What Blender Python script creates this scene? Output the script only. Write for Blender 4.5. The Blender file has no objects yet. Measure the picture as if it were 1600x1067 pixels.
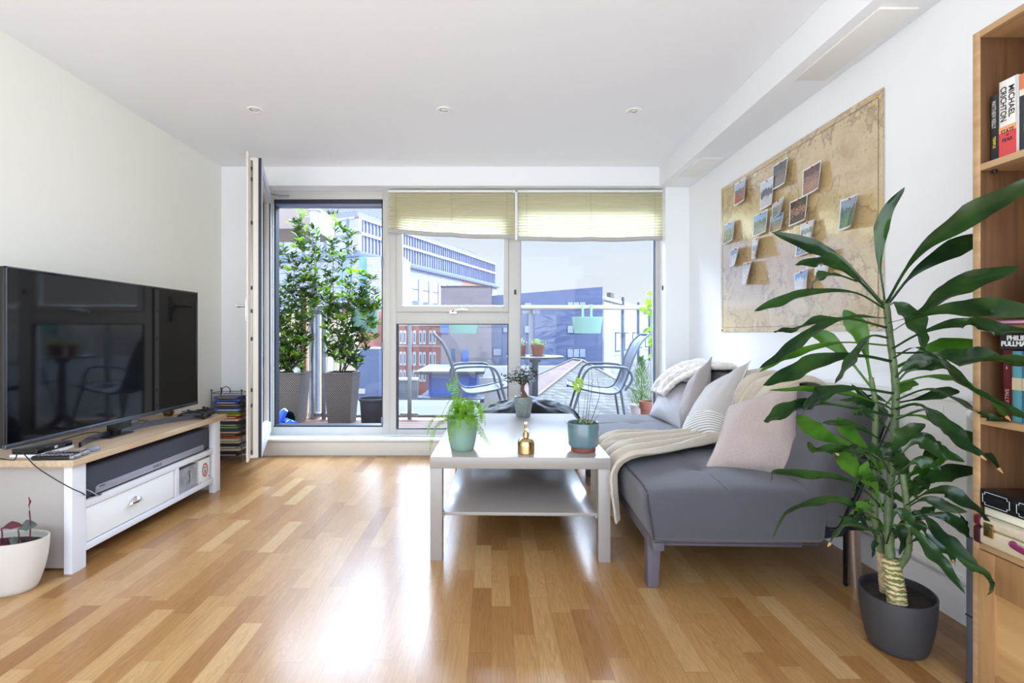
import bpy, bmesh, math, random
from mathutils import Vector, Matrix, noise, Euler
C = bpy.context.scene
random.seed(7)
PI = math.pi
R = math.radians
# ---------------------------------------------------------------- camera
F = 775.0; VX = 768.0; VY = 521.0; CH = 0.985
cam = bpy.data.cameras.new('camera'); co = bpy.data.objects.new('camera', cam)
C.collection.objects.link(co); C.camera = co
cam.sensor_width = 36; cam.lens = F/1600*36
cam.shift_x = (800-VX)/1600; cam.shift_y = -(533.5-VY)/1600
co.location = (0, 0, CH); co.rotation_euler = (PI/2, 0, 0)
cam.clip_end = 500; cam.clip_start = 0.05
# ---------------------------------------------------------------- world, sun, exposure
w = bpy.data.worlds.new('sky'); C.world = w; w.use_nodes = True
nt = w.node_tree; nt.nodes.clear()
def N(t, typ, **k):
    n = t.nodes.new(typ)
    for a, b in k.items(): setattr(n, a, b)
    return n
tc = N(nt, 'ShaderNodeTexCoord'); sp = N(nt, 'ShaderNodeSeparateXYZ'); nt.links.new(tc.outputs['Generated'], sp.inputs[0])
cr = N(nt, 'ShaderNodeValToRGB'); nt.links.new(sp.outputs['Z'], cr.inputs[0])
e = cr.color_ramp.elements
e[0].position = 0.0; e[0].color = (0.66, 0.72, 0.80, 1)
e[1].position = 1.0; e[1].color = (0.55, 0.72, 1.0, 1)
for p, c in ((0.004, (0.93, 0.96, 1.0, 1)), (0.10, (0.82, 0.91, 1.0, 1)), (0.30, (0.60, 0.76, 1.0, 1)), (0.6, (0.55, 0.72, 1.0, 1))):
    k = e.new(p); k.color = c
# wispy high cloud
nz = N(nt, 'ShaderNodeTexNoise'); nz.inputs['Scale'].default_value = 2.2; nz.inputs['Detail'].default_value = 5
mp = N(nt, 'ShaderNodeMapping'); mp.inputs['Scale'].default_value = (1, 1, 4)
nt.links.new(tc.outputs['Generated'], mp.inputs[0]); nt.links.new(mp.outputs[0], nz.inputs[0])
crn = N(nt, 'ShaderNodeValToRGB'); nt.links.new(nz.outputs[0], crn.inputs[0])
crn.color_ramp.elements[0].position = 0.45; crn.color_ramp.elements[1].position = 0.75
crn.color_ramp.elements[0].color = (0, 0, 0, 1); crn.color_ramp.elements[1].color = (0.5, 0.5, 0.5, 1)
mx = N(nt, 'ShaderNodeMixRGB'); nt.links.new(crn.outputs[0], mx.inputs[0]); nt.links.new(cr.outputs[0], mx.inputs[1]); mx.inputs[2].default_value = (0.98, 0.99, 1, 1)
bgn = N(nt, 'ShaderNodeBackground'); nt.links.new(mx.outputs[0], bgn.inputs[0])
# bright lobe added high in the sky ahead, out of view, lighting the room
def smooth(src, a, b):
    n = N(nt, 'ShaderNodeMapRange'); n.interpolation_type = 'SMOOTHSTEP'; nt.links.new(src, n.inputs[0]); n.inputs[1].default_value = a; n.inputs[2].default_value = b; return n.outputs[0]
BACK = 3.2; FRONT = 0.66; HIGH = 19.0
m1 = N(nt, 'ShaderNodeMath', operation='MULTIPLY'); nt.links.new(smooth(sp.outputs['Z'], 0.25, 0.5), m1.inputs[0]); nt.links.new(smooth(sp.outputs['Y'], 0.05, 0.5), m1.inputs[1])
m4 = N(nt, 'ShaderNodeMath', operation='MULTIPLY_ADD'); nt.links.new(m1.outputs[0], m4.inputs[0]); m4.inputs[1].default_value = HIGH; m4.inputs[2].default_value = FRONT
m5 = N(nt, 'ShaderNodeMath', operation='MULTIPLY_ADD'); nt.links.new(smooth(sp.outputs['Y'], 0.0, -0.4), m5.inputs[0]); m5.inputs[1].default_value = BACK-FRONT; nt.links.new(m4.outputs[0], m5.inputs[2])  # sky behind the camera raised above the rest as added room fill
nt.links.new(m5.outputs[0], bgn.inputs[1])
wo = N(nt, 'ShaderNodeOutputWorld'); nt.links.new(bgn.outputs[0], wo.inputs[0])
sun = bpy.data.lights.new('sun', 'SUN'); sun.energy = 2.6; sun.angle = R(1.2); sun.color = (1.0, 0.96, 0.88)
so = bpy.data.objects.new('sun', sun); C.collection.objects.link(so)
so.rotation_euler = Vector((0.62, -0.42, 0.75)).to_track_quat('Z', 'Y').to_euler()
C.view_settings.view_transform = 'Standard'; C.view_settings.look = 'None'
C.view_settings.exposure = 0.56; C.view_settings.gamma = 1; C.view_settings.use_curve_mapping = False

# ---------------------------------------------------------------- helpers
def X(px, y): return (px-VX)/F*y
def Z(py, y): return CH-(py-VY)/F*y
def P(px, py, y): return Vector((X(px, y), y, Z(py, y)))
def fy(py, z=0.0): return F*(CH-z)/(py-VY)          # depth of a point at height z seen at row py
def srgb(r, g, b):
    f = lambda v: (v/255/12.92) if v/255 <= 0.04045 else ((v/255+0.055)/1.055)**2.4
    return (f(r), f(g), f(b), 1)
MC = {}
def mat(name, col, rough=0.5, metal=0.0, noise_amt=0.0, noise_scale=30, bump=0.0, bump_scale=200, coat=0.0, coat_rough=0.1, sheen=0.0, trans=0.0, emit=None, stretch=None, spec=0.5, alpha=1.0, ior=1.5):
    if name in MC: return MC[name]
    m = bpy.data.materials.new(name); m.use_nodes = True; t = m.node_tree
    b = t.nodes['Principled BSDF']; b.inputs['Base Color'].default_value = col
    b.inputs['Roughness'].default_value = rough; b.inputs['Metallic'].default_value = metal
    b.inputs['Specular IOR Level'].default_value = spec; b.inputs['IOR'].default_value = ior
    b.inputs['Coat Weight'].default_value = coat; b.inputs['Coat Roughness'].default_value = coat_rough
    b.inputs['Sheen Weight'].default_value = sheen
    b.inputs['Transmission Weight'].default_value = trans
    if emit: b.inputs['Emission Color'].default_value = emit[0]; b.inputs['Emission Strength'].default_value = emit[1]
    if noise_amt or bump:
        tcn = N(t, 'ShaderNodeTexCoord'); mpn = N(t, 'ShaderNodeMapping')
        if stretch: mpn.inputs['Scale'].default_value = stretch
        t.links.new(tcn.outputs['Object'], mpn.inputs[0])
    if noise_amt:
        n = N(t, 'ShaderNodeTexNoise'); n.inputs['Scale'].default_value = noise_scale; n.inputs['Detail'].default_value = 6
        t.links.new(mpn.outputs[0], n.inputs[0])
        mr = N(t, 'ShaderNodeMapRange'); mr.inputs[1].default_value = 0.25; mr.inputs[2].default_value = 0.75
        mr.inputs[3].default_value = 1-noise_amt; mr.inputs[4].default_value = 1+noise_amt
        t.links.new(n.outputs[0], mr.inputs[0])
        v = N(t, 'ShaderNodeVectorMath', operation='SCALE'); v.inputs[0].default_value = col[:3]
        t.links.new(mr.outputs[0], v.inputs['Scale']); t.links.new(v.outputs[0], b.inputs['Base Color'])
    if bump:
        n2 = N(t, 'ShaderNodeTexNoise'); n2.inputs['Scale'].default_value = bump_scale; n2.inputs['Detail'].default_value = 4
        t.links.new(mpn.outputs[0], n2.inputs[0])
        bp = N(t, 'ShaderNodeBump'); bp.inputs['Strength'].default_value = bump; bp.inputs['Distance'].default_value = 0.01
        t.links.new(n2.outputs[0], bp.inputs['Height']); t.links.new(bp.outputs[0], b.inputs['Normal'])
    MC[name] = m
    return m
def leafmat(name, c1, c2, rough=0.4, transl=0.35, scale=14):
    if name in MC: return MC[name]
    m = bpy.data.materials.new(name); m.use_nodes = True; t = m.node_tree
    b = t.nodes['Principled BSDF']; out = t.nodes['Material Output']
    n = N(t, 'ShaderNodeTexNoise'); n.inputs['Scale'].default_value = scale; n.inputs['Detail'].default_value = 3
    tcn = N(t, 'ShaderNodeTexCoord'); t.links.new(tcn.outputs['Object'], n.inputs[0])
    r = N(t, 'ShaderNodeValToRGB'); t.links.new(n.outputs[0], r.inputs[0])
    r.color_ramp.elements[0].position = 0.35; r.color_ramp.elements[1].position = 0.65
    r.color_ramp.elements[0].color = c1; r.color_ramp.elements[1].color = c2
    t.links.new(r.outputs[0], b.inputs['Base Color']); b.inputs['Roughness'].default_value = rough
    tr = N(t, 'ShaderNodeBsdfTranslucent')
    g = N(t, 'ShaderNodeVectorMath', operation='MULTIPLY'); t.links.new(r.outputs[0], g.inputs[0]); g.inputs[1].default_value = (1.7, 2.0, 0.8)
    t.links.new(g.outputs[0], tr.inputs[0])
    ms = N(t, 'ShaderNodeMixShader'); ms.inputs[0].default_value = transl
    t.links.new(b.outputs[0], ms.inputs[1]); t.links.new(tr.outputs[0], ms.inputs[2]); t.links.new(ms.outputs[0], out.inputs[0])
    MC[name] = m
    return m
def glassmat(name, tint=(0.985, 0.99, 0.99, 1), rough=0.0, ior=1.22):
    if name in MC: return MC[name]
    m = bpy.data.materials.new(name); m.use_nodes = True; t = m.node_tree; t.nodes.clear()
    o = N(t, 'ShaderNodeOutputMaterial'); tr = N(t, 'ShaderNodeBsdfTransparent'); tr.inputs[0].default_value = tint
    gl = N(t, 'ShaderNodeBsdfGlossy'); gl.inputs['Roughness'].default_value = rough
    fr = N(t, 'ShaderNodeFresnel'); fr.inputs[0].default_value = ior; ms = N(t, 'ShaderNodeMixShader')
    t.links.new(fr.outputs[0], ms.inputs[0]); t.links.new(tr.outputs[0], ms.inputs[1]); t.links.new(gl.outputs[0], ms.inputs[2]); t.links.new(ms.outputs[0], o.inputs[0])
    MC[name] = m
    return m

class MB:
    """collects shapes into one mesh"""
    def __init__(s): s.bm = bmesh.new(); s.uv = None
    def box(s, x0, x1, y0, y1, z0, z1, bev=0.0, M=None, seg=2):
        t = bmesh.new(); bmesh.ops.create_cube(t, size=1)
        for v in t.verts: v.co = Vector(((x0+x1)/2+v.co.x*(x1-x0), (y0+y1)/2+v.co.y*(y1-y0), (z0+z1)/2+v.co.z*(z1-z0)))
        if bev: bmesh.ops.bevel(t, geom=t.edges[:], offset=bev, segments=seg, affect='EDGES', profile=0.5)
        return s.add(t, M)
    def add(s, t, M=None):
        if M is not None: bmesh.ops.transform(t, matrix=M, verts=t.verts)
        me = bpy.data.meshes.new('tmp'); t.to_mesh(me); t.free(); s.bm.from_mesh(me); bpy.data.meshes.remove(me)
        return s
    def lathe(s, prof, cx=0, cy=0, n=32, sx=1, sy=1, rot=0, closed=False):
        rings = []
        cr_, sr_ = math.cos(rot), math.sin(rot)
        for r, z in prof:
            ring = []
            for i in range(n):
                a = 2*PI*i/n; x = r*sx*math.cos(a); y = r*sy*math.sin(a)
                ring.append(s.bm.verts.new((cx+x*cr_-y*sr_, cy+x*sr_+y*cr_, z)))
            rings.append(ring)
        for a, b in zip(rings, rings[1:]):
            for i in range(n): s.bm.faces.new((a[i], a[(i+1) % n], b[(i+1) % n], b[i]))
        if prof[0][0] > 1e-6: s.bm.faces.new(rings[0][::-1])
        if prof[-1][0] > 1e-6 and not closed: s.bm.faces.new(rings[-1])
        return s
    def tube(s, pts, r, n=8, r2=None, caps=True, closed=False):
        pts = [Vector(p) for p in pts]; rings = []; m = len(pts)
        up = Vector((0.13, 0.21, 1)).normalized(); prev = None
        for i, p in enumerate(pts):
            if closed: t = pts[(i+1) % m]-pts[i-1]
            else: t = pts[min(i+1, m-1)]-pts[max(i-1, 0)]
            if t.length < 1e-9: t = Vector((0, 0, 1))
            t.normalize()
            if prev is None: a = t.cross(up); a = a if a.length > 1e-3 else t.cross(Vector((1, 0, 0)))
            else: a = prev - t*prev.dot(t); a = a if a.length > 1e-6 else t.cross(up)
            a.normalize(); b = t.cross(a); prev = a
            rr = (r(i/(m-1)) if callable(r) else (r if r2 is None else r+(r2-r)*i/(m-1)))
            rings.append([s.bm.verts.new(p+a*rr*math.cos(2*PI*k/n)+b*rr*math.sin(2*PI*k/n)) for k in range(n)])
        prs = list(zip(rings, rings[1:]))
        if closed: prs.append((rings[-1], rings[0]))
        for a, b in prs:
            for k in range(n): s.bm.faces.new((a[k], a[(k+1) % n], b[(k+1) % n], b[k]))
        if caps and not closed: s.bm.faces.new(rings[0][::-1]); s.bm.faces.new(rings[-1])
        return s
    def cyl(s, p0, p1, r, n=20, r2=None): return s.tube([p0, p1], r, n, r2)
    def disc(s, c, nrm, r, n=24):
        nrm = Vector(nrm).normalized(); return s.tube([Vector(c), Vector(c)+nrm*0.0008], r, n)
    def ball(s, c, r, sc=(1, 1, 1), seg=16, M=None):
        t = bmesh.new(); bmesh.ops.create_uvsphere(t, u_segments=seg, v_segments=max(6, seg//2), radius=1)
        for v in t.verts: v.co = Vector((v.co.x*r*sc[0], v.co.y*r*sc[1], v.co.z*r*sc[2]))
        if M is not None: bmesh.ops.transform(t, matrix=M, verts=t.verts)
        for v in t.verts: v.co += Vector(c)
        return s.add(t)
    def grid(s, fn, nu, nv, closed_u=False):
        vs = [[s.bm.verts.new(fn(i/nu, j/nv)) for j in range(nv+1)] for i in range(nu+(0 if closed_u else 1))]
        k = len(vs)
        for i in range(nu):
            a = vs[i]; b = vs[(i+1) % k]
            for j in range(nv): s.bm.faces.new((a[j], b[j], b[j+1], a[j+1]))
        return s
    def poly(s, pts): s.bm.faces.new([s.bm.verts.new(p) for p in pts]); return s
    def prism(s, poly, axis, a0, a1, bev=0.0, seg=2):
        """polygon (list of 2d) extruded along axis: 'y' -> poly is (x,z); 'x' -> (y,z); 'z' -> (x,y)"""
        t = bmesh.new()
        def mk(p, a): return {'y': (p[0], a, p[1]), 'x': (a, p[0], p[1]), 'z': (p[0], p[1], a)}[axis]
        A = [t.verts.new(mk(p, a0)) for p in poly]; B = [t.verts.new(mk(p, a1)) for p in poly]; n = len(poly)
        t.faces.new(A); t.faces.new(B[::-1])
        for i in range(n): t.faces.new((A[i], B[i], B[(i+1) % n], A[(i+1) % n]))
        bmesh.ops.recalc_face_normals(t, faces=t.faces)
        if bev: bmesh.ops.bevel(t, geom=t.edges[:], offset=bev, segments=seg, affect='EDGES', profile=0.5)
        return s.add(t)
    def build(s, name, m, parent=None, world=False, ang=35, smooth=True, recalc=True):
        if recalc: bmesh.ops.recalc_face_normals(s.bm, faces=s.bm.faces)
        if world and parent is not None:
            off = Vector(ROOT[parent.name]); bmesh.ops.translate(s.bm, verts=s.bm.verts, vec=-off)
        me = bpy.data.meshes.new(name); s.bm.to_mesh(me); s.bm.free()
        if smooth:
            for p in me.polygons: p.use_smooth = True
            me.set_sharp_from_angle(angle=R(ang))
        for mm in (m if isinstance(m, (list, tuple)) else [m]): me.materials.append(mm)
        o = bpy.data.objects.new(name, me); C.collection.objects.link(o)
        if parent is not None:
            o.parent = parent; ROOT[o.name] = ROOT[parent.name]
        else: ROOT[o.name] = (0, 0, 0)
        return o
ROOT = {}
def rebase(o, loc):
    """move a single-mesh thing's origin to its base"""
    loc = Vector(loc); o.data.transform(Matrix.Translation(-loc)); o.location = loc; ROOT[o.name] = tuple(loc)
    return o
def tag(o, label, cat, group=None, kind=None):
    o['label'] = label; o['category'] = cat
    if group: o['group'] = group
    if kind: o['kind'] = kind
    return o
def thing(name, label, cat, loc=(0, 0, 0), rotz=0.0, group=None):
    o = bpy.data.objects.new(name, None); C.collection.objects.link(o); o.location = loc; o.rotation_euler = (0, 0, rotz)
    o.empty_display_size = 0.05; ROOT[o.name] = tuple(loc)
    return tag(o, label, cat, group)
def struct(o): o['kind'] = 'structure'; return o
def copy_tree(o, parent=None):
    c = o.copy(); C.collection.objects.link(c)
    if parent is not None: c.parent = parent
    ROOT[c.name] = ROOT.get(o.name, (0, 0, 0))
    for ch in list(o.children): copy_tree(ch, c)
    return c
def text_mesh(txt, size, M, name, m, parent, world=False, bold=0.0, ext=0.0006, align='CENTER', sx=1.0, lines=1.0):
    cu = bpy.data.curves.new('t', 'FONT'); cu.body = txt; cu.size = size; cu.align_x = align; cu.align_y = 'CENTER'
    cu.extrude = ext; cu.offset = bold; cu.space_line = lines
    ob = bpy.data.objects.new('t', cu); C.collection.objects.link(ob)
    dg = bpy.context.evaluated_depsgraph_get(); me = bpy.data.meshes.new_from_object(ob.evaluated_get(dg))
    bpy.data.objects.remove(ob)
    me.transform(M @ Matrix.Diagonal((sx, 1, 1, 1)))
    if world: me.transform(Matrix.Translation(-Vector(ROOT[parent.name])))
    me.materials.clear(); me.materials.append(m)
    me.name = name; o = bpy.data.objects.new(name, me); C.collection.objects.link(o); o.parent = parent; ROOT[o.name] = ROOT[parent.name]
    return o
def basis(x, y, loc):
    """matrix with local x, y axes along the given vectors"""
    x = Vector(x).normalized(); y = Vector(y); y = (y-x*y.dot(x)).normalized(); z = x.cross(y)
    M = Matrix((x, y, z)).transposed().to_4x4(); M.translation = Vector(loc); return M
def cat_rom(pts, n):
    pts = [Vector(p) for p in pts]; q = [pts[0]*2-pts[1]]+pts+[pts[-1]*2-pts[-2]]; out = []
    m = len(pts)-1
    for i in range(n+1):
        t = i/n*m; k = min(int(t), m-1); u = t-k; a, b, c, d = q[k:k+4]
        out.append(0.5*((2*b)+(c-a)*u+(2*a-5*b+4*c-d)*u*u+(3*b-a-3*c+d)*u**3))
    return out
def nz3(p, s=1.0): return noise.noise(Vector(p)*s)
def ribbon_leaf(mb, pts, width, tilt=0.3, fold=0.25, wave=0.0, n=14, base=0.12, tipw=0.0, ref=Vector((0, 1, 0)), peak=0.5, petiole=0.0):
    """leaf blade along a curve; seen broad from direction ref, rolled by tilt"""
    q = cat_rom(pts, n); rows = []
    ph = random.random()*10
    for i, p in enumerate(q):
        t = (q[min(i+1, n)]-q[max(i-1, 0)]).normalized()
        sd = t.cross(ref)
        if sd.length < 0.05: sd = t.cross(Vector((1, 0, 0)))
        sd.normalize(); nn = sd.cross(t)
        d = sd*math.cos(tilt)+nn*math.sin(tilt); up = d.cross(t)
        if up.z < 0: up = -up
        u = max(0.0, (i/n-petiole)/(1-petiole))
        f = (u/peak)**1.3 if u < peak else ((1-u)/(1-peak))**0.75
        wd = width/2*max(base*(1-u), min(1, f)**0.8)
        wv = 1.6*wave*math.sin(u*21+ph)*wd; wv2 = 1.6*wave*math.sin(u*18+ph+2)*wd
        rows.append([mb.bm.verts.new(p+d*wd+up*(fold*wd+wv)), mb.bm.verts.new(p+d*wd*0.5+up*(fold*wd*0.35)), mb.bm.verts.new(p),
                     mb.bm.verts.new(p-d*wd*0.5+up*(fold*wd*0.35)), mb.bm.verts.new(p-d*wd+up*(fold*wd+wv2))])
    for a, b in zip(rows, rows[1:]):
        for k in range(4): mb.bm.faces.new((a[k], a[k+1], b[k+1], b[k]))
def small_leaf(mb, p, d, up, L, W, curl=0.1):
    d = Vector(d).normalized(); up = Vector(up); sd = d.cross(up)
    if sd.length < 1e-3: sd = d.cross(Vector((1, 0, 0.3)))
    sd.normalize(); up = sd.cross(d)
    v = mb.bm.verts.new
    a = v(p); b1 = v(p+d*L*0.35+sd*W/2+up*curl*L*0.4); b2 = v(p+d*L*0.35-sd*W/2+up*curl*L*0.4); m = v(p+d*L*0.4)
    c1 = v(p+d*L*0.72+sd*W*0.42+up*curl*L*0.2); c2 = v(p+d*L*0.72-sd*W*0.42+up*curl*L*0.2); m2 = v(p+d*L*0.75-up*curl*L*0.3); e_ = v(p+d*L-up*curl*L*0.9)
    f = mb.bm.faces.new
    f((a, b1, m)); f((a, m, b2)); f((b1, c1, m2, m)); f((m, m2, c2, b2)); f((c1, e_, m2)); f((m2, e_, c2))

# ---------------------------------------------------------------- materials of the room
M_wall = mat('wall_paint', srgb(247, 248, 249), 0.75, bump=0.04, bump_scale=180)
M_ceil = mat('ceiling_paint', srgb(247, 248, 250), 0.8)
M_white = mat('white_satin', srgb(240, 240, 238), 0.35)
M_frame = mat('window_frame_paint', srgb(208, 206, 200), 0.4)
M_framedark = mat('dark_gasket', srgb(45, 50, 62), 0.5)
M_alu = mat('grey_aluminium', srgb(120, 128, 145), 0.4, 0.6)
M_steel = mat('steel', srgb(190, 192, 196), 0.3, 1.0)
M_chrome = mat('chrome', srgb(225, 225, 228), 0.08, 1.0)
M_black = mat('black_plastic', srgb(18, 18, 20), 0.35)
M_glass = glassmat('window_glass')

def wood(name, cols, sx=60, sy=3, rough=0.4, axis='Y', coat=0.0):
    if name in MC: return MC[name]
    m = bpy.data.materials.new(name); m.use_nodes = True; t = m.node_tree; b = t.nodes['Principled BSDF']
    tcn = N(t, 'ShaderNodeTexCoord'); mpn = N(t, 'ShaderNodeMapping')
    mpn.inputs['Scale'].default_value = {'Y': (sx, sy, sx), 'X': (sy, sx, sx), 'Z': (sx, sx, sy)}[axis]
    t.links.new(tcn.outputs['Object'], mpn.inputs[0])
    n = N(t, 'ShaderNodeTexNoise'); n.inputs['Scale'].default_value = 1; n.inputs['Detail'].default_value = 5; n.inputs['Distortion'].default_value = 0.6
    t.links.new(mpn.outputs[0], n.inputs[0]); r = N(t, 'ShaderNodeValToRGB'); t.links.new(n.outputs[0], r.inputs[0])
    r.color_ramp.elements[0].position = 0.3; r.color_ramp.elements[1].position = 0.7
    r.color_ramp.elements[0].color = cols[0]; r.color_ramp.elements[1].color = cols[1]
    t.links.new(r.outputs[0], b.inputs['Base Color']); b.inputs['Roughness'].default_value = rough; b.inputs['Coat Weight'].default_value = coat
    MC[name] = m
    return m
def floor_mat():
    m = bpy.data.materials.new('oak_parquet'); m.use_nodes = True; t = m.node_tree; b = t.nodes['Principled BSDF']; L = t.links.new
    g = N(t, 'ShaderNodeNewGeometry'); s = N(t, 'ShaderNodeSeparateXYZ'); L(g.outputs['Position'], s.inputs[0])
    def ma(op, a, bb=None, c=None):
        n = N(t, 'ShaderNodeMath', operation=op)
        for i, v in enumerate((a, bb, c)):
            if v is None: continue
            if isinstance(v, (int, float)): n.inputs[i].default_value = v
            else: L(v, n.inputs[i])
        return n.outputs[0]
    u = ma('DIVIDE', s.outputs['X'], 0.0705); col = ma('FLOOR', u); fu = ma('FRACT', u)
    wn = N(t, 'ShaderNodeTexWhiteNoise', noise_dimensions='1D'); L(col, wn.inputs['W'])
    ln = ma('MULTIPLY_ADD', wn.outputs['Value'], 0.18, 0.36)
    v = ma('DIVIDE', ma('MULTIPLY_ADD', wn.outputs['Value'], 7.3, s.outputs['Y']), ln); row = ma('FLOOR', v); fv = ma('FRACT', v)
    cb = N(t, 'ShaderNodeCombineXYZ'); L(col, cb.inputs[0]); L(row, cb.inputs[1])
    w2 = N(t, 'ShaderNodeTexWhiteNoise', noise_dimensions='2D'); L(cb.outputs[0], w2.inputs['Vector'])
    r = N(t, 'ShaderNodeValToRGB'); L(w2.outputs['Value'], r.inputs[0]); e = r.color_ramp.elements
    e[0].position = 0; e[0].color = srgb(146, 99, 52); e[1].position = 1; e[1].color = srgb(192, 154, 104)
    for p, c in ((0.12, srgb(160, 113, 63)), (0.5, srgb(169, 124, 72)), (0.85, srgb(178, 135, 84))): k = e.new(p); k.color = c
    # grain: per-strip offset, long along y
    cg = N(t, 'ShaderNodeCombineXYZ'); L(ma('MULTIPLY', s.outputs['X'], 34), cg.inputs[0]); L(ma('MULTIPLY', s.outputs['Y'], 1.6), cg.inputs[1]); L(ma('MULTIPLY', w2.outputs['Value'], 60), cg.inputs[2])
    ng = N(t, 'ShaderNodeTexNoise'); L(cg.outputs[0], ng.inputs[0]); ng.inputs['Scale'].default_value = 1.0; ng.inputs['Detail'].default_value = 4; ng.inputs['Distortion'].default_value = 1.2
    # ring lines of the grain
    rl = ma('SINE', ma('MULTIPLY', ng.outputs[0], 75.0))
    gr = ma('MULTIPLY_ADD', rl, 0.11, 0.95)
    cf = N(t, 'ShaderNodeCombineXYZ'); L(ma('MULTIPLY', s.outputs['X'], 420), cf.inputs[0]); L(ma('MULTIPLY', s.outputs['Y'], 14), cf.inputs[1]); L(w2.outputs['Value'], cf.inputs[2])
    nf = N(t, 'ShaderNodeTexNoise'); L(cf.outputs[0], nf.inputs[0]); nf.inputs['Scale'].default_value = 1.0; nf.inputs['Detail'].default_value = 2
    gr2 = ma('MULTIPLY', gr, ma('MULTIPLY_ADD', nf.outputs[0], 0.16, 0.92))
    ed = ma('LESS_THAN', ma('ABSOLUTE', ma('SUBTRACT', fu, 0.5)), 0.488)
    ed2 = ma('LESS_THAN', ma('ABSOLUTE', ma('SUBTRACT', fv, 0.5)), 0.497)
    edm = ma('MULTIPLY_ADD', ma('MULTIPLY', ed, ed2), 0.2, 0.8)
    sc = N(t, 'ShaderNodeVectorMath', operation='SCALE'); L(r.outputs[0], sc.inputs[0]); L(ma('MULTIPLY', gr2, edm), sc.inputs['Scale'])
    L(sc.outputs[0], b.inputs['Base Color']); b.inputs['Roughness'].default_value = 0.34; b.inputs['Specular IOR Level'].default_value = 0.3
    b.inputs['Coat Weight'].default_value = 0.42; b.inputs['Coat Roughness'].default_value = 0.2
    bp = N(t, 'ShaderNodeBump'); bp.inputs['Strength'].default_value = 0.05; bp.inputs['Distance'].default_value = 0.002
    n3 = N(t, 'ShaderNodeTexNoise'); n3.inputs['Scale'].default_value = 9; L(g.outputs['Position'], n3.inputs[0])
    L(n3.outputs[0], bp.inputs['Height']); L(bp.outputs[0], b.inputs['Coat Normal'])
    return m

# ================================================================ SETTING
XL, XR, YF, YB, ZC = -2.178, 1.595, 4.0, -0.3, 2.33
YW = 4.15                                   # plane of the window frames
struct(MB().box(XL-0.15, XR+0.15, YB, YF+0.02, -0.12, 0).build('floor', floor_mat()))
struct(MB().box(XL-0.15, XR+0.15, YB, 4.28, ZC, ZC+0.15).build('ceiling', M_ceil))
struct(MB().box(XL-0.15, XL, YB, 4.28, 0, ZC).build('wall_left', mat('cream_wall_paint', srgb(249, 248, 240), 0.75, bump=0.04, bump_scale=180)))
struct(MB().box(XR, XR+0.15, YB, 4.28, 0, ZC).build('wall_right', M_wall))
OX0, OX1, OZ1 = -1.885, 1.404, 2.177
struct(MB().box(XL, OX0, YF, 4.28, 0, ZC).box(OX1, XR, YF, 4.28, 0, ZC).box(OX0, OX1, YF, 4.28, OZ1, ZC).box(OX0, OX1, YF+0.02, 4.28, 0, 0.118).build('wall_far', M_wall))
# our own block's outside face above, below and beside the flat
struct(MB().box(-24, XL-0.15, 4.13, 4.27, -9, 16).box(XR+0.15, 24, 4.13, 4.27, -9, 16).box(XL-0.15, XR+0.15, 4.13, 4.27, ZC+0.15, 16).box(XL-0.15, XR+0.15, 4.13, 4.27, -9, -0.12).build('wall_outside', mat('facade_render', srgb(206, 200, 190), 0.8)))
struct(MB().box(1.352, XR, YB, YF, 2.166, ZC, 0.002).build('ceiling_bulkhead', M_wall))
struct(MB().box(OX0, OX1, 3.985, YW, 0.116, 0.134, 0.003).build('trim_1', M_white))       # window board
struct(MB().box(OX0, OX1, YF+0.004, YF+0.02, 0.0, 0.108, 0.002).build('trim_2', mat('cream_panel', srgb(232, 226, 214), 0.5)))

# ---- window frames
YO = 4.23
def fx(px): return X(px, YW)
def fz(py): return Z(py, YW)
win = MB()
D0, D1 = fx(427), fx(598)                    # clear door opening
W0, W1 = fx(619), fx(795); V0, V1 = fx(813), fx(1024)
ZB, ZT = 0.134, OZ1
dzb, dzt = fz(667), fz(311)
door_frame = MB()
door_frame.box(OX0, D0, YW, YO, ZB, ZT, 0.003).box(D1, fx(609), YW, YO, ZB, ZT, 0.003).box(D0, D1, YW, YO, ZB, dzb, 0.003).box(D0, D1, YW, YO, dzt, ZT, 0.003)
dr = struct(door_frame.build('door_1', M_frame))
g = MB(); t_ = 0.012
g.box(D0, D0+t_, YW+0.02, YO+0.01, dzb, dzt).box(D1-t_*0.9, D1, YW+0.012, YO+0.01, dzb, dzt).box(D0, D1, YW+0.012, YO+0.01, dzt-0.03, dzt).box(D0, D1, YW+0.005, YO+0.03, dzb-0.008, dzb+0.012)
g.build('door_gasket', M_framedark, dr)
MB().box(D0, D1, YW+0.03, YO+0.03, dzt-0.052, dzt-0.028, 0.002).build('drip_bar', mat('blue_grey_bar', srgb(140, 148, 175), 0.5), dr)
MB().box(D1-0.014, D1+0.004, YW-0.006, YW, fz(548), fz(535), 0.001).box(D1-0.014, D1+0.004, YW-0.006, YW, fz(663), fz(652), 0.001).box(D1-0.012, D1+0.006, YW-0.006, YW, fz(417), fz(402), 0.001).build('keep_plate', M_alu, dr)
# closing arm of the door above the opening
MB().tube([P(421, 301, 4.12), P(437, 306.5, 4.13)], 0.005, 8).tube([P(437, 306.5, 4.13), P(451, 306, 4.135)], 0.008, 8).build('restrictor_arm', M_steel, dr)
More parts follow.
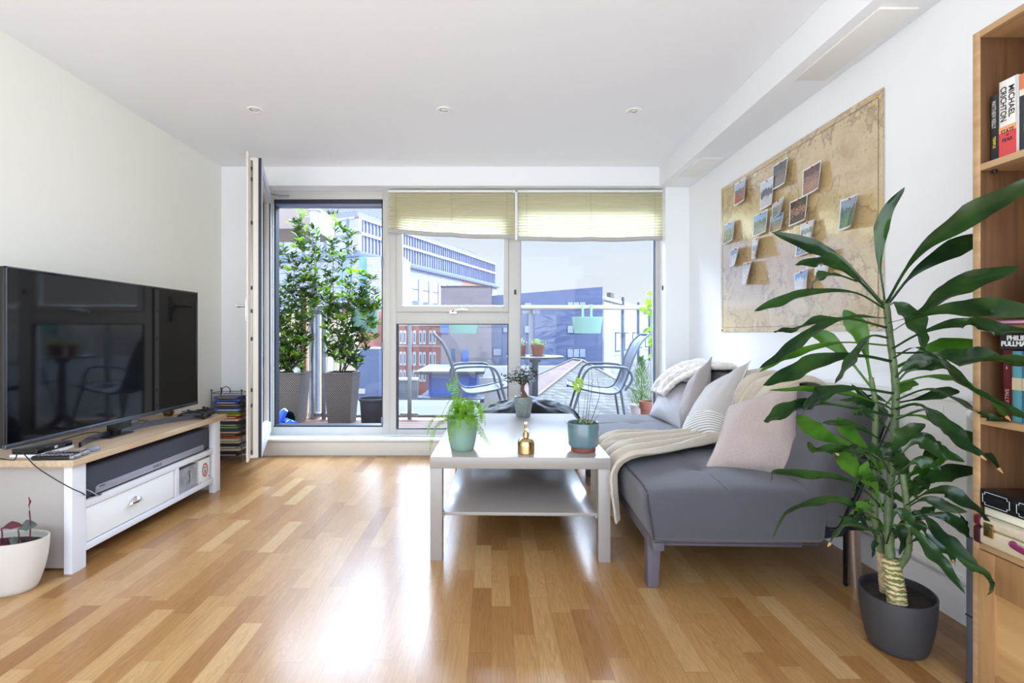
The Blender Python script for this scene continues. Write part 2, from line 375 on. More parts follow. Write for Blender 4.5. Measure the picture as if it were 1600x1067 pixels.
# fixed lights
w1 = MB()
w1.box(fx(609), W0, YW, YO, ZB, ZT, 0.003).box(W1, V0, YW-0.004, YO, ZB, ZT, 0.003).box(W0, W1, YW, YO, ZB, fz(671), 0.003).box(W0, W1, YW, YO, fz(322), ZT, 0.003).box(W0, W1, YW, YO, fz(506), fz(488), 0.003)
w1 = struct(w1.build('window_1', M_frame))
sash = MB(); a0, a1, b0, b1 = W0+0.002, W1-0.002, fz(488)+0.002, fz(323)
gx0, gx1, gz0, gz1 = fx(628.5), fx(787), fz(478), fz(332)
sash.box(a0, gx0, YW-0.012, YO-0.02, b0, b1, 0.004).box(gx1, a1, YW-0.012, YO-0.02, b0, b1, 0.004).box(gx0, gx1, YW-0.012, YO-0.02, b0, gz0, 0.004).box(gx0, gx1, YW-0.012, YO-0.02, gz1, b1, 0.004)
s1 = sash.build('opening_sash', M_frame, w1)
MB().box(gx0-0.005, gx1+0.005, YW+0.02, YW+0.026, gz0-0.005, gz1+0.005).build('window_pane', M_glass, s1)
MB().box(W0, W1, YW+0.03, YW+0.036, fz(671), fz(506)).build('window_pane', M_glass, w1)
gk = MB()
for (q0, q1, r0, r1) in ((fx(622), fx(793), fz(669), fz(507)),):
    gk.box(q0-0.012, q0, YW-0.001, YW+0.03, r0, r1).box(q1, q1+0.008, YW-0.001, YW+0.03, r0, r1).box(q0-0.012, q1+0.008, YW-0.001, YW+0.03, r0-0.006, r0).box(q0-0.012, q1+0.008, YW-0.001, YW+0.03, r1, r1+0.005)
gk.build('window_gasket', M_framedark, w1)
hd = MB().cyl(P(708, 486.5, YW-0.012), P(708, 486.5, YW-0.04), 0.012, 16)
hd.box(X(702, YW), X(714, YW), YW-0.02, YW-0.012, Z(490.5, YW), Z(484.5, YW), 0.002)
hd.tube(cat_rom([P(706, 487, YW-0.04), P(712, 484.3, YW-0.05), P(722, 483.6, YW-0.05), P(731, 484.3, YW-0.05)], 8), 0.008, 10)
hd.build('window_handle', M_chrome, s1)
w2 = MB()
w2.box(V1, OX1, YW, YO, ZB, ZT, 0.003).box(V0, V1, YW, YO, ZB, fz(671), 0.003).box(V0, V1, YW, YO, fz(320), ZT, 0.003)
w2 = struct(w2.build('window_2', M_frame))
MB().box(V0, V1, YW+0.03, YW+0.036, fz(671), fz(320)).build('window_pane', M_glass, w2)
gk = MB(); gk.box(V0, V0+0.006, YW-0.001, YW+0.03, fz(671), fz(320)).box(V1-0.012, V1, YW-0.001, YW+0.03, fz(671), fz(320)).box(V0, V1, YW-0.001, YW+0.03, fz(671), fz(669)); gk.build('window_gasket', M_alu, w2)

# ---- open door leaf, hinged on the left, swung into the room
H = Vector((X(424, 4.12), 4.12, 0)); Ff = Vector((X(409, 3.23), 3.23, 0)); dl = (Ff-H); LEN = dl.length
ang = math.atan2(dl.y, dl.x)
lf = bpy.data.objects.new('door_2', None); C.collection.objects.link(lf); lf.location = H; lf.rotation_euler = (0, 0, ang); struct(lf); ROOT[lf.name] = tuple(H)
# local x along the leaf, local y: +y is to the side facing right(+x world)?  thickness towards -y (left/interior side)
z0, z1 = 0.178, 2.125; sg = -1
sd_ = lambda a, b: (min(a, b), max(a, b))
def lbox(mb, x0, x1, ya, yb, za, zb, bev=0.003):
    y0_, y1_ = sd_(sg*ya, sg*yb); return mb.box(x0, x1, y0_, y1_, za, zb, bev)
lfr = MB(); st = 0.085
lbox(lfr, 0, st, 0.012, 0.075, z0, z1); lbox(lfr, LEN-st, LEN, 0.012, 0.075, z0, z1)
lbox(lfr, st, LEN-st, 0.012, 0.075, z0, z0+0.1); lbox(lfr, st, LEN-st, 0.012, 0.075, z1-0.085, z1)
lbox(lfr, 0.01, LEN+0.022, 0.075, 0.09, z0-0.02, z1+0.03)
lfr = lfr.build('leaf_frame', mat('leaf_paint', srgb(226, 219, 208), 0.4), lf)
out = MB()
lbox(out, 0, 0.07, 0.0, 0.013, z0, z1); lbox(out, LEN-0.07, LEN-0.004, 0.0, 0.013, z0, z1); lbox(out, 0.07, LEN-0.07, 0, 0.013, z0, z0+0.085); lbox(out, 0.07, LEN-0.07, 0, 0.013, z1-0.075, z1)
out.build('outer_cladding', mat('pale_cladding', srgb(205, 212, 226), 0.35, 0.2), lf)
gs = MB(); lbox(gs, LEN-0.006, LEN+0.004, 0.002, 0.02, z0, z1, 0.001); lbox(gs, 0.071, 0.082, 0.002, 0.02, z0+0.09, z1-0.08, 0.001); lbox(gs, LEN-0.082, LEN-0.071, 0.002, 0.02, z0+0.09, z1-0.08, 0.001)
gs.build('leaf_gasket', M_framedark, lf)
gp = MB(); lbox(gp, st-0.01, LEN-st+0.01, 0.03, 0.05, z0+0.09, z1-0.075, 0); gp.build('leaf_pane', M_glass, lf)
lk = MB(); lbox(lk, LEN, LEN+0.004, 0.052, 0.066, z0+0.02, z1-0.02, 0.001)
lk = lk.build('lock_strip', mat('lock_metal', srgb(150, 146, 140), 0.4, 0.7), lfr)
kp = MB()
for zz in (0.22, 0.52, 0.62, 0.95, 1.13, 1.28, 1.7, 1.98, 2.05): lbox(kp, LEN+0.004, LEN+0.012, 0.053, 0.065, zz-0.012, zz+0.012, 0.003)
kp.build('locking_point', M_framedark, lfr)
hl = MB(); zc = 1.145; lbox(hl, LEN-0.06, LEN-0.03, 0.09, 0.102, zc-0.08, zc+0.08, 0.003)
hl.tube([(LEN-0.045, sg*0.1, zc+0.02), (LEN-0.045, sg*0.15, zc+0.02)], 0.009, 10)
hl.tube([(LEN-0.045, sg*0.145, zc+0.02), (LEN-0.10, sg*0.155, zc+0.02), (LEN-0.16, sg*0.15, zc+0.018)], 0.009, 10, r2=0.007)
hl.build('door_handle', M_steel, lf)

# ---- access hatches in the bulkhead, downlights, alarm-free ceiling
def hatch(ya, yb, label):
    m = MB().box(1.40, 1.545, ya, yb, 2.155, 2.166, 0.004); o = m.build('access_panel', mat('hatch_paint', srgb(240, 237, 230), 0.5)); rebase(o, (1.47, (ya+yb)/2, 2.166))
    tag(o, label, 'access panel', 'hatches in the ceiling box')
hatch(3.32, 3.72, 'cream rectangular hatch under the ceiling box, close to the window corner')
hatch(1.79, 2.30, 'cream rectangular hatch under the ceiling box, above the pinned map')
def downlight():
    t = thing('ceiling_light', 'x', 'ceiling light', (0, 0, ZC), 0, 'recessed spotlights in the ceiling')
    MB().lathe([(0.030, -0.001), (0.034, -0.006), (0.043, -0.006), (0.046, -0.0005), (0.030, -0.0005)], n=32).build('bezel', M_white, t)
    MB().lathe([(0.030, -0.0006), (0.027, -0.0030), (0.022, -0.0012), (0.020, -0.0012)], n=32).build('reflector', M_chrome, t)
    MB().lathe([(0.020, -0.0014), (0.012, -0.0042), (0.0, -0.0048)], n=24).build('bulb', mat('bulb_glass', srgb(235, 235, 225), 0.15), t)
    return t
dlt = downlight()
for i, (px, py, lb) in enumerate(((398, 171, 'left one of the three round recessed spotlights, nearest the television wall'), (694, 171.5, 'middle round recessed spotlight in the ceiling'), (990, 173, 'right one of the three round recessed spotlights, nearest the ceiling box'))):
    o = dlt if i == 0 else copy_tree(dlt); y = F*(ZC-CH)/(VY-py); o.location = (X(px, y), y, ZC); o['label'] = lb

# ================================================================ BLINDS
def blind_mat():
    m = bpy.data.materials.new('pleated_fabric'); m.use_nodes = True; t = m.node_tree; b = t.nodes['Principled BSDF']; out = t.nodes['Material Output']
    b.inputs['Base Color'].default_value = srgb(246, 242, 218); b.inputs['Roughness'].default_value = 0.9
    tr = N(t, 'ShaderNodeBsdfTranslucent'); tr.inputs[0].default_value = srgb(236, 231, 200)
    ms = N(t, 'ShaderNodeMixShader'); ms.inputs[0].default_value = 0.5
    t.links.new(b.outputs[0], ms.inputs[1]); t.links.new(tr.outputs[0], ms.inputs[2]); t.links.new(ms.outputs[0], out.inputs[0]); return m
M_blind = blind_mat()
def blind(x0, x1, zt, zl, zr, label):
    Y = 4.085; t = thing('pleated_blind', label, 'blind', ((x0+x1)/2, Y, zt), 0, 'pleated blinds at the windows')
    MB().box(x0, x1, Y-0.02, Y+0.022, zt-0.012, zt+0.006, 0.003).build('head_rail', M_white, t, True)
    n = 15; Wd = x1-x0
    def zb(u): return (zl+(zr-zl)*u)+0.035-0.010*math.sin(PI*u)*abs(math.sin(2*PI*u)) + 0.003*math.sin(9*u)
    def fn(u, v):
        k = v*2*n; tri = abs((k % 2)-1); zz = (zt-0.012)+(zb(u)-(zt-0.012))*v
        return Vector((x0+0.004+(Wd-0.008)*u, Y-0.012+0.024*tri, zz))
    MB().grid(fn, 40, 2*n).build('pleated_fabric', M_blind, t, True, smooth=False)
    def bar(u, v):
        a = v*2*PI; zz = zb(u)-0.019; return Vector((x0+Wd*u, Y+0.018*math.cos(a), zz+0.019*math.sin(a)))
    MB().grid(bar, 30, 12).build('bottom_rail', mat('taupe_rail', srgb(188, 184, 182), 0.7), t, True)
    for u in (0.06, 0.5, 0.94):
        cmb = MB().tube([(x0+Wd*u, Y-0.014, zt-0.01), (x0+Wd*u, Y-0.014, zb(u)-0.005)], 0.0013, 6)
        for k in range(n): cmb.ball((x0+Wd*u, Y-0.0135, zt-0.03-(zt-0.03-zb(u))*k/n), 0.004, seg=8)
        cmb.build('blind_cord', mat('cord', srgb(205, 200, 180), 0.7), t, True)
    return t
yb_ = 4.085
blind(X(607, yb_), X(804, yb_), Z(299, yb_), Z(364, yb_), Z(374, yb_), 'cream pleated blind pulled crookedly above the opening middle window')
rb = blind(X(809, yb_), X(1036, yb_), Z(299, yb_), Z(376, yb_), Z(375.5, yb_), 'cream pleated blind hanging level over the large right window')
ch = MB().tube([(X(1037, yb_), yb_-0.02, Z(300, yb_)), (X(1037.5, yb_), yb_-0.02, Z(372, yb_))], 0.004, 6)
ch.build('pull_chain', M_white, rb, True)
cj = MB().box(X(804.5, 4.06), X(808.5, 4.06), 4.055, 4.068, Z(375, 4.06), Z(300, 4.06), 0.002).ball((X(803, 4.06), 4.055, Z(299.5, 4.06)), 0.013)
cj.build('joining_strip', M_white, rb, True)
wl = MB().box(X(803.5, YW), X(806.5, YW), YW-0.02, YW-0.006, fz(460), fz(453), 0.001).build('window_catch', M_framedark, w1)
MB().box(OX1-0.008, OX1-0.001, 4.05, 4.065, 1.34, 1.375, 0.001).build('window_catch', M_framedark, w2)

# ================================================================ TELEVISION SIDE
M_oak = wood('washed_oak_top', (srgb(178, 150, 118), srgb(206, 182, 152)), 70, 3, 0.45, 'Y')
M_cab = mat('cabinet_white', srgb(222, 222, 226), 0.45)
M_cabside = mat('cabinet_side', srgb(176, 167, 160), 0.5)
# ---- tv unit: front plane x = -1.715, back against the left wall
sx0, sxf, sy0, sy1, sh = -2.165, -1.712, 2.02, 3.13, 0.471
tv = thing('tv_cabinet', 'white low television cabinet with pale oak top, one drawer and open shelves', 'tv unit', (-1.94, 2.57, 0))
MB().box(sx0, sxf+0.018, sy0-0.012, sy1+0.045, 0.442, sh, 0.003).build('top', M_oak, tv, True)
MB().box(sx0, sxf-0.02, sy0+0.035, sy0+0.053, 0.012, 0.442, 0.001).build('side_panel', M_cabside, tv, True)
MB().box(sx0, sxf-0.02, sy1-0.03, sy1-0.012, 0.012, 0.442, 0.001).build('side_panel', M_cabside, tv, True)
MB().box(sxf-0.035, sxf, sy0+0.005, sy0+0.075, 0, 0.442, 0.002).build('front_post', M_cab, tv, True)
MB().box(sxf-0.035, sxf, sy1-0.065, sy1, 0, 0.442, 0.002).build('front_post', M_cab, tv, True)
MB().box(sxf-0.02, sxf-0.004, sy0+0.06, sy1-0.05, 0.066, 0.094, 0.0015).build('bottom_rail', M_cab, tv, True)
MB().box(sxf-0.02, sxf-0.004, sy0+0.06, sy1-0.05, 0.247, 0.277, 0.0015).build('middle_rail', M_cab, tv, True)
MB().box(sx0, sxf-0.02, sy0+0.05, sy1-0.03, 0.076, 0.092, 0.001).box(sx0, sxf-0.02, sy0+0.05, sy1-0.03, 0.260, 0.275, 0.001).box(sx0, sx0+0.012, sy0+0.05, sy1-0.03, 0.07, 0.44).build('shelf', M_cabside, tv, True)
ydv = 2.695
MB().box(sxf-0.02, sxf-0.004, ydv, ydv+0.03, 0.094, 0.247, 0.0015).box(sx0, sxf-0.02, ydv+0.005, ydv+0.022, 0.09, 0.262).build('divider', M_cab, tv, True)
dw = MB().box(sxf-0.025, sxf-0.011, sy0+0.077, ydv-0.004, 0.098, 0.243, 0.0015).build('drawer', mat('drawer_front', srgb(233, 234, 232), 0.4), tv, True)
# cup handle
yh = (sy0+0.075+ydv)/2+0.0; zh = 0.185
def cup(u, v):
    a = PI*u; b = PI/2*v; w_ = 0.042; hgt = 0.030; dp = 0.026
    return Vector((sxf-0.010+dp*math.sin(a)*math.sin(b+0.0)*1.0, yh-w_*math.cos(a)*(0.55+0.45*math.sin(b)), zh-0.012+hgt*math.cos(b)*math.sin(a)**0.6))
MB().grid(cup, 18, 8).box(sxf-0.011, sxf-0.009, yh-0.046, yh+0.046, zh-0.016, zh-0.010, 0.001).build('cup_handle', M_chrome, dw, True)
# ---- soundbar in the upper opening
sb = thing('soundbar', 'dark grey fabric soundbar filling the upper opening of the television cabinet', 'soundbar', (sxf-0.075, 2.59, 0.275))
M_spk = mat('speaker_cloth', srgb(62, 66, 78), 0.85, noise_amt=0.35, noise_scale=420, bump=0.2, bump_scale=900)
MB().box(sxf-0.125, sxf-0.022, 2.112, 3.045, 0.279, 0.408, 0.014, seg=3).build('speaker_body', M_spk, sb, True)
MB().box(sxf-0.124, sxf-0.024, 2.108, 2.114, 0.281, 0.406, 0.002).build('end_cap', mat('end_cap_grey', srgb(40, 42, 46), 0.4), sb, True)
pt = [(2.17, 0.284), (2.985, 0.284), (2.985, 0.312), (2.975, 0.318), (2.185, 0.318), (2.17, 0.310)]
st_ = MB().prism(pt, 'x', sxf-0.0235, sxf-0.0195, 0.0005).build('silver_strip', mat('matt_silver', srgb(165, 165, 178), 0.4, 0.6), sb, True)
MB().box(sxf-0.120, sxf-0.03, 2.13, 3.03, 0.275, 0.281).build('foot', M_black, sb, True)
text_mesh('SONOS', 0.020, basis((0, 1, 0), (0, 0, 1), (sxf-0.0192, 2.57, 0.3005)), 'lettering', mat('dim_print', srgb(95, 96, 108), 0.5), sb, True, bold=0.0003)
text_mesh('PLAYBAR', 0.008, basis((0, 1, 0), (0, 0, 1), (sxf-0.0192, 2.205, 0.310)), 'lettering', mat('dark_print', srgb(40, 40, 46), 0.5), sb, True, bold=0.0002)
# ---- boxes in the lower opening
gb = thing('game_box', 'silver grey boxed set with vertical title standing in the lower opening of the cabinet', 'box', (sxf-0.07, 2.80, 0.094))
MB().box(sxf-0.16, sxf-0.017, 2.742, 2.910, 0.094, 0.226, 0.001).build('sleeve', mat('marbled_silver', srgb(150, 152, 160), 0.4, 0.2, noise_amt=0.35, noise_scale=22), gb, True)
MB().box(sxf-0.15, sxf-0.020, 2.732, 2.742, 0.094, 0.226, 0.001).build('case', mat('case_dark', srgb(58, 62, 68), 0.4), gb, True)
text_mesh('CAPITAL', 0.020, basis((0, 0, -1), (0, 1, 0), (sxf-0.0165, 2.838, 0.165)), 'title', mat('dark_print', srgb(40, 40, 46), 0.5), gb, True, bold=0.0003, sx=0.9)
gb2 = thing('card_game_box', 'white box with a red ornate frame on its face in the lower opening', 'box', (sxf-0.07, 2.98, 0.094))
MB().box(sxf-0.15, sxf-0.017, 2.935, 3.045, 0.094, 0.230, 0.001).build('carton', mat('carton_white', srgb(232, 230, 228), 0.5), gb2, True)
def ring_pts(c, w_, h_, k, amp, n=90):
    return [(c[0]+ (w_*math.cos(2*PI*i/n))*(1+amp*math.sin(k*2*PI*i/n)), c[1]+(h_*math.sin(2*PI*i/n))*(1+amp*math.sin(k*2*PI*i/n+1))) for i in range(n)]
MB().tube([(sxf-0.0165, a, b) for a, b in ring_pts((2.992, 0.163), 0.024, 0.036, 12, 0.09)], 0.0036, 5, closed=True).build('ornate_frame', mat('emblem_red', srgb(176, 84, 60), 0.6), gb2, True)
MB().box(sxf-0.0172, sxf-0.0162, 2.984, 3.001, 0.140, 0.165).box(sxf-0.0172, sxf-0.0162, 2.980, 3.004, 0.172, 0.181).build('emblem', mat('emblem_slate', srgb(120, 128, 150), 0.6), gb2, True)
MB().box(sxf-0.0172, sxf-0.0162, 2.940, 2.945, 0.099, 0.106).box(sxf-0.0172, sxf-0.0162, 3.034, 3.04, 0.110, 0.118).build('small_print', mat('dark_print', srgb(40, 40, 46), 0.5), gb2, True)

# ---- television
tx, ty0, ty1, tz0, tz1 = -1.85, 1.885, 3.125, 0.545, 1.243
tl = thing('television', 'large black flat screen television on a curved silver foot', 'television', (-1.88, 2.55, sh))
MB().box(tx-0.035, tx-0.004, ty0, ty1, tz0, tz1, 0.006).box(tx-0.07, tx-0.03, ty0+0.2, ty1-0.2, tz0+0.03, tz1-0.2, 0.02).build('back_shell', mat('tv_shell', srgb(14, 14, 16), 0.3), tl, True)
bz = MB(); b_ = 0.011
bz.box(tx-0.006, tx, ty0, ty0+b_, tz0, tz1, 0.002).box(tx-0.006, tx, ty1-b_, ty1, tz0, tz1, 0.002).box(tx-0.006, tx, ty0, ty1, tz1-b_, tz1, 0.002)
bz.build('bezel', mat('gloss_black', srgb(20, 20, 22), 0.1), tl, True)
MB().box(tx-0.004, tx+0.0008, ty0+0.003, ty0+0.008, tz0, tz1).box(tx-0.004, tx+0.0008, ty0+0.003, ty1-0.003, tz1-0.004, tz1-0.001).build('edge_trim', mat('edge_silver', srgb(120, 122, 130), 0.2, 0.9), tl, True)
MB().box(tx-0.012, tx+0.004, ty0, ty1, tz0-0.004, tz0+0.016, 0.004).build('lower_bezel', mat('lower_bezel_silver', srgb(92, 98, 108), 0.25, 0.7), tl, True)
MB().box(tx-0.006, tx-0.002, ty0+b_, ty1-b_, tz0+0.014, tz1-b_).build('screen', mat('screen_glass', srgb(7, 8, 12), 0.05, spec=0.35), tl, True)
MB().box(tx-0.045, tx-0.002, 2.44, 2.56, 0.505, tz0, 0.004).build('neck', M_black, tl, True)
MB().box(tx-0.01, tx+0.008, 2.54, 2.60, 0.517, 0.537, 0.002).build('neck_clip', mat('edge_silver', srgb(120, 122, 130), 0.2, 0.9), tl, True)
arc = [(-1.855, 2.235), (-1.895, 2.33), (-1.915, 2.47), (-1.915, 2.62), (-1.885, 2.78), (-1.83, 2.90), (-1.765, 3.00)]
q = cat_rom([(a, b, 0) for a, b in arc], 40)
def band(u, v):
    i = u*40; k = min(int(i), 39); p = q[k].lerp(q[k+1], i-k); t = (q[min(k+1, 40)]-q[max(k-1, 0)]).normalized(); n_ = Vector((t.y, -t.x, 0))
    c = ((0.004, 0), (0.004, 1), (-0.004, 1), (-0.004, 0), (0.004, 0))
    w_, h_ = c[int(round(v*4))]
    return Vector((p.x+n_.x*w_, p.y+n_.y*w_, 0.4715+0.030*h_*(0.75+0.25*math.sin(PI*u))))
MB().grid(band, 40, 4).build('curved_foot', mat('brushed_silver', srgb(112, 116, 128), 0.3, 0.75), tl, True)
MB().box(-1.935, -1.86, 2.42, 2.58, 0.4715, 0.478, 0.002).cyl((-1.895, 2.5, 0.474), (-1.88, 2.5, 0.52), 0.02, 12).build('foot_plate', M_black, tl, True)
# ---- set-top box, remotes, puck, controllers, small pot
bx = thing('set_top_box', 'small black set-top box with a white base under the television corner', 'set-top box', (-1.87, 2.10, sh))
MB().box(-1.985, -1.878, 2.05, 2.225, 0.484, 0.508, 0.005).build('case', mat('gloss_black', srgb(20, 20, 22), 0.1), bx, True)
MB().box(-1.99, -1.874, 2.045, 2.23, 0.4715, 0.4845, 0.003).build('white_base', M_white, bx, True)
text_mesh('BT', 0.014, basis((0, 1, 0), (0, 0, 1), (-1.8775, 2.14, 0.4965)), 'lettering', M_white, bx, True, bold=0.0004)
def remote(loc, rz, ln, label, grey):
    t = thing('remote_control', label, 'remote control', loc, rz, 'remote controls on the cabinet')
    w_ = 0.024
    MB().box(-w_, w_, 0, ln, 0, 0.018, 0.006, seg=3).build('case', M_black, t)
    b = MB(); b2 = MB(); 
    for r in range(int(ln/0.0135)-2):
        for c in range(3):
            (b2 if (r*3+c) % 7 == 2 else b).ball((-0.013+0.013*c, 0.02+r*0.0135, 0.018), 0.0042, (1, 1, 0.5), 8)
    b.build('buttons', mat('button_grey', srgb(150, 150, 158), 0.5), t)['kind'] = 'stuff'; b2.build('coloured_buttons', mat('button_red', srgb(150, 50, 60), 0.5), t)['kind'] = 'stuff'
    MB().box(-w_-0.0005, w_+0.0005, -0.001, 0.02, 0.001, 0.0185, 0.006, seg=3).build('end_cap', mat('remote_silver', srgb(140, 142, 150), 0.35, 0.5) if grey else M_black, t)
remote((-1.698, 2.036, sh), R(94), 0.165, 'black remote control with silver end at the corner of the oak top', True)
remote((-1.712, 2.100, sh), R(101), 0.15, 'black remote control lying just behind the corner one', True)
pk = MB().lathe([(0.0, 0), (0.02, 0), (0.026, 0.004), (0.026, 0.012), (0.018, 0.02), (0, 0.022)], n=24).build('puck_sensor', mat('puck_grey', srgb(130, 136, 150), 0.35)); pk.location = (-1.745, 2.170, sh)
tag(pk, 'small round grey puck next to the remote controls', 'puck')
def controller(loc, rz, label):
    t = thing('game_controller', label, 'game controller', loc, rz, 'game controllers')
    mb = MB(); M_ctl = mat('controller_black', srgb(26, 26, 28), 0.5)
    def body(u, v):
        a = u*2*PI; s_ = math.sin(v*PI); x = math.cos(a); y = math.sin(a)
        lx = 0.078*x; ly = 0.030*y
        if y < 0: ly -= 0.035*abs(x)**2.2*(-y)**0.4
        return Vector((lx*s_**0.6, ly*s_**0.6+0.01, 0.026-0.020*math.cos(v*PI)*(1-0.25*abs(x)**3)))
    mb.grid(body, 40, 10, closed_u=True); mb.ball((-0.062, -0.030, 0.018), 0.021, (0.8, 1.5, 0.85), 14).ball((0.062, -0.030, 0.018), 0.021, (0.8, 1.5, 0.85), 14)
    mb.build('grip', M_ctl, t)
    for s_ in (-1, 1): MB().cyl((0.025*s_, -0.004, 0.042), (0.025*s_, -0.004, 0.052), 0.006, 12).ball((0.025*s_, -0.004, 0.054), 0.0105, (1, 1, 0.4), 14).build('thumb_stick', M_black, t)
    MB().box(-0.022, 0.022, 0.006, 0.032, 0.042, 0.048, 0.003).build('touch_pad', M_black, t)
    bt = MB()
    for a in range(4): bt.ball((0.052+0.011*math.cos(a*PI/2), 0.012+0.011*math.sin(a*PI/2), 0.045), 0.0045, (1, 1, 0.6), 8)
    bt.box(-0.064, -0.040, 0.009, 0.015, 0.043, 0.048, 0.001).box(-0.055, -0.049, 0.0, 0.024, 0.043, 0.048, 0.001); bt.build('buttons', M_black, t)
controller((-1.795, 2.985, sh), R(20), 'black game controller closer to the television foot')
controller((-1.78, 3.095, sh), R(-35), 'black game controller at the far end of the oak top')
cp = MB().lathe([(0.012, 0), (0.026, 0.006), (0.031, 0.02), (0.028, 0.034), (0.024, 0.036), (0.023, 0.032), (0.0, 0.030)], n=24).build('trinket_pot', mat('tortoise_gold', srgb(96, 66, 36), 0.3, 0.3, noise_amt=0.8, noise_scale=60))
cp.location = (-2.02, 3.10, sh); tag(cp, 'little brown and gold pot behind the television corner', 'pot')
cb = MB().tube(cat_rom([(-2.02, 2.03, 0.475), (-1.93, 2.006, 0.4745), P(30, 703, 1.990), P(55, 728, 1.975), P(85, 748, 1.975), P(112, 763, 2.0), P(128, 770, 2.06), P(138, 776, 2.12), (-1.705, 2.16, 0.284), (-1.717, 2.185, 0.2785)], 50), 0.0022, 6).build('cable', mat('black_cable', srgb(30, 28, 28), 0.5))
tag(cb, 'thin black cable hanging from the oak top to the soundbar', 'cable')
cb = MB().tube(cat_rom([(-1.80, 2.125, 0.34), (-1.715, 2.115, 0.315), (-1.70, 2.14, 0.287), (-1.712, 2.17, 0.2785), (-1.74, 2.20, 0.2785)], 30), 0.0022, 6).build('cable', mat('grey_cable', srgb(150, 150, 152), 0.5))
tag(cb, 'short grey cable looping by the near end of the soundbar', 'cable')
cb = MB().tube(cat_rom([(-2.05, 2.3, 0.474), (-1.97, 2.42, 0.50), (-1.93, 2.5, 0.485), (-1.99, 2.62, 0.474), (-1.95, 2.75, 0.50), (-1.97, 2.88, 0.474)], 50), 0.002, 6).build('cable', mat('black_cable', srgb(30, 28, 28), 0.5))
tag(cb, 'black cable looping on the oak top behind the curved silver foot', 'cable')

# ---- wire rack with discs
rk = thing('media_rack', 'tall black wire rack holding a stack of disc cases beside the television cabinet', 'rack', (-2.03, 3.86, 0))
M_wire = mat('wire_black', srgb(70, 70, 74), 0.35, 0.6)
wr = MB()
for (x, y) in ((-2.145, 3.935), (-1.915, 3.935), (-2.145, 3.80), (-1.915, 3.80)):
    wr.tube([(x, y, 0.012), (x, y, 0.545)], 0.0035, 8).ball((x, y, 0.549), 0.008, seg=10).ball((x, y, 0.008), 0.008, seg=10)
wr.tube(cat_rom([(-2.066, 3.80, 0.527), (-2.062, 3.80, 0.562), (-2.035, 3.80, 0.578), (-2.006, 3.80, 0.562), (-2.002, 3.80, 0.527)], 16), 0.003, 8)
for z in (0.527, 0.035):
    wr.tube([(-2.145, 3.80, z), (-1.915, 3.80, z), (-1.915, 3.935, z), (-2.145, 3.935, z)], 0.0025, 6, closed=True)
wr.build('wire_frame', M_wire, rk, True)
wr = MB()
for k in range(25):
    z = 0.046+k*0.0190
    wr.tube([(-2.145, 3.935, z), (-2.145, 3.80, z)], 0.0015, 5).tube([(-1.915, 3.935, z), (-1.915, 3.80, z)], 0.0015, 5)
    wr.tube([(-2.145, 3.90, z), (-1.915, 3.90, z)], 0.0012, 5)
wr.build('support_wires', M_wire, rk, True)
DC = [((40, 42, 48), 'black'), ((60, 46, 40), 'brown'), ((225, 220, 205), 'cream'), ((150, 150, 150), 'grey'), ((34, 36, 40), 'black'), ((205, 195, 175), 'buff'), ((212, 205, 190), 'ivory'), ((205, 106, 66), 'orange'), ((52, 56, 50), 'dark green'), ((200, 150, 140), 'pink'),
      ((60, 90, 130), 'teal blue'), ((96, 168, 66), 'bright green'), ((90, 84, 92), 'mauve grey'), ((66, 60, 60), 'dark brown'), ((235, 228, 214), 'white'), ((196, 50, 40), 'red'), ((210, 178, 60), 'yellow'), ((70, 110, 60), 'green'), ((150, 170, 190), 'pale blue'), ((50, 80, 160), 'royal blue'), ((120, 86, 60), 'tan'), ((40, 70, 150), 'blue'), ((70, 100, 180), 'mid blue'), ((52, 60, 110), 'navy')]
for k, (c, nm) in enumerate(DC):
    z = 0.0475+k*0.0190; dx = random.uniform(-0.008, 0.008)
    t = thing('disc_case', '%s disc case in the wire rack, %s' % (nm, 'lying at the bottom' if k == 0 else ('lying directly on the %s one' % DC[k-1][1])), 'disc case', (-2.03+dx, 3.865, z), 0, 'disc cases in the wire rack')
    w_ = 0.094; blu = k in (19, 21, 22, 23, 18)
    MB().box(-w_, w_, -0.067, 0.067, 0, 0.0145, 0.0015).build('case', mat('disc_'+nm.replace(' ', '_'), srgb(*c), 0.3), t)
    MB().box(-w_+0.03, w_-0.02, -0.0676, -0.067, 0.005, 0.0095).build('spine_title', mat('disc_print_%d' % (k % 3), srgb(*((225, 222, 210), (60, 60, 66), (200, 160, 90))[k % 3]), 0.5), t)
    MB().box(-w_+0.002, -w_+0.022, -0.0677, -0.067, 0.002, 0.0125).build('spine_logo', mat('disc_logo_%d' % blu, srgb(*((50, 80, 170) if blu else (110, 110, 110))), 0.5), t)

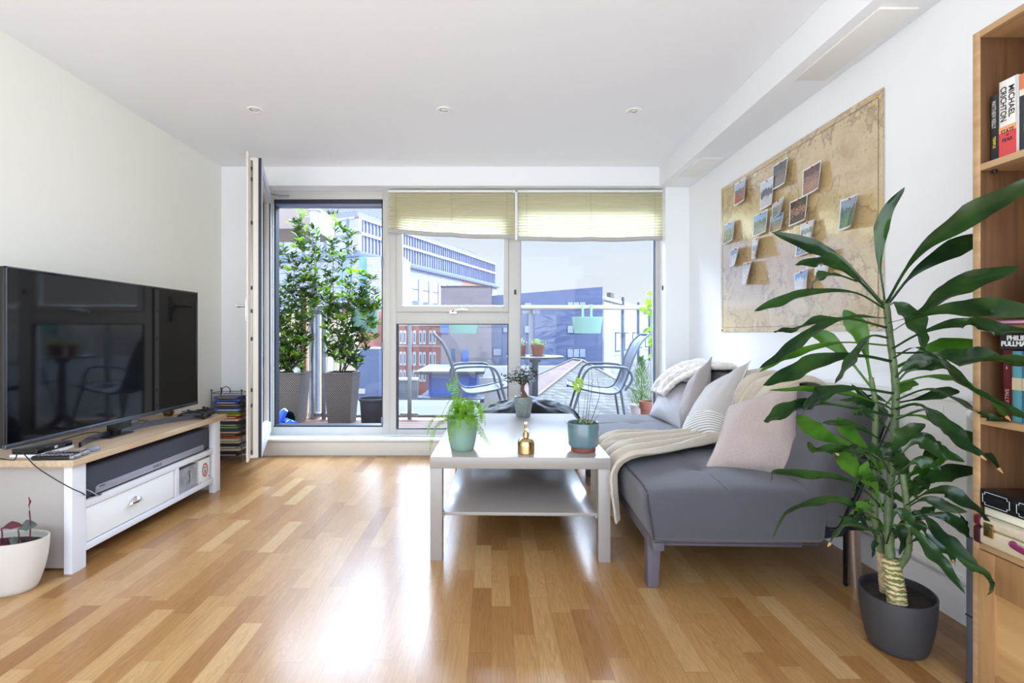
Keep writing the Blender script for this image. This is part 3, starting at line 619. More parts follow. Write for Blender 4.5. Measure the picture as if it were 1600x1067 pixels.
# ---- white oval planter at the left edge
def oval_pot(name, label, cat, loc, rot, ra, rb, ba, bb, h, m, soil, th=0.005):
    t = thing(name, label, cat, loc, rot)
    pf = []
    n = 14
    def sec(u):  # bulging taper
        k = math.sin(u*PI/2)**0.8
        return ba+(ra-ba)*k, bb+(rb-bb)*k
    mb = MB()
    prof = [(0, 0.0, 0.0)]+[(1, *([0]*2))]
    rings = [(0.001, 0.001, 0.0)]
    rings += [(ba*0.93, bb*0.93, 0.0)]
    for i in range(n+1):
        u = i/n; a, b = sec(u); rings.append((a, b, 0.004+(h-0.004)*u))
    rings += [(ra-th, rb-th, h+0.0005), (ra-th*1.2, rb-th*1.2, h-0.01)]
    for i in range(5):
        u = 1-(i+1)/6*0.35; a, b = sec(u); rings.append((a-th, b-th, h*u))
    def fn(u, v):
        k = v*(len(rings)-1); i = min(int(round(k)), len(rings)-1); a, b, z = rings[i]; an = 2*PI*u
        return Vector((a*math.cos(an), b*math.sin(an), z))
    mb.grid(fn, 56, len(rings)-1, closed_u=True); mb.build('pot', m, t)
    a, b = sec(0.86)
    mb = MB()
    def sf(u, v):
        r = v; an = 2*PI*u; x = a*0.985*r*math.cos(an); y = b*0.985*r*math.sin(an)
        return Vector((x, y, h*0.86+0.006*nz3((x, y, 0), 60)*(1-r**6)))
    mb.grid(sf, 56, 16, closed_u=True); mb.build('soil', soil, t)
    return t
M_soil = mat('soil', srgb(52, 40, 32), 0.95, noise_amt=0.5, noise_scale=150, bump=0.8, bump_scale=160)
wp = oval_pot('planter', 'white oval planter with purple-leaved trailing plant at the left edge of the floor', 'plant pot', (-1.868, 1.905, 0), R(4), 0.150, 0.087, 0.105, 0.064, 0.200, mat('pot_white', srgb(206, 198, 188), 0.35), M_soil)
pp = thing('tradescantia_plant', 'dark purple and grey-green leaves growing in the white oval planter', 'plant', (-1.868, 1.905, 0.172))
M_pur = leafmat('purple_leaf', srgb(74, 26, 42), srgb(100, 40, 56), 0.5, 0.2); M_gg = leafmat('grey_green_leaf', srgb(66, 74, 72), srgb(92, 98, 92), 0.5, 0.1)
def aff(b): return b
for (px, py, dx, dz, w_, m) in ((46, 798, 0.0, 0.055, 0.014, M_pur), (2, 826, 0.085, 0.012, 0.030, M_pur), (28, 828, 0.075, 0.02, 0.042, M_gg), (2, 856, -0.02, -0.05, 0.036, M_gg), (14, 840, 0.05, -0.045, 0.038, M_gg), (-10, 850, 0.06, -0.03, 0.04, M_pur), (-30, 830, 0.05, 0.03, 0.04, M_pur), (-45, 840, -0.05, 0.02, 0.04, M_gg), (-60, 830, -0.06, 0.03, 0.04, M_pur)):
    b = P(px, py, 1.90); b.z = max(b.z, 0.19); rt = Vector((b.x, 1.90, 0.172)); tip = b+Vector((dx, 0.0, dz))
    mb = MB(); ribbon_leaf(mb, [b, (b+tip)/2+Vector((0, 0, 0.008)), tip], w_, 0.3, 0.3, 0.05, 10, 0.2); mb.build('leaf', m, pp, True)
    MB().tube(cat_rom([rt, (rt+b)/2+Vector((0.004, 0, 0.01)), b], 8), 0.0022, 6).build('stem', M_pur, pp, True)

# ================================================================ COFFEE TABLE AND WHAT STANDS ON IT
M_lack = mat('table_white', srgb(152, 143, 135), 0.28, coat=0.3, coat_rough=0.15)
ct = thing('coffee_table', 'white square-legged coffee table with a lower shelf', 'coffee table', (-0.267, 2.150, 0), R(-1.3))
TW, TD, TH, LG = 0.780, 1.18, 0.45, 0.052
MB().box(0, TW, 0, TD, 0.400, TH, 0.0015).build('tabletop', M_lack, ct)
for (x, y) in ((0.001, 0.001), (TW-LG-0.001, 0.001), (0.001, TD-LG-0.001), (TW-LG-0.001, TD-LG-0.001)):
    MB().box(x, x+LG, y, y+LG, 0, 0.400, 0.0015).build('leg', M_lack, ct)
MB().box(LG, TW-LG, 0.022, TD-0.022, 0.190, 0.204, 0.001).build('lower_shelf', M_lack, ct)
MB().box(LG-0.004, LG+0.01, 0.024, 0.04, 0.182, 0.190).box(TW-LG-0.01, TW-LG+0.004, 0.024, 0.04, 0.182, 0.190).build('shelf_bracket', M_steel, ct)

def round_pot(name, label, cat, loc, prof, m, soilz, soilr, parts=()):
    t = thing(name, label, cat, loc)
    MB().lathe(prof, n=48).build('pot', m, t)
    mb = MB(); mb.lathe([(soilr, soilz), (soilr*0.6, soilz+0.003), (0, soilz+0.004)], n=32); mb.build('soil', M_soil, t)
    return t
# fern
FX, FY = -0.135, 2.295
round_pot('planter', 'mint green tapered pot with a fern on the near left corner of the coffee table', 'plant pot', (FX, FY, TH),
    [(0, 0), (0.050, 0), (0.054, 0.004), (0.062, 0.04), (0.069, 0.09), (0.073, 0.148), (0.070, 0.150), (0.067, 0.14), (0.062, 0.11)], mat('pot_mint', srgb(128, 156, 142), 0.45), 0.128, 0.066)
fern = thing('fern', 'bright green fern with arching drooping fronds in the mint green pot', 'plant', (FX, FY, TH+0.13))
M_fern = leafmat('fern_leaf', srgb(92, 136, 28), srgb(138, 176, 50), 0.45, 0.45, 40)
def frond(pts, L0=0.030, name='frond'):
    mb = MB(); q0_ = cat_rom(pts, 20); ln_ = sum((a-b).length for a, b in zip(q0_, q0_[1:])); n = max(14, int(ln_/0.0068)); q = cat_rom(pts, n)
    mb.tube(q, 0.0011, 5, r2=0.0005)
    for i in range(3, n):
        u = i/n; t = (q[min(i+1, n)]-q[i-1]).normalized()
        sd = t.cross(Vector((0, 0, 1)))
        if sd.length < 0.25: sd = t.cross(Vector((0, 1, 0.2)))
        sd.normalize(); up = sd.cross(t)
        L_ = 1.25*L0*(1-u)**0.5*min(1, u*6)*random.uniform(0.85, 1.1)
        for s_ in (-1, 1):
            d = (sd*s_+t*0.35+up*random.uniform(-0.25, 0.3))
            small_leaf(mb, q[i], d, up, L_, 0.0062*(1-u*0.4), 0.18)
    mb.build(name, M_fern, fern, True)
fb = Vector((FX, FY, TH+0.13))
def fr(px, py, y, mx=None, my=None, my_=None, L0=0.022):
    tip = P(px, py, y)
    if mx is None:
        d = tip-fb; m1 = fb+Vector((d.x*0.35, d.y*0.35, max(0.09, d.z*0.5+0.09))); m2 = fb+Vector((d.x*0.78, d.y*0.78, max(0.05, d.z*0.85+0.05)))
    else:
        m1 = P(mx[0], mx[1], y*0.5+FY*0.5); m2 = P(my[0], my[1], y*0.8+FY*0.2)
    frond([fb, m1, m2, tip], L0)
fr(712, 583, 2.26, (716, 650), (713, 612), L0=0.026)
fr(703, 592, 2.33, (714, 640), (706, 600), L0=0.018)
fr(702, 612, 2.33, (714, 645), (701, 600), L0=0.018)
fr(671, 706, 2.16, (702, 655), (680, 668), L0=0.026)
fr(667, 682, 2.20, (700, 650), (676, 655), L0=0.022)
fr(779, 711, 2.10, (738, 655), (756, 682), L0=0.026)
fr(785, 637, 2.20, (740, 650), (764, 629), L0=0.022)
fr(770, 640, 2.32, (742, 655), (757, 641), L0=0.018)
fr(703, 694, 2.19, (712, 655), (705, 672), L0=0.020)
fr(732, 678, 2.16, (728, 648), (732, 662), L0=0.020)
fr(718, 680, 2.17, (716, 645), (717, 660), L0=0.020)
random.seed(11)
for k in range(26):
    a = random.uniform(0, 2*PI); r = random.uniform(0.06, 0.145); hgt = random.uniform(0.02, 0.085)
    if math.sin(a) > 0: r *= 0.8
    tip = fb+Vector((r*math.cos(a)-0.015, r*math.sin(a)*0.8, hgt-0.035-0.03*r/0.13))
    m1 = fb+Vector((r*0.3*math.cos(a), r*0.3*math.sin(a), hgt*0.9+0.02)); m2 = fb+Vector((r*0.72*math.cos(a), r*0.7*math.sin(a), hgt+0.015))
    frond([fb, m1, m2, tip], random.uniform(0.016, 0.024))
# bonsai
BX, BY = 0.205, 3.20
round_pot('planter', 'speckled grey ceramic pot with a bonsai at the far edge of the coffee table', 'plant pot', (BX, BY, TH),
    [(0, 0), (0.044, 0), (0.047, 0.004), (0.050, 0.04), (0.057, 0.075), (0.060, 0.122), (0.058, 0.128), (0.054, 0.125), (0.052, 0.10)], mat('pot_speckled', srgb(122, 132, 128), 0.4, noise_amt=0.3, noise_scale=70), 0.112, 0.052)
bs = thing('bonsai_tree', 'small bonsai with a swollen brown trunk and dark leaves in the speckled pot', 'plant', (BX, BY, TH+0.112))
M_bark = mat('bark_brown', srgb(98, 78, 64), 0.8, noise_amt=0.4, noise_scale=60, bump=0.4, bump_scale=90)
bb = Vector((BX, BY, TH+0.112))
mb = MB(); mb.tube(cat_rom([bb+Vector((-0.008, 0, -0.01)), bb+Vector((0.004, 0, 0.015)), bb+Vector((0.002, 0, 0.04)), bb+Vector((-0.006, 0, 0.065)), bb+Vector((0.0, 0, 0.09))], 20), lambda u: 0.030*(1-u)**1.3+0.006+0.004*math.sin(9*u), 12)
for s_ in (-1, 1): mb.tube(cat_rom([bb+Vector((s_*0.004, 0, 0.02)), bb+Vector((s_*0.026, -0.01, 0.008)), bb+Vector((s_*0.034, -0.014, -0.004))], 8), 0.009, 8, r2=0.004)
mb.build('trunk', M_bark, bs, True)
mb = MB(); brs = []
for (px, py) in ((800, 590), (790, 586), (812, 578), (828, 582), (836, 576), (822, 572), (806, 574), (832, 592), (818, 590)):
    tip = P(px, py, BY+random.uniform(-0.07, 0.07)); s0 = bb+Vector((-0.002, 0, random.uniform(0.06, 0.088)))
    q_ = cat_rom([s0, s0.lerp(tip, 0.45)+Vector((random.uniform(-.012, .012), 0, 0.012)), tip], 10); mb.tube(q_, 0.0042, 6, r2=0.0014); brs.append(q_)
mb.build('branches', M_bark, bs, True)
mb = MB()
for q_ in brs:
    for k in range(26):
        p = q_[random.randint(4, 10)]+Vector((random.gauss(0, .017), random.gauss(0, .02), random.gauss(0.004, .011)))
        small_leaf(mb, p, (random.gauss(0, 1), random.gauss(0, 1), random.uniform(-.4, .5)), (random.gauss(0, .4), random.gauss(0, .4), 1), random.uniform(0.022, 0.034), random.uniform(0.012, 0.017), 0.1)
mb.build('foliage', leafmat('bonsai_leaf', srgb(20, 34, 22), srgb(44, 64, 40), 0.6, 0.12, 50), bs, True)['kind'] = 'stuff'
# glazed pot with twigs
TX, TY = 0.419, 2.265
gpz = thing('planter', 'blue-grey glazed pot on a terracotta foot on the near right of the coffee table', 'plant pot', (TX, TY, TH))
MB().lathe([(0, 0.020), (0.058, 0.020), (0.066, 0.026), (0.0705, 0.036), (0.0715, 0.128), (0.0700, 0.131), (0.0665, 0.128), (0.0655, 0.10)], n=48).build('pot', mat('glaze_teal', srgb(92, 118, 124), 0.15, noise_amt=0.12, noise_scale=25, coat=0.5), gpz)
MB().lathe([(0, 0), (0.053, 0), (0.056, 0.003), (0.056, 0.020), (0.05, 0.022), (0, 0.022)], n=48).build('terracotta_foot', mat('terracotta_dark', srgb(128, 66, 52), 0.7), gpz)
MB().lathe([(0.0655, 0.112), (0.03, 0.114), (0, 0.116)], n=32).build('soil', mat('clay_soil', srgb(96, 62, 50), 0.9, noise_amt=0.4, noise_scale=150, bump=0.6, bump_scale=160), gpz)
tg = thing('seedling', 'thin bare twigs with one yellow-green leaf tuft in the blue-grey pot', 'plant', (TX, TY, TH+0.113))
M_twig = mat('twig', srgb(84, 66, 58), 0.8)
def tw(pts, r=0.0016, y=TY, m=None, nm='stem'):
    MB().tube(cat_rom([P(a, b, y+d) for a, b, d in pts], 20), r, 6, r2=r*0.4).build(nm, m or M_twig, tg, True)
tw([(902, 668, 0), (904, 640, 0), (903, 605, 0.005)], 0.0022)
tw([(913, 668, 0.02), (917, 640, 0.02), (920, 590, 0.03), (916, 562, 0.04)])
tw([(918, 668, 0), (921, 635, 0), (925, 600, 0.01), (924, 572, 0.01)])
tw([(920, 668, 0.01), (930, 640, 0.0), (937, 615, -0.01), (933, 590, -0.01)], 0.0018)
tw([(922, 668, -0.01), (930, 655, -0.02), (938, 642, -0.02)], 0.0012)
tw([(924, 600, 0.01), (928, 594, 0.01)], 0.001); tw([(908, 668, -0.01), (912, 640, 0), (916, 610, 0)], 0.0013)
tw([(893, 668, -0.04), (882, 658, -0.05)], 0.0012)
M_yl = leafmat('lime_leaf', srgb(110, 140, 30), srgb(160, 180, 60), 0.5, 0.4, 60)
mb = MB()
for (px, py, dx, dy) in ((903, 603, -8, 6), (903, 600, 8, 4), (903, 598, -3, -14), (904, 600, 6, -8), (903, 604, 0, 14), (902, 602, -8, -4)):
    p = P(px, py, TY); small_leaf(mb, p, (dx, -2, -dy), (0, -1, 0.3), 0.030, 0.02, 0.1)
mb.build('leaf_tuft', M_yl, tg, True)
mb = MB()
for k in range(26):
    p = P(random.uniform(898, 928), random.uniform(655, 664), TY+random.uniform(-0.04, 0.02)); small_leaf(mb, p, (random.gauss(0, 1), random.gauss(0, 1), 0.5), (0, 0, 1), 0.018, 0.010, 0.1)
mb.build('low_leaves', M_yl, tg, True)
# brass mister
ms_ = thing('plant_mister', 'small brass plant mister in the middle of the coffee table', 'plant mister', (0.154, 2.218, TH))
M_brass = mat('brass', srgb(205, 178, 128), 0.16, 1.0)
def rib(u, v):
    prof = [(0.002, 0.0), (0.036, 0.0), (0.039, 0.004), (0.0385, 0.045), (0.036, 0.056), (0.026, 0.066), (0.013, 0.072), (0.012, 0.080)]
    k = v*(len(prof)-1); i = min(int(k), len(prof)-2); f = k-i; r = prof[i][0]*(1-f)+prof[i+1][0]*f; z = prof[i][1]*(1-f)+prof[i+1][1]*f
    return Vector((r*math.cos(2*PI*u), r*math.sin(2*PI*u), z))
MB().grid(rib, 48, 28, closed_u=True).build('bottle', M_brass, ms_)
MB().cyl((0, 0, 0.076), (0, 0, 0.090), 0.0145, 20).cyl((0, 0, 0.09), (0, 0, 0.102), 0.009, 16).box(-0.006, 0.008, -0.012, 0.012, 0.098, 0.112, 0.002).cyl((0.004, -0.010, 0.105), (0.006, -0.034, 0.107), 0.005, 12).build('pump_head', M_brass, ms_)
MB().cyl((0, 0, 0.108), (0, 0, 0.134), 0.0035, 12).build('plunger', M_brass, ms_)
MB().cyl((0, 0, 0.131), (0, 0, 0.139), 0.008, 16).build('button', M_white, ms_)
MB().cyl((-0.006, -0.006, 0.112), (-0.006, -0.008, 0.128), 0.003, 8).build('trigger', M_brass, ms_)

# ================================================================ SOFA
def fabric(name, col, amt=0.12, sc=350, bump=0.35, bsc=900, sheen=0.25, rough=0.95):
    return mat(name, col, rough, noise_amt=amt, noise_scale=sc, bump=bump, bump_scale=bsc, sheen=sheen)
M_sofa = fabric('sofa_grey', srgb(76, 73, 78))
M_pipe = mat('sofa_piping', srgb(52, 52, 60), 0.9)
SA = R(-1.9); SO = Vector((0.575, 1.845, 0)); SL = 1.72; SW = 0.60
sofa = thing('sofa_bed', 'blue-grey upholstered sofa bed with tufted seat and low sloping backrest', 'sofa', SO, SA)
Ms = Matrix.Translation(SO) @ Matrix.Rotation(SA, 4, 'Z')
def rbox(mb, sx, sy, sz, r, cuts, disp=None, M=None):
    """soft box, base at origin corner"""
    t = bmesh.new(); bmesh.ops.create_cube(t, size=2); bmesh.ops.subdivide_edges(t, edges=t.edges[:], cuts=cuts, use_grid_fill=True)
    h = Vector((sx/2, sy/2, sz/2))
    for v in t.verts:
        p = Vector((v.co.x*h.x, v.co.y*h.y, v.co.z*h.z))
        # crowd rows to the edges
        for i in range(3):
            c = v.co[i]; p[i] = math.copysign(abs(c)**0.8, c)*h[i]
        inn = Vector([max(-(h[i]-r), min(h[i]-r, p[i])) for i in range(3)]); d = p-inn
        if d.length > 1e-6: p = inn+d.normalized()*min(r, d.length if (abs(d.x) < 1e-6)+(abs(d.y) < 1e-6)+(abs(d.z) < 1e-6) == 2 else r)
        p = p+h
        if disp: p = disp(p)
        v.co = p
    return mb.add(t, M)
ST = 0.395                                                     # top of the seat
tufts = [(0.30, 0.31), (0.30, 0.66), (0.30, 1.04), (0.30, 1.40)]
seams_y = [0.31, 0.66, 1.04, 1.40]
def seat_h(x, y):
    """upper surface of the seat in sofa space"""
    z = ST+0.018*math.sin(PI*min(1, max(0, x/0.66)))**0.7
    for sy_ in seams_y: z -= 0.007*math.exp(-((y-sy_)/0.012)**2)
    z -= 0.006*math.exp(-((x-0.31)/0.012)**2)
    for tx_, ty_ in tufts: z -= 0.020*math.exp(-(((x-tx_)/0.06)**2+((y-ty_)/0.06)**2))
    if y < 0.12: z -= 0.02*(1-y/0.12)**2
    return z
def seat_disp(p):
    q = p.copy(); k = p.z/(ST-0.205)
    if k > 0.6:
        wgt = (k-0.6)/0.4; q.z = p.z+(seat_h(p.x, p.y)-ST)*wgt
    if p.x < 0.2: q.x -= 0.012*math.sin(PI*min(1, k))
    q.x += 0.028*(1-k)*(1 if p.x < 0.3 else 0)
    q.y -= 0.012*math.sin(PI*min(1, k))*(1 if p.y < 0.3 else 0)
    q.z += 0.205
    q.z += 0.003*nz3((p.x*4, p.y*4, p.z*4))
    return q
rbox(MB(), 0.66, SL, ST-0.205, 0.030, 44, seat_disp).build('seat', M_sofa, sofa)
pp_ = MB()
y_ = 0.33
pp_.tube([(0.012, 0.035+i*0.02, seat_h(0.03, 0.035+i*0.02)-0.003) for i in range(82)], 0.0022, 6)
seat_o = sofa.children[0]
pp_.tube(cat_rom([(0.012, 0.02, ST-0.012), (0.006, -0.008, ST-0.045), (0.014, -0.012, 0.30), (0.030, 0.000, 0.215)], 20), 0.0025, 6)
pp_.tube([(0.03+i*0.02, 0.002, 0.2075) for i in range(31)], 0.0022, 6)
pp_.build('piping', M_pipe, sofa)
sm = MB()
for sy_ in seams_y: sm.tube([(0.03+i*0.03, sy_, seat_h(0.03+i*0.03, sy_)+0.0006) for i in range(19)], 0.0012, 5)
sm.tube([(0.31, 0.03+i*0.02, seat_h(0.31, 0.03+i*0.02)+0.0006) for i in range(84)], 0.0012, 5)
sm.build('seam', M_pipe, sofa)
# backrest: sloping slab
BXs = 0.575; dirv = Vector((0.22, 0, 0.50)).normalized(); nrm = Vector((-dirv.z, 0, dirv.x)); BT = 0.135; BLN = 0.50
base_p = Vector((BXs+0.070, 0, 0.275))
def back_pt(s, y, d):    # s along slope 0..BLN, d outwards from the mid-plane
    return base_p+dirv*s+nrm*d+Vector((0, y, 0))
def back_disp(p):
    # p.x = thickness direction, p.y along sofa, p.z along slope
    d = p.x-BT/2; s = p.z
    if d > 0:
        for sy_ in seams_y: d -= 0.008*math.exp(-((p.y-sy_)/0.014)**2)*1.0
        d -= 0.007*math.exp(-((s-0.28)/0.014)**2)
        for sy_ in seams_y: d -= 0.018*math.exp(-(((p.y-sy_)/0.06)**2+((s-0.28)/0.06)**2))
        d += 0.012*math.sin(PI*s/BLN)
    q = base_p+dirv*s+nrm*d; q.y = p.y; q.z += 0.0025*nz3((p.x*5, p.y*5, p.z*5)); return q
rbox(MB(), BT, SL, BLN, 0.035, 40, back_disp).build('backrest', M_sofa, sofa)
bp_ = MB(); lp = []
for (s, d) in ((0.0, -0.03), (0.012, -0.060), (0.05, -0.068), (BLN-0.04, -0.068), (BLN-0.005, -0.048), (BLN, 0.0), (BLN-0.005, 0.048), (BLN-0.04, 0.068)):
    p = back_pt(s, 0.004, d); lp.append(p)
bp_.tube(cat_rom(lp, 30), 0.0028, 6); bp_.tube([back_pt(BLN-0.008, 0.03+i*0.03, 0.062) for i in range(56)], 0.0028, 6)
for sy_ in seams_y: bp_.tube([back_pt(0.12+0.04*i, sy_, BT/2+0.011*math.sin(PI*(0.12+0.04*i)/BLN)-0.007) for i in range(10)], 0.0014, 5)
bp_.build('piping', M_pipe, sofa)
MB().prism([(0.60, 0.205), (0.74, 0.225), (0.81, 0.40), (0.895, 0.64), (0.88, 0.64), (0.78, 0.43), (0.66, 0.28)], 'y', 0.03, SL-0.03, 0.008).build('underside_cover', mat('dark_cover', srgb(26, 26, 34), 0.85), sofa)
M_leg = mat('leg_grey_wood', srgb(92, 84, 90), 0.6)
MB().box(0.03, 0.075, 0.02, SL-0.02, 0.165, 0.215, 0.006).build('side_rail', M_leg, sofa)
MB().box(0.07, 0.60, 0.05, 0.09, 0.175, 0.21, 0.004).box(0.07, 0.60, SL-0.09, SL-0.05, 0.175, 0.21, 0.004).build('cross_rail', M_leg, sofa)
for yy in (0.075, SL-0.15):
    MB().prism([(0.026, 0.21), (0.026, 0.0), (0.070, 0.0), (0.082, 0.21)], 'y', yy, yy+0.05, 0.006).build('leg', M_leg, sofa)
for yy in (0.12, SL-0.12):
    MB().tube([(0.83, yy, 0.30), (0.845, yy, 0.0)], 0.021, 20).build('chrome_leg', mat('bronze_chrome', srgb(170, 148, 134), 0.3, 0.6), sofa)
    MB().box(0.800, 0.808, yy-0.01, yy+0.01, 0.0, 0.30, 0.003).build('inner_bracket', M_black, sofa)
MB().box(0.68, 0.86, 0.09, 0.15, 0.225, 0.30, 0.006).build('hinge_bracket', M_black, sofa)

# ---- throws
def S(x, y, z): return Ms @ Vector((x, y, z))
def seat_world_z(x, y):
    q = Ms.inverted() @ Vector((x, y, 0)); return seat_h(q.x, q.y)
def throw(name, label, mtl, A, B, nu, nv, folds, amp, thick, fuzz=0.003, seed=0, group=None, ph=0):
    """cloth between two edge curves, with long folds running along it"""
    qa = cat_rom(A, nu); qb = cat_rom(B, nu); mb = MB()
    rows = []
    def fn(u, v):
        k = u*nu; i = min(int(round(k)), nu); a = qa[i]; b = qb[i]; p = a.lerp(b, v)
        t = (qa[min(i+1, nu)]+qb[min(i+1, nu)]-qa[max(i-1, 0)]-qb[max(i-1, 0)]).normalized(); sd = (b-a).normalized(); n = sd.cross(t).normalized()
        if n.z < -0.2 or (abs(n.z) <= 0.2 and n.x > 0): n = -n
        am = amp(u) if callable(amp) else amp
        f = 0.5+0.5*math.sin(folds*2*PI*v+ph+2.2*nz3((u*3, v*1.2, seed))+1.6*math.sin(u*5+seed))
        f2 = 0.5+0.5*math.sin(folds*1.9*2*PI*v+ph*2+3.0*nz3((u*4, v*2, seed+5)))
        return p+n*(am*(0.75*f+0.25*f2)+0.004)+n*fuzz*nz3((p.x*55, p.y*55, p.z*55))
    mb.grid(fn, nu, nv); o = mb.build(name, mtl, ang=80)
    sol = o.modifiers.new('thickness', 'SOLIDIFY'); sol.thickness = thick; sol.offset = 0.0
    sub = o.modifiers.new('smooth', 'SUBSURF'); sub.levels = 1; sub.render_levels = 1
    return tag(o, label, 'throw', group)
M_cream = fabric('throw_cream', srgb(214, 198, 174), 0.10, 160, 0.7, 420, 0.5)
# cream throw: over the backrest, across the seat, hanging in front of the sofa
def BP(s, y, d): return Ms @ back_pt(s, y, d)
fz0 = ST+0.03
A = [BP(BLN-0.14, 0.40, -BT/2-0.012), BP(BLN-0.02, 0.40, -BT/2-0.008), BP(BLN+0.012, 0.40, 0.0), BP(BLN-0.04, 0.42, BT/2+0.014), BP(0.36, 0.48, BT/2+0.03), BP(0.20, 0.56, BT/2+0.03), S(0.50, 0.60, fz0+0.012), S(0.34, 0.50, fz0), S(0.15, 0.34, fz0), S(0.03, 0.28, fz0-0.004), S(-0.022, 0.28, fz0-0.045), S(-0.028, 0.28, 0.30), S(-0.012, 0.30, 0.16)]
B = [BP(BLN-0.16, 0.96, -BT/2-0.012), BP(BLN-0.02, 0.96, -BT/2-0.008), BP(BLN+0.012, 0.95, 0.0), BP(BLN-0.04, 0.94, BT/2+0.014), BP(0.36, 0.90, BT/2+0.03), BP(0.20, 0.86, BT/2+0.03), S(0.50, 0.84, fz0+0.012), S(0.34, 0.82, fz0), S(0.15, 0.80, fz0), S(0.03, 0.78, fz0-0.004), S(-0.03, 0.77, fz0-0.045), S(-0.04, 0.76, 0.30), S(-0.045, 0.78, 0.15)]
throw('throw_blanket', 'cream fleece throw draped over the backrest, seat and front of the sofa', M_cream, A, B, 110, 46, 4.2, lambda u: 0.030+0.026*math.sin(PI*u), 0.013, seed=3)
# fluffy throw on the far end of the backrest
M_fur = fabric('throw_fluffy', srgb(222, 213, 202), 0.16, 60, 0.9, 130, 0.6)
A = [BP(BLN-0.17, 1.18, -BT/2-0.012), BP(BLN+0.0, 1.17, -BT/2-0.006), BP(BLN+0.030, 1.17, 0.01), BP(BLN-0.02, 1.20, BT/2+0.02), BP(0.43, 1.27, BT/2+0.07), BP(0.34, 1.34, BT/2+0.13), BP(0.22, 1.42, BT/2+0.15)]
B = [BP(BLN-0.17, 1.70, -BT/2-0.012), BP(BLN+0.0, 1.71, -BT/2-0.006), BP(BLN+0.030, 1.71, 0.01), BP(BLN-0.02, 1.71, BT/2+0.03), BP(0.43, 1.71, BT/2+0.08), BP(0.33, 1.72, BT/2+0.14), BP(0.21, 1.72, BT/2+0.17)]
throw('fluffy_throw', 'fluffy off-white throw bunched over the far end of the sofa backrest', M_fur, A, B, 70, 40, 2.7, 0.032, 0.024, fuzz=0.010, seed=9)

# ---- cushions
def cushion(label, mtl, w_, h_, th, M, C4, stripe=None, wr=0.006, seed=0, pipe=None, group='cushions on the sofa', sag=0.0):
    t = thing('cushion', label, 'cushion', M.translation, 0, group)
    def pos(u, v, sgn):
        a = (u-0.5)*2; b = (v-0.5)*2
        x = w_/2*a*(1-0.075*(1-b*b)*a*a); y = h_/2*b*(1-0.075*(1-a*a)*b*b)
        k = max(0, (1-abs(a)**2.6)*(1-abs(b)**2.6))**0.62
        z = th/2*k*sgn
        z += wr*k*nz3((a*2.2+seed, b*2.2, sgn*3))+wr*1.2*nz3((a*1.2+seed, b*1.2+4, sgn))*k
        z += wr*0.9*math.sin(9*a+3*b+seed)*max(0, abs(a*b))**1.0*k*sgn
        z -= sag*(a*a+b*b*0.6)
        uu = x/w_+0.5; vv = y/h_+0.5; bl, br, tl, tr = C4
        return (bl*(1-uu)+br*uu)*(1-vv)+(tl*(1-uu)+tr*uu)*vv + (M.to_3x3() @ Vector((0, 0, z)))
    n = 34
    if stripe:
        MB().grid(lambda u, v: pos(u, 0.27+0.73*v, 1), n, n).build('cover', mtl, t, True)
        MB().grid(lambda u, v: pos(u, 0.27*v, 1), n, 12).build('striped_panel', stripe, t, True)
        MB().grid(lambda u, v: pos(u, v, -1), n, n).build('back_cover', mtl, t, True)
        MB().tube([pos(i/24, 0.27, 1) for i in range(25)], 0.0025, 6).build('panel_piping', pipe, t, True)
    else:
        front = MB(); front.grid(lambda u, v: pos(u, v, 1), n, n)
        front.grid(lambda u, v: pos(u, v, -1), n, n); bmesh.ops.remove_doubles(front.bm, verts=front.bm.verts[:], dist=0.0006); front.build('cover', mtl, t, True)
    ed = [pos(i/20, 0, 0) for i in range(20)]+[pos(1, i/20, 0) for i in range(20)]+[pos(1-i/20, 1, 0) for i in range(20)]+[pos(0, 1-i/20, 0) for i in range(20)]
    MB().tube(ed, 0.0028, 6, closed=True).build('edge_seam', pipe or mtl, t, True)
    return t
def stripes(name, c1, c2, freq, axis):
    m = bpy.data.materials.new(name); m.use_nodes = True; t = m.node_tree; b = t.nodes['Principled BSDF']
    tcn = N(t, 'ShaderNodeTexCoord'); wv = N(t, 'ShaderNodeTexWave'); wv.bands_direction = axis; wv.inputs['Scale'].default_value = freq; wv.inputs['Distortion'].default_value = 0.5
    t.links.new(tcn.outputs['Object'], wv.inputs[0]); r = N(t, 'ShaderNodeValToRGB'); t.links.new(wv.outputs[0], r.inputs[0])
    r.color_ramp.elements[0].position = 0.42; r.color_ramp.elements[1].position = 0.58; r.color_ramp.elements[0].color = c1; r.color_ramp.elements[1].color = c2
    t.links.new(r.outputs[0], b.inputs['Base Color']); b.inputs['Roughness'].default_value = 0.95; return m
def pose(center, xdir, ydir): return basis(xdir, ydir, center)
# nearest: rosy beige, leaning back on the throw
M_rosy = fabric('cushion_rosy', srgb(194, 174, 166), 0.14, 200, 0.5, 500)
def corners(bl, br, tl, tr):
    c = (bl+br+tl+tr)/4; x = (br-bl)+(tr-tl); y = (tl-bl)+(tr-br); return c, x, y, x.length/2, y.length/2
def cush_c(label, mtl, th, bl, br, tl, tr, **k):
    c, x, y, w_, h_ = corners(bl, br, tl, tr); return cushion(label, mtl, w_, h_, th, pose(c, x, y), (bl, br, tl, tr), **k)
cush_c('large rosy beige cushion nearest the camera, slumped against the sofa backrest', M_rosy, 0.15, P(1100, 735, 2.16), P(1260, 746, 2.03), P(1138, 634, 2.36), P(1248, 596, 2.22), wr=0.012, seed=2.3)
M_lin = fabric('cushion_linen', srgb(190, 184, 178), 0.08, 300, 0.4, 700)
M_strp = stripes('ticking_stripe', srgb(158, 154, 150), srgb(222, 218, 210), 30, 'DIAGONAL')
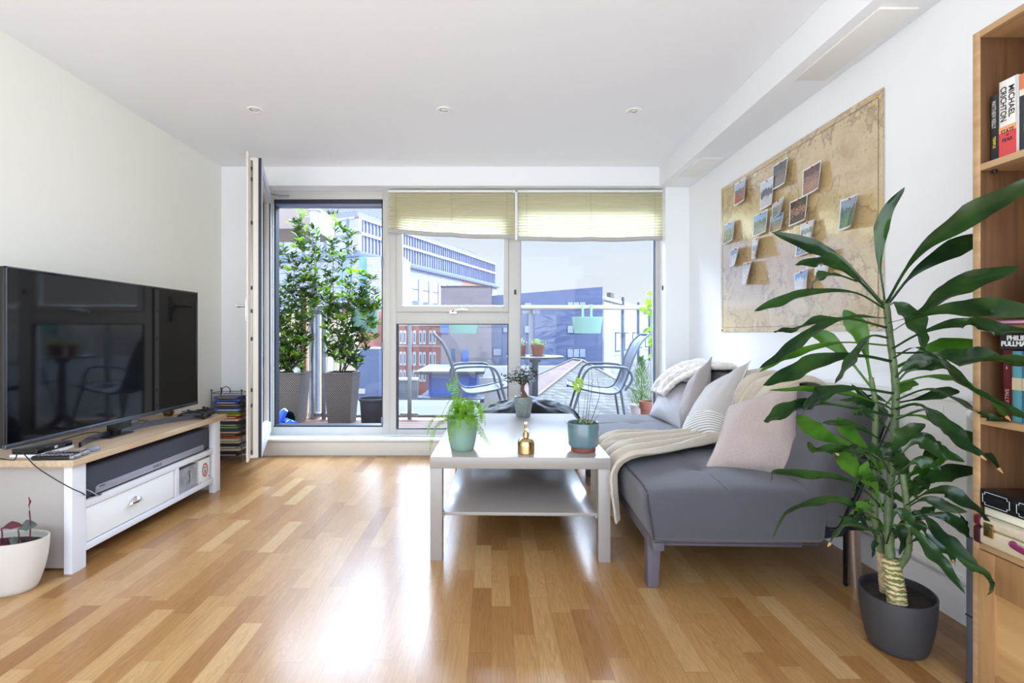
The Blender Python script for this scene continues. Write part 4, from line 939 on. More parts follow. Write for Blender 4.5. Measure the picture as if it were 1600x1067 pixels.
cush_c('pale linen cushion with a finely striped side in the middle of the sofa', M_lin, 0.15, P(1060, 684, 2.66), P(1124, 690, 2.42), P(1112, 608, 2.92), P(1172, 564, 2.66), stripe=M_strp, wr=0.008, seed=5.1, pipe=mat('white_piping', srgb(226, 222, 216), 0.9))
M_tau = fabric('cushion_taupe', srgb(168, 158, 154), 0.10, 240, 0.5, 600)
cush_c('taupe cushion standing on edge between the pale linen cushion and the far one', M_tau, 0.13, P(1062, 676, 2.92), P(1092, 668, 2.80), P(1078, 600, 3.12), P(1112, 558, 3.00), wr=0.007, seed=7.7)
M_gr = fabric('cushion_pale_grey', srgb(178, 174, 176), 0.08, 260, 0.4, 650)
cush_c('pale grey cushion at the far end of the sofa under the fluffy throw', M_gr, 0.12, P(1014, 648, 3.46), P(1070, 677, 2.93), P(1046, 585, 3.52), P(1098, 605, 3.08), wr=0.006, seed=1.1, pipe=mat('dark_piping', srgb(110, 106, 110), 0.9))

# ---- box under the sofa
bxo = MB().box(0.85, 1.20, 2.35, 2.80, 0.0, 0.135, 0.012).build('storage_box', mat('dark_green_plastic', srgb(40, 52, 48), 0.6))
rebase(bxo, (1.02, 2.55, 0)); tag(bxo, 'dark green low box pushed under the sofa', 'box')
# ---- dark bean bag between table and window
def beanbag():
    mb = MB()
    def fn(u, v):
        a = 2*PI*u; k = math.sin(v*PI/2)
        r = (0.05+0.95*min(1, k*1.15))*(1-0.08*v)
        if v > 0.93: r *= 0.95
        h = 0.49*math.cos(v*PI/2)**0.75
        x = 0.47*r*math.cos(a); y = 0.235*r*math.sin(a)
        p = Vector((x, y, h*(1+0.12*math.sin(a+0.8)*k)-0.05*abs(nz3((x*3, y*3, 1)))))
        rd = noise.ridged_multi_fractal(Vector((x*5, y*7, h*5)), 0.9, 2.1, 3, 1.0, 2.0)*0.022
        p.z = max(0.0, p.z+rd*(1-v*0.7)); p.x += 0.02*nz3((p.z*9, a*2, 2)); p.y += 0.012*nz3((p.z*9, a*2, 6)); return p
    mb.grid(fn, 90, 44, closed_u=True); return mb.build('bean_bag', mat('navy_nylon', srgb(13, 15, 22), 0.55, spec=0.3, bump=0.3, bump_scale=25), ang=50)
o = beanbag(); o.location = (0.235, 3.655, 0); tag(o, 'crumpled dark navy bean bag behind the coffee table, under the window', 'bean bag')

# ================================================================ RIGHT WALL: radiator, map, photographs
M_rad = mat('radiator_white', srgb(234, 232, 228), 0.4)
rd = thing('radiator', 'white panel radiator on the right wall behind the tall plant', 'radiator', (1.56, 2.05, 0.17))
MB().box(1.532, 1.560, 1.60, 2.60, 0.175, 0.76, 0.006).build('panel', M_rad, rd, True)
rr = MB()
for yy in (1.68, 2.52): rr.box(1.5305, 1.533, yy, yy+0.006, 0.20, 0.74, 0.0008)
rr.box(1.5305, 1.533, 1.61, 2.59, 0.195, 0.199, 0.0008)
rr.build('pressed_line', M_rad, rd, True)
MB().box(1.530, 1.590, 1.603, 2.597, 0.757, 0.768, 0.003).build('top_grille', M_rad, rd, True)
MB().box(1.56, 1.595, 1.75, 1.78, 0.25, 0.70).box(1.56, 1.595, 2.40, 2.43, 0.25, 0.70).build('wall_bracket', M_rad, rd, True)
MB().tube([(1.548, 1.60, 0.215), (1.548, 1.565, 0.215)], 0.011, 14).tube([(1.548, 1.572, 0.215), (1.548, 1.572, 0.0)], 0.0075, 12).cyl((1.548, 1.578, 0.215), (1.548, 1.560, 0.215), 0.018, 16).build('valve', M_chrome, rd, True)
MB().cyl((1.55, 1.60, 0.725), (1.55, 1.585, 0.725), 0.020, 20).ball((1.55, 1.584, 0.725), 0.012, seg=12).build('air_vent', M_white, rd, True)
MB().tube([(1.585, 1.6, 0.155), (1.585, 3.9, 0.155)], 0.006, 8).tube([(1.585, 1.6, 0.135), (1.585, 3.9, 0.135)], 0.004, 8).build('pipe_run', M_rad, rd, True)

def map_mat():
    m = bpy.data.materials.new('old_map_print'); m.use_nodes = True; t = m.node_tree; b = t.nodes['Principled BSDF']; L = t.links.new
    tcn = N(t, 'ShaderNodeTexCoord')
    def nzn(scale, detail, dist=0.0, rough=0.55):
        n = N(t, 'ShaderNodeTexNoise'); n.inputs['Scale'].default_value = scale; n.inputs['Detail'].default_value = detail; n.inputs['Distortion'].default_value = dist; n.inputs['Roughness'].default_value = rough; L(tcn.outputs['Object'], n.inputs[0]); return n.outputs[0]
    def ramp(v, stops):
        r = N(t, 'ShaderNodeValToRGB'); L(v, r.inputs[0]); e = r.color_ramp.elements
        e[0].position, e[0].color = stops[0]; e[1].position, e[1].color = stops[-1]
        for p, c in stops[1:-1]: k = e.new(p); k.color = c
        return r.outputs[0]
    def mixc(f, a, bb, mode='MIX'):
        n = N(t, 'ShaderNodeMixRGB', blend_type=mode)
        for i, v in enumerate((f, a, bb)):
            if isinstance(v, (int, float)): n.inputs[i].default_value = v
            elif isinstance(v, tuple): n.inputs[i].default_value = v
            else: L(v, n.inputs[i])
        return n.outputs[0]
    paper = ramp(nzn(3.5, 6), [(0.3, srgb(198, 166, 112)), (0.5, srgb(214, 188, 136)), (0.7, srgb(226, 205, 158))])
    land = nzn(3.4, 9, 0.35, 0.62)
    lmask = ramp(land, [(0.50, (0, 0, 0, 1)), (0.53, (1, 1, 1, 1))])
    coast = ramp(land, [(0.492, (1, 1, 1, 1)), (0.505, (0.45, 0.36, 0.26, 1)), (0.515, (0.40, 0.32, 0.22, 1)), (0.53, (1, 1, 1, 1))])
    c = mixc(lmask, paper, srgb(206, 178, 124)); c = mixc(0.7, c, coast, 'MULTIPLY')
    fine = ramp(nzn(42, 5, 1.5, 0.8), [(0.36, (0.45, 0.35, 0.24, 1)), (0.44, (1, 1, 1, 1))]); c = mixc(0.75, c, fine, 'MULTIPLY')
    speck = ramp(nzn(9, 8, 0.3, 0.7), [(0.35, (0.72, 0.6, 0.45, 1)), (0.5, (1, 1, 1, 1))]); c = mixc(0.6, c, speck, 'MULTIPLY')
    vo = N(t, 'ShaderNodeTexVoronoi', feature='DISTANCE_TO_EDGE'); vo.inputs['Scale'].default_value = 9; L(tcn.outputs['Object'], vo.inputs[0])
    bd = ramp(vo.outputs['Distance'], [(0.0, (0.5, 0.38, 0.28, 1)), (0.012, (1, 1, 1, 1))]); bl = mixc(lmask, (1, 1, 1, 1), bd); c = mixc(0.5, c, bl, 'MULTIPLY')
    L(c, b.inputs['Base Color']); b.inputs['Roughness'].default_value = 0.38; b.inputs['Specular IOR Level'].default_value = 0.6
    b.inputs['Coat Weight'].default_value = 1.0; b.inputs['Coat Roughness'].default_value = 0.13; b.inputs['Coat IOR'].default_value = 2.8
    n4 = N(t, 'ShaderNodeTexNoise'); n4.inputs['Scale'].default_value = 26; n4.inputs['Detail'].default_value = 4; L(tcn.outputs['Object'], n4.inputs[0])
    bp = N(t, 'ShaderNodeBump'); bp.inputs['Strength'].default_value = 0.25; bp.inputs['Distance'].default_value = 0.004; L(n4.outputs[0], bp.inputs['Height']); L(bp.outputs[0], b.inputs['Coat Normal']); L(bp.outputs[0], b.inputs['Normal'])
    return m
MY0, MY1, MZ0, MZ1 = 2.01, 3.434, 0.995, 1.985
mp_ = thing('wall_map', 'large antique-look paper world map pinned on the right wall', 'map', (XR-0.004, (MY0+MY1)/2, MZ0))
def mapf(u, v):
    y = MY1+(MY0-MY1)*u; z = MZ0+(MZ1-MZ0)*v
    d = 0.0035+0.0022*(1+math.sin(u*PI*7+1.2*math.sin(v*3)))*math.sin(PI*v)*(0.3+0.7*(1-v)) + 0.0012*nz3((u*5, v*5, 0))
    return Vector((XR-0.001-max(0.001, d), y, z))
MB().grid(mapf, 70, 30).build('map_sheet', map_mat(), mp_, True, recalc=True)
# frame lines, compass dots and the small town marks along the printed border
ml = MB(); ml2 = MB()
M_ink = mat('map_ink', srgb(128, 98, 62), 0.8)
def mpt(u, v, o=0.0012): p = mapf(u, v); p.x -= o; return p
for (u0, v0, u1, v1) in ((0.02, 0.03, 0.98, 0.03), (0.98, 0.03, 0.98, 0.97), (0.98, 0.97, 0.02, 0.97), (0.02, 0.97, 0.02, 0.03)):
    ml.tube([mpt(u0+(u1-u0)*i/60, v0+(v1-v0)*i/60) for i in range(61)], 0.0008, 4)
ml.build('border_line', M_ink, mp_, True)
for i in range(30):
    p = mpt(0.05+0.9*i/29, 0.945); ml2.ball(p, 0.0028, (0.3, 1, 1), 8)
ml2.build('border_dots', M_ink, mp_, True)
for (u, v) in ((0.975, 0.975), (0.965, 0.95), (0.975, 0.02), (0.955, 0.025), (0.012, 0.985)):
    MB().ball(mpt(u, v, 0.002), 0.0055, (0.6, 1, 1), 10).build('drawing_pin', mat('pin_brass', srgb(220, 190, 60), 0.3, 0.8), mp_, True)
MB().ball(mpt(0.012, 0.012, 0.002), 0.006, (0.6, 1, 1), 10).build('drawing_pin', M_black, mp_, True)

# ---- photographs pinned over the map
def photo_mat(name, top, mid, low, acc, sc):
    m = bpy.data.materials.new(name); m.use_nodes = True; t = m.node_tree; b = t.nodes['Principled BSDF']; L = t.links.new
    tcn = N(t, 'ShaderNodeTexCoord'); s = N(t, 'ShaderNodeSeparateXYZ'); L(tcn.outputs['Generated'], s.inputs[0])
    n = N(t, 'ShaderNodeTexNoise'); n.inputs['Scale'].default_value = sc; n.inputs['Detail'].default_value = 5; L(tcn.outputs['Generated'], n.inputs[0])
    a = N(t, 'ShaderNodeMath', operation='MULTIPLY_ADD'); L(n.outputs[0], a.inputs[0]); a.inputs[1].default_value = 0.5; L(s.outputs['Z'], a.inputs[2])
    r = N(t, 'ShaderNodeValToRGB'); L(a.outputs[0], r.inputs[0]); e = r.color_ramp.elements; r.color_ramp.interpolation = 'LINEAR'
    e[0].position = 0.50; e[0].color = low; e[1].position = 0.95; e[1].color = top; k = e.new(0.68); k.color = mid; k = e.new(0.62); k.color = low; k = e.new(0.90); k.color = mid
    v = N(t, 'ShaderNodeTexVoronoi'); v.inputs['Scale'].default_value = sc*1.4; L(tcn.outputs['Generated'], v.inputs[0])
    rv = N(t, 'ShaderNodeValToRGB'); L(v.outputs['Distance'], rv.inputs[0]); rv.color_ramp.elements[0].position = 0.28; rv.color_ramp.elements[1].position = 0.36; rv.color_ramp.elements[0].color = (0.75,)*3+(1,); rv.color_ramp.elements[1].color = (0, 0, 0, 1)
    # figures only in the middle band
    w_ = N(t, 'ShaderNodeMath', operation='COMPARE'); L(s.outputs['Z'], w_.inputs[0]); w_.inputs[1].default_value = 0.42; w_.inputs[2].default_value = 0.26
    mm = N(t, 'ShaderNodeMath', operation='MULTIPLY'); L(rv.outputs[0], mm.inputs[0]); L(w_.outputs[0], mm.inputs[1])
    mi = N(t, 'ShaderNodeMixRGB'); L(mm.outputs[0], mi.inputs[0]); L(r.outputs[0], mi.inputs[1]); mi.inputs[2].default_value = acc
    L(mi.outputs[0], b.inputs['Base Color']); b.inputs['Roughness'].default_value = 0.2; b.inputs['Coat Weight'].default_value = 0.5
    return m
def photo(px, py, w_px, h_px, top, mid, low, acc, label, curl=0.018, rot=0.0, hang=0.006, i=[0], pin=(0.5, 0.93)):
    """picture at a map position; px/py of its centre, apparent size"""
    w_px *= 1.12; h_px *= 1.05; xw = XR-0.012; y = F*xw/(px-VX); z = Z(py, y)
    hgt = h_px/F*y; wy = abs(F*xw/(px-w_px/2-VX)-F*xw/(px+w_px/2-VX))
    t = thing('photograph', label, 'photograph', (xw, y, z-hgt/2), 0, 'photographs pinned over the map')
    cr_, sr_ = math.cos(rot), math.sin(rot); i[0] += 1
    def fn(u, v, o=0.0):
        a = (u-0.5)*wy; b = (v-0.5)*hgt
        # curls away from the wall towards the camera side and the bottom
        d = 0.003+curl*(u**2)*(0.55+0.45*(1-v))+hang*(1-v)**2*(1 if curl < 0.1 else 0.3)
        return Vector((xw-d-o, y-(a*cr_-b*sr_), z+(a*sr_+b*cr_)))
    MB().grid(lambda u, v: fn(u, v), 10, 10).build('white_border', mat('photo_paper', srgb(238, 238, 240), 0.3), t, True)
    f = 0.05
    MB().grid(lambda u, v: fn(f+(1-2*f)*u, f*1.2+(1-2.4*f)*v, 0.0006), 10, 10).build('picture', photo_mat('picture_%d' % i[0], srgb(*top), srgb(*mid), srgb(*low), srgb(*acc), 5+(i[0]*1.7) % 4), t, True)
    MB().ball(fn(pin[0], pin[1], 0.003), 0.0045, (0.8, 1, 1), 10).build('drawing_pin', mat('pin_red', srgb(200, 40, 36), 0.4), t, True)
sky_ = (176, 200, 226)
photo(1158, 300, 17, 34, sky_, (120, 110, 108), (170, 92, 66), (220, 150, 130), 'small photograph of two people outdoors, closest to the upper left corner of the map', 0.012)
photo(1221, 272, 24, 38, (84, 88, 92), (96, 98, 98), (120, 124, 124), (190, 60, 56), 'photograph with red and white figures on a dark ground, highest on the map', 0.02, -0.03)
photo(1200, 302, 20, 42, (210, 220, 236), (110, 112, 130), (216, 216, 224), (52, 52, 76), 'photograph of a group on snow, just left of the highest one', 0.012)
photo(1271, 280, 29, 42, (96, 60, 54), (130, 84, 72), (166, 116, 92), (214, 160, 132), 'warm brown photograph of a crowd, right of the highest one', 0.02)
photo(1331, 332, 33, 47, (150, 170, 196), (60, 110, 116), (52, 130, 92), (180, 120, 90), 'photograph with green and blue stripes, apart on the right of the map', 0.045, -0.04)
photo(1250, 329, 28, 38, (72, 66, 62), (150, 104, 84), (70, 52, 50), (224, 206, 204), 'photograph of close faces against a dark background, below the warm brown one', 0.018)
photo(1219, 325, 21, 24, (220, 222, 226), (150, 158, 168), (120, 130, 140), (70, 80, 90), 'small pair of grey pictures curling at the right, upper of two overlapping', 0.03, 0.06)
photo(1216, 348, 22, 25, (140, 178, 214), (120, 132, 130), (150, 120, 96), (80, 70, 66), 'photograph of people by water, lower of two overlapping', 0.02, -0.04)
photo(1190, 349, 22, 33, (126, 176, 224), (84, 104, 116), (110, 124, 130), (60, 70, 74), 'photograph of a city skyline under blue sky, left of the overlapping pair', 0.014)
photo(1141, 363, 18, 30, (130, 172, 222), (110, 132, 96), (104, 112, 84), (200, 200, 190), 'photograph of a green hillside at the left edge of the map', 0.02)
photo(1186, 387, 18, 30, (236, 238, 242), (170, 180, 196), (230, 232, 238), (90, 100, 120), 'curled glossy photograph with black edge, in the middle of the lower left of the map', 0.055)
photo(1152, 401, 19, 26, (120, 146, 190), (200, 206, 216), (224, 226, 232), (150, 166, 196), 'curled blue and white photograph, low at the left edge of the map', 0.05)
photo(1172, 427, 20, 34, (200, 206, 214), (228, 230, 236), (236, 238, 240), (180, 70, 66), 'curled white photograph with a red dot, lowest on the left', 0.06, -0.08)
photo(1264, 362, 23, 30, (206, 212, 222), (96, 112, 126), (220, 222, 226), (60, 80, 90), 'two small winter pictures on one print, above the tall plant leaf', 0.024, -0.02)
photo(1260, 386, 28, 22, (64, 84, 150), (72, 96, 162), (84, 104, 160), (214, 218, 226), 'deep blue photograph half hidden by a leaf of the tall plant', 0.02)
photo(1290, 410, 28, 34, (220, 222, 230), (110, 118, 130), (226, 228, 232), (170, 60, 66), 'photograph with a dark stripe behind the leaves, right of centre of the map', 0.03)
photo(1256, 442, 24, 38, (120, 170, 222), (224, 228, 234), (236, 238, 240), (200, 206, 214), 'lowest photograph on the map, blue sky over white', 0.03, 0.12)

# ================================================================ TALL PLANT IN THE DARK POT
dp = oval_pot('planter', 'dark grey oval pot holding the tall leafy plant on the right of the floor', 'plant pot', (1.285, 1.572, 0), R(50), 0.122, 0.100, 0.090, 0.076, 0.172, mat('pot_charcoal', srgb(58, 57, 60), 0.5, bump=0.03, bump_scale=400), M_soil)
dr_ = thing('dracaena', 'tall dragon tree with thick canes and long arching glossy leaves', 'plant', (1.262, 1.565, 0.165))
M_cane = mat('cane_bark', srgb(168, 146, 110), 0.75, noise_amt=0.45, noise_scale=45, bump=0.5, bump_scale=70)
def cane_mat():
    m = bpy.data.materials.new('ringed_cane'); m.use_nodes = True; t = m.node_tree; b = t.nodes['Principled BSDF']
    tcn = N(t, 'ShaderNodeTexCoord'); wv = N(t, 'ShaderNodeTexWave'); wv.bands_direction = 'Z'; wv.inputs['Scale'].default_value = 22; wv.inputs['Distortion'].default_value = 6; wv.inputs['Detail Scale'].default_value = 2.5
    t.links.new(tcn.outputs['Object'], wv.inputs[0]); r = N(t, 'ShaderNodeValToRGB'); t.links.new(wv.outputs[0], r.inputs[0]); e = r.color_ramp.elements
    e[0].position = 0.2; e[0].color = srgb(206, 184, 142); e[1].position = 0.75; e[1].color = srgb(104, 116, 60); k = e.new(0.45); k.color = srgb(170, 142, 96)
    t.links.new(r.outputs[0], b.inputs['Base Color']); b.inputs['Roughness'].default_value = 0.7; return m
M_ring = cane_mat()
M_gstem = mat('green_stem', srgb(92, 108, 70), 0.55, noise_amt=0.3, noise_scale=40)
def stem_d(name, pts, r0, r1, m):
    q = cat_rom([P(a, b, y) for a, b, y in pts], 40)
    MB().tube(q, lambda u: (r0+(r1-r0)*u)*(1+0.07*math.sin(u*95)), 14).build(name, m, dr_, True); return q
stem_d('cane', [(1402, 943, 1.52), (1398, 910, 1.53), (1391, 872, 1.545)], 0.0255, 0.0245, M_ring)
stem_d('cane', [(1384, 925, 1.60), (1381, 890, 1.60), (1379, 862, 1.60)], 0.0165, 0.016, M_cane)
stem_d('stem', [(1391, 874, 1.545), (1388, 800, 1.56), (1392, 740, 1.57), (1398, 660, 1.57), (1399, 600, 1.57), (1391, 530, 1.56), (1384, 468, 1.55)], 0.013, 0.009, M_gstem)
stem_d('stem', [(1380, 868, 1.60), (1368, 820, 1.58), (1366, 740, 1.57), (1368, 640, 1.57), (1361, 590, 1.57)], 0.011, 0.007, M_gstem)
stem_d('stem', [(1405, 885, 1.53), (1419, 860, 1.50), (1418, 800, 1.48), (1410, 740, 1.48)], 0.010, 0.008, M_gstem)
M_dl = leafmat('dracaena_leaf', srgb(22, 44, 26), srgb(50, 80, 38), 0.22, 0.2, 7)
M_dl2 = leafmat('dracaena_leaf_light', srgb(46, 86, 26), srgb(82, 124, 44), 0.35, 0.4, 9)
M_tip = mat('dry_tip', srgb(182, 140, 92), 0.8)
NL = [0]
def leaf(pts, wpx, y0, y1, tilt=0.35, light=False, fold=0.22, wave=0.12, peak=0.45, dry=False):
    """pts: midrib in the photo from stem to tip; y0..y1: real depth of the two ends"""
    n = len(pts); ws = []
    for i, (a, b) in enumerate(pts):
        u = i/(n-1); ws.append(P(a, b, y0+(y1-y0)*u))
    mb = MB(); ym = (y0+y1)/2
    ref = Vector((0.0, 1, 0.12))
    ribbon_leaf(mb, ws, wpx*0.9/F*ym/math.cos(tilt), tilt, fold, wave, 24, 0.14, ref=ref, peak=peak, petiole=0.17 if len(pts) > 3 and wpx > 15 else 0.08)
    o = mb.build('leaf', M_dl2 if light else M_dl, dr_, True, ang=60, recalc=False); NL[0] += 1
    if dry:
        tp = ws[-1]; d = (ws[-1]-ws[-2]).normalized(); MB().tube([tp-d*0.012, tp+d*0.003], 0.0045, 6, r2=0.001).build('dry_tip', M_tip, o, True)
# --- upper head
leaf([(1383, 475), (1374, 400), (1384, 335), (1414, 292)], 20, 1.55, 1.50, 0.5)
leaf([(1385, 474), (1432, 400), (1520, 336), (1640, 268)], 40, 1.54, 1.16, 0.25, peak=0.6)
leaf([(1387, 476), (1430, 425), (1490, 388), (1560, 362)], 32, 1.56, 1.50, 0.3, peak=0.6)
leaf([(1381, 476), (1325, 415), (1270, 385), (1205, 362)], 23, 1.55, 1.62, 0.4, peak=0.6)
leaf([(1380, 478), (1335, 432), (1295, 408), (1242, 414)], 22, 1.55, 1.50, 0.6, wave=0.3, peak=0.65)
leaf([(1340, 440), (1310, 430), (1285, 432), (1268, 446), (1274, 458)], 17, 1.52, 1.46, 0.7, wave=0.3)
leaf([(1382, 482), (1335, 457), (1270, 456), (1222, 470), (1178, 486)], 21, 1.55, 1.45, 0.4, peak=0.7)
leaf([(1388, 505), (1436, 490), (1500, 448), (1593, 416)], 42, 1.53, 1.20, 0.15, light=False, peak=0.6)
leaf([(1390, 520), (1440, 494), (1530, 482), (1640, 490)], 38, 1.50, 1.05, 0.35, peak=0.6)
leaf([(1394, 545), (1440, 520), (1500, 505), (1560, 515), (1620, 520)], 24, 1.54, 1.12, 0.6, peak=0.55)
leaf([(1388, 478), (1400, 474), (1422, 492), (1436, 520), (1443, 546)], 46, 1.50, 1.38, 0.1, fold=0.12, peak=0.45)
leaf([(1386, 497), (1340, 495), (1280, 503), (1232, 516), (1208, 518)], 15, 1.55, 1.45, 0.8, wave=0.35)
leaf([(1386, 512), (1320, 498), (1270, 520), (1225, 552), (1186, 576)], 28, 1.55, 1.42, 0.35, peak=0.5)
leaf([(1388, 540), (1318, 535), (1268, 545), (1222, 560), (1186, 582)], 21, 1.55, 1.55, 0.4, light=True, peak=0.6)
leaf([(1362, 600), (1352, 550), (1338, 510), (1318, 484)], 34, 1.57, 1.60, 0.2, light=True, peak=0.6)
leaf([(1365, 610), (1325, 560), (1290, 528), (1262, 520)], 26, 1.57, 1.66, 0.3, light=True, peak=0.55)
leaf([(1395, 565), (1345, 556), (1290, 562), (1240, 582), (1192, 602)], 38, 1.56, 1.46, 0.2, peak=0.6)
leaf([(1388, 528), (1362, 525), (1345, 545), (1322, 575), (1304, 600)], 28, 1.53, 1.38, 0.3, peak=0.5)
leaf([(1397, 615), (1340, 607), (1300, 612), (1272, 626), (1254, 640)], 36, 1.55, 1.42, 0.2, peak=0.6)
leaf([(1396, 640), (1320, 612), (1262, 608), (1200, 610)], 15, 1.56, 1.50, 0.5, light=True)
leaf([(1396, 650), (1300, 632), (1258, 632), (1218, 646), (1193, 658)], 34, 1.54, 1.40, 0.3, peak=0.65)
leaf([(1372, 705), (1330, 695), (1290, 682), (1262, 664), (1246, 648)], 30, 1.54, 1.44, 0.3, light=True, peak=0.55)
leaf([(1398, 575), (1430, 560), (1470, 545), (1540, 536)], 38, 1.57, 1.52, 0.2, light=True, peak=0.6)
leaf([(1399, 590), (1415, 575), (1445, 560), (1474, 562)], 26, 1.56, 1.50, 0.3, peak=0.5)
leaf([(1399, 600), (1425, 575), (1465, 568), (1500, 582)], 24, 1.57, 1.50, 0.4)
leaf([(1396, 560), (1430, 543), (1465, 560), (1510, 605), (1560, 632), (1612, 655)], 38, 1.52, 1.10, 0.3, peak=0.5)
leaf([(1400, 552), (1470, 552), (1530, 562), (1640, 568)], 42, 1.50, 1.05, 0.3, light=False, peak=0.6)
leaf([(1400, 600), (1450, 588), (1500, 596), (1545, 625), (1578, 656)], 26, 1.54, 1.22, 0.45, light=True, peak=0.6, dry=True)
leaf([(1400, 625), (1450, 608), (1495, 626), (1540, 652), (1580, 660)], 22, 1.55, 1.25, 0.5, peak=0.55)
leaf([(1399, 640), (1432, 632), (1462, 652), (1500, 690), (1540, 718)], 42, 1.50, 1.26, 0.2, peak=0.5, dry=True)
leaf([(1399, 655), (1450, 640), (1490, 672), (1530, 700), (1566, 738)], 30, 1.52, 1.30, 0.35, peak=0.55, dry=True)
leaf([(1398, 650), (1440, 650), (1475, 668), (1498, 690), (1510, 700)], 22, 1.58, 1.50, 0.5, light=True)
leaf([(1394, 722), (1400, 700), (1420, 678), (1446, 662)], 38, 1.50, 1.42, 0.1, peak=0.55)
leaf([(1398, 690), (1440, 680), (1470, 705), (1508, 722)], 24, 1.52, 1.42, 0.5)
leaf([(1398, 630), (1440, 622), (1480, 612), (1500, 612)], 18, 1.58, 1.58, 0.5)
leaf([(1398, 655), (1370, 640), (1345, 626), (1310, 625)], 16, 1.58, 1.55, 0.5)
leaf([(1396, 680), (1370, 650), (1352, 622), (1330, 600)], 14, 1.58, 1.62, 0.5)
leaf([(1394, 700), (1350, 672), (1310, 662), (1285, 660)], 18, 1.55, 1.45, 0.7)
leaf([(1368, 650), (1400, 615), (1420, 600), (1436, 600)], 16, 1.58, 1.62, 0.5, light=True)
# --- middle and lower left
leaf([(1378, 742), (1355, 705), (1325, 672), (1307, 652)], 26, 1.55, 1.48, 0.2, light=True, peak=0.6)
leaf([(1372, 775), (1350, 750), (1325, 722), (1306, 708)], 32, 1.55, 1.46, 0.15, light=True, peak=0.55, dry=True)
leaf([(1376, 790), (1340, 758), (1300, 745), (1250, 742), (1212, 737), (1204, 752)], 20, 1.56, 1.44, 0.5, peak=0.4)
leaf([(1376, 815), (1345, 798), (1310, 782), (1268, 788), (1232, 800), (1206, 842)], 24, 1.54, 1.38, 0.5, peak=0.35)
leaf([(1374, 835), (1350, 824), (1325, 818), (1306, 836), (1294, 853)], 24, 1.52, 1.42, 0.4, light=False, dry=True)
leaf([(1378, 830), (1345, 825), (1325, 812), (1310, 806)], 14, 1.57, 1.57, 0.5)
leaf([(1374, 720), (1345, 700), (1320, 700), (1276, 704), (1262, 690)], 18, 1.55, 1.46, 0.6, wave=0.3)
leaf([(1374, 735), (1340, 722), (1310, 705), (1270, 702)], 20, 1.56, 1.5, 0.5, wave=0.3, dry=True)
leaf([(1376, 752), (1352, 745), (1335, 758), (1332, 778)], 18, 1.53, 1.47, 0.4)
leaf([(1380, 800), (1368, 760), (1352, 738), (1356, 720)], 22, 1.52, 1.48, 0.3, light=True)
leaf([(1385, 770), (1410, 745), (1406, 720), (1380, 716)], 26, 1.50, 1.44, 0.4, wave=0.3)
leaf([(1390, 740), (1372, 708), (1350, 705), (1330, 712)], 24, 1.50, 1.44, 0.5, wave=0.3)
leaf([(1385, 850), (1395, 825), (1408, 840), (1405, 868)], 26, 1.50, 1.44, 0.2)
leaf([(1382, 850), (1376, 828), (1366, 845), (1362, 872)], 22, 1.50, 1.44, 0.3)
leaf([(1390, 830), (1400, 800), (1420, 812), (1424, 838)], 22, 1.47, 1.42, 0.3)
# --- lower right
leaf([(1414, 785), (1440, 755), (1478, 738), (1530, 734)], 30, 1.50, 1.50, 0.25, peak=0.6)
leaf([(1416, 790), (1445, 772), (1480, 768), (1520, 795), (1548, 815)], 28, 1.46, 1.25, 0.3, peak=0.5)
leaf([(1414, 795), (1445, 780), (1480, 792), (1512, 800)], 20, 1.48, 1.36, 0.4)
leaf([(1408, 800), (1436, 800), (1475, 842), (1530, 885)], 30, 1.44, 1.22, 0.15, peak=0.6)
leaf([(1420, 815), (1450, 825), (1500, 870), (1538, 900), (1552, 922), (1540, 932)], 24, 1.42, 1.18, 0.3, peak=0.5)
leaf([(1396, 822), (1420, 822), (1455, 862), (1480, 890), (1508, 928)], 28, 1.43, 1.30, 0.2, peak=0.4)
leaf([(1430, 812), (1452, 840), (1478, 860), (1492, 882)], 28, 1.46, 1.38, 0.2, peak=0.5, dry=True)
leaf([(1418, 810), (1450, 804), (1480, 808), (1505, 830), (1515, 852)], 24, 1.48, 1.38, 0.3, peak=0.55)
leaf([(1498, 800), (1506, 815), (1514, 835)], 12, 1.45, 1.42, 0.2)
leaf([(1418, 765), (1440, 742), (1462, 720), (1480, 712)], 24, 1.52, 1.55, 0.3, light=True)
leaf([(1414, 750), (1440, 728), (1460, 700), (1470, 690)], 22, 1.53, 1.56, 0.3)
leaf([(1420, 850), (1436, 842), (1448, 850)], 10, 1.48, 1.44, 0.2)
leaf([(1410, 735), (1428, 722), (1450, 724), (1470, 735)], 22, 1.46, 1.40, 0.4, wave=0.3)
leaf([(1398, 720), (1430, 690), (1455, 700), (1480, 720)], 26, 1.48, 1.40, 0.3)
random.seed(21)
while NL[0] < 94:   # small inner leaves around the stems
    sx_ = random.choice((1366, 1392, 1415)); by = random.uniform(620, 850) if sx_ != 1415 else random.uniform(740, 850)
    dx = random.choice((-1, 1))*random.uniform(25, 62); dy = random.uniform(-35, 30); y0 = 1.55
    y1 = y0+random.uniform(-0.12, 0.22)
    leaf([(sx_, by), (sx_+dx*0.5, by-12+dy*0.3), (sx_+dx, by+dy)], random.uniform(14, 24), y0, min(y1, 1.7), random.uniform(0.2, 0.7), light=random.random() < 0.3, wave=0.25)

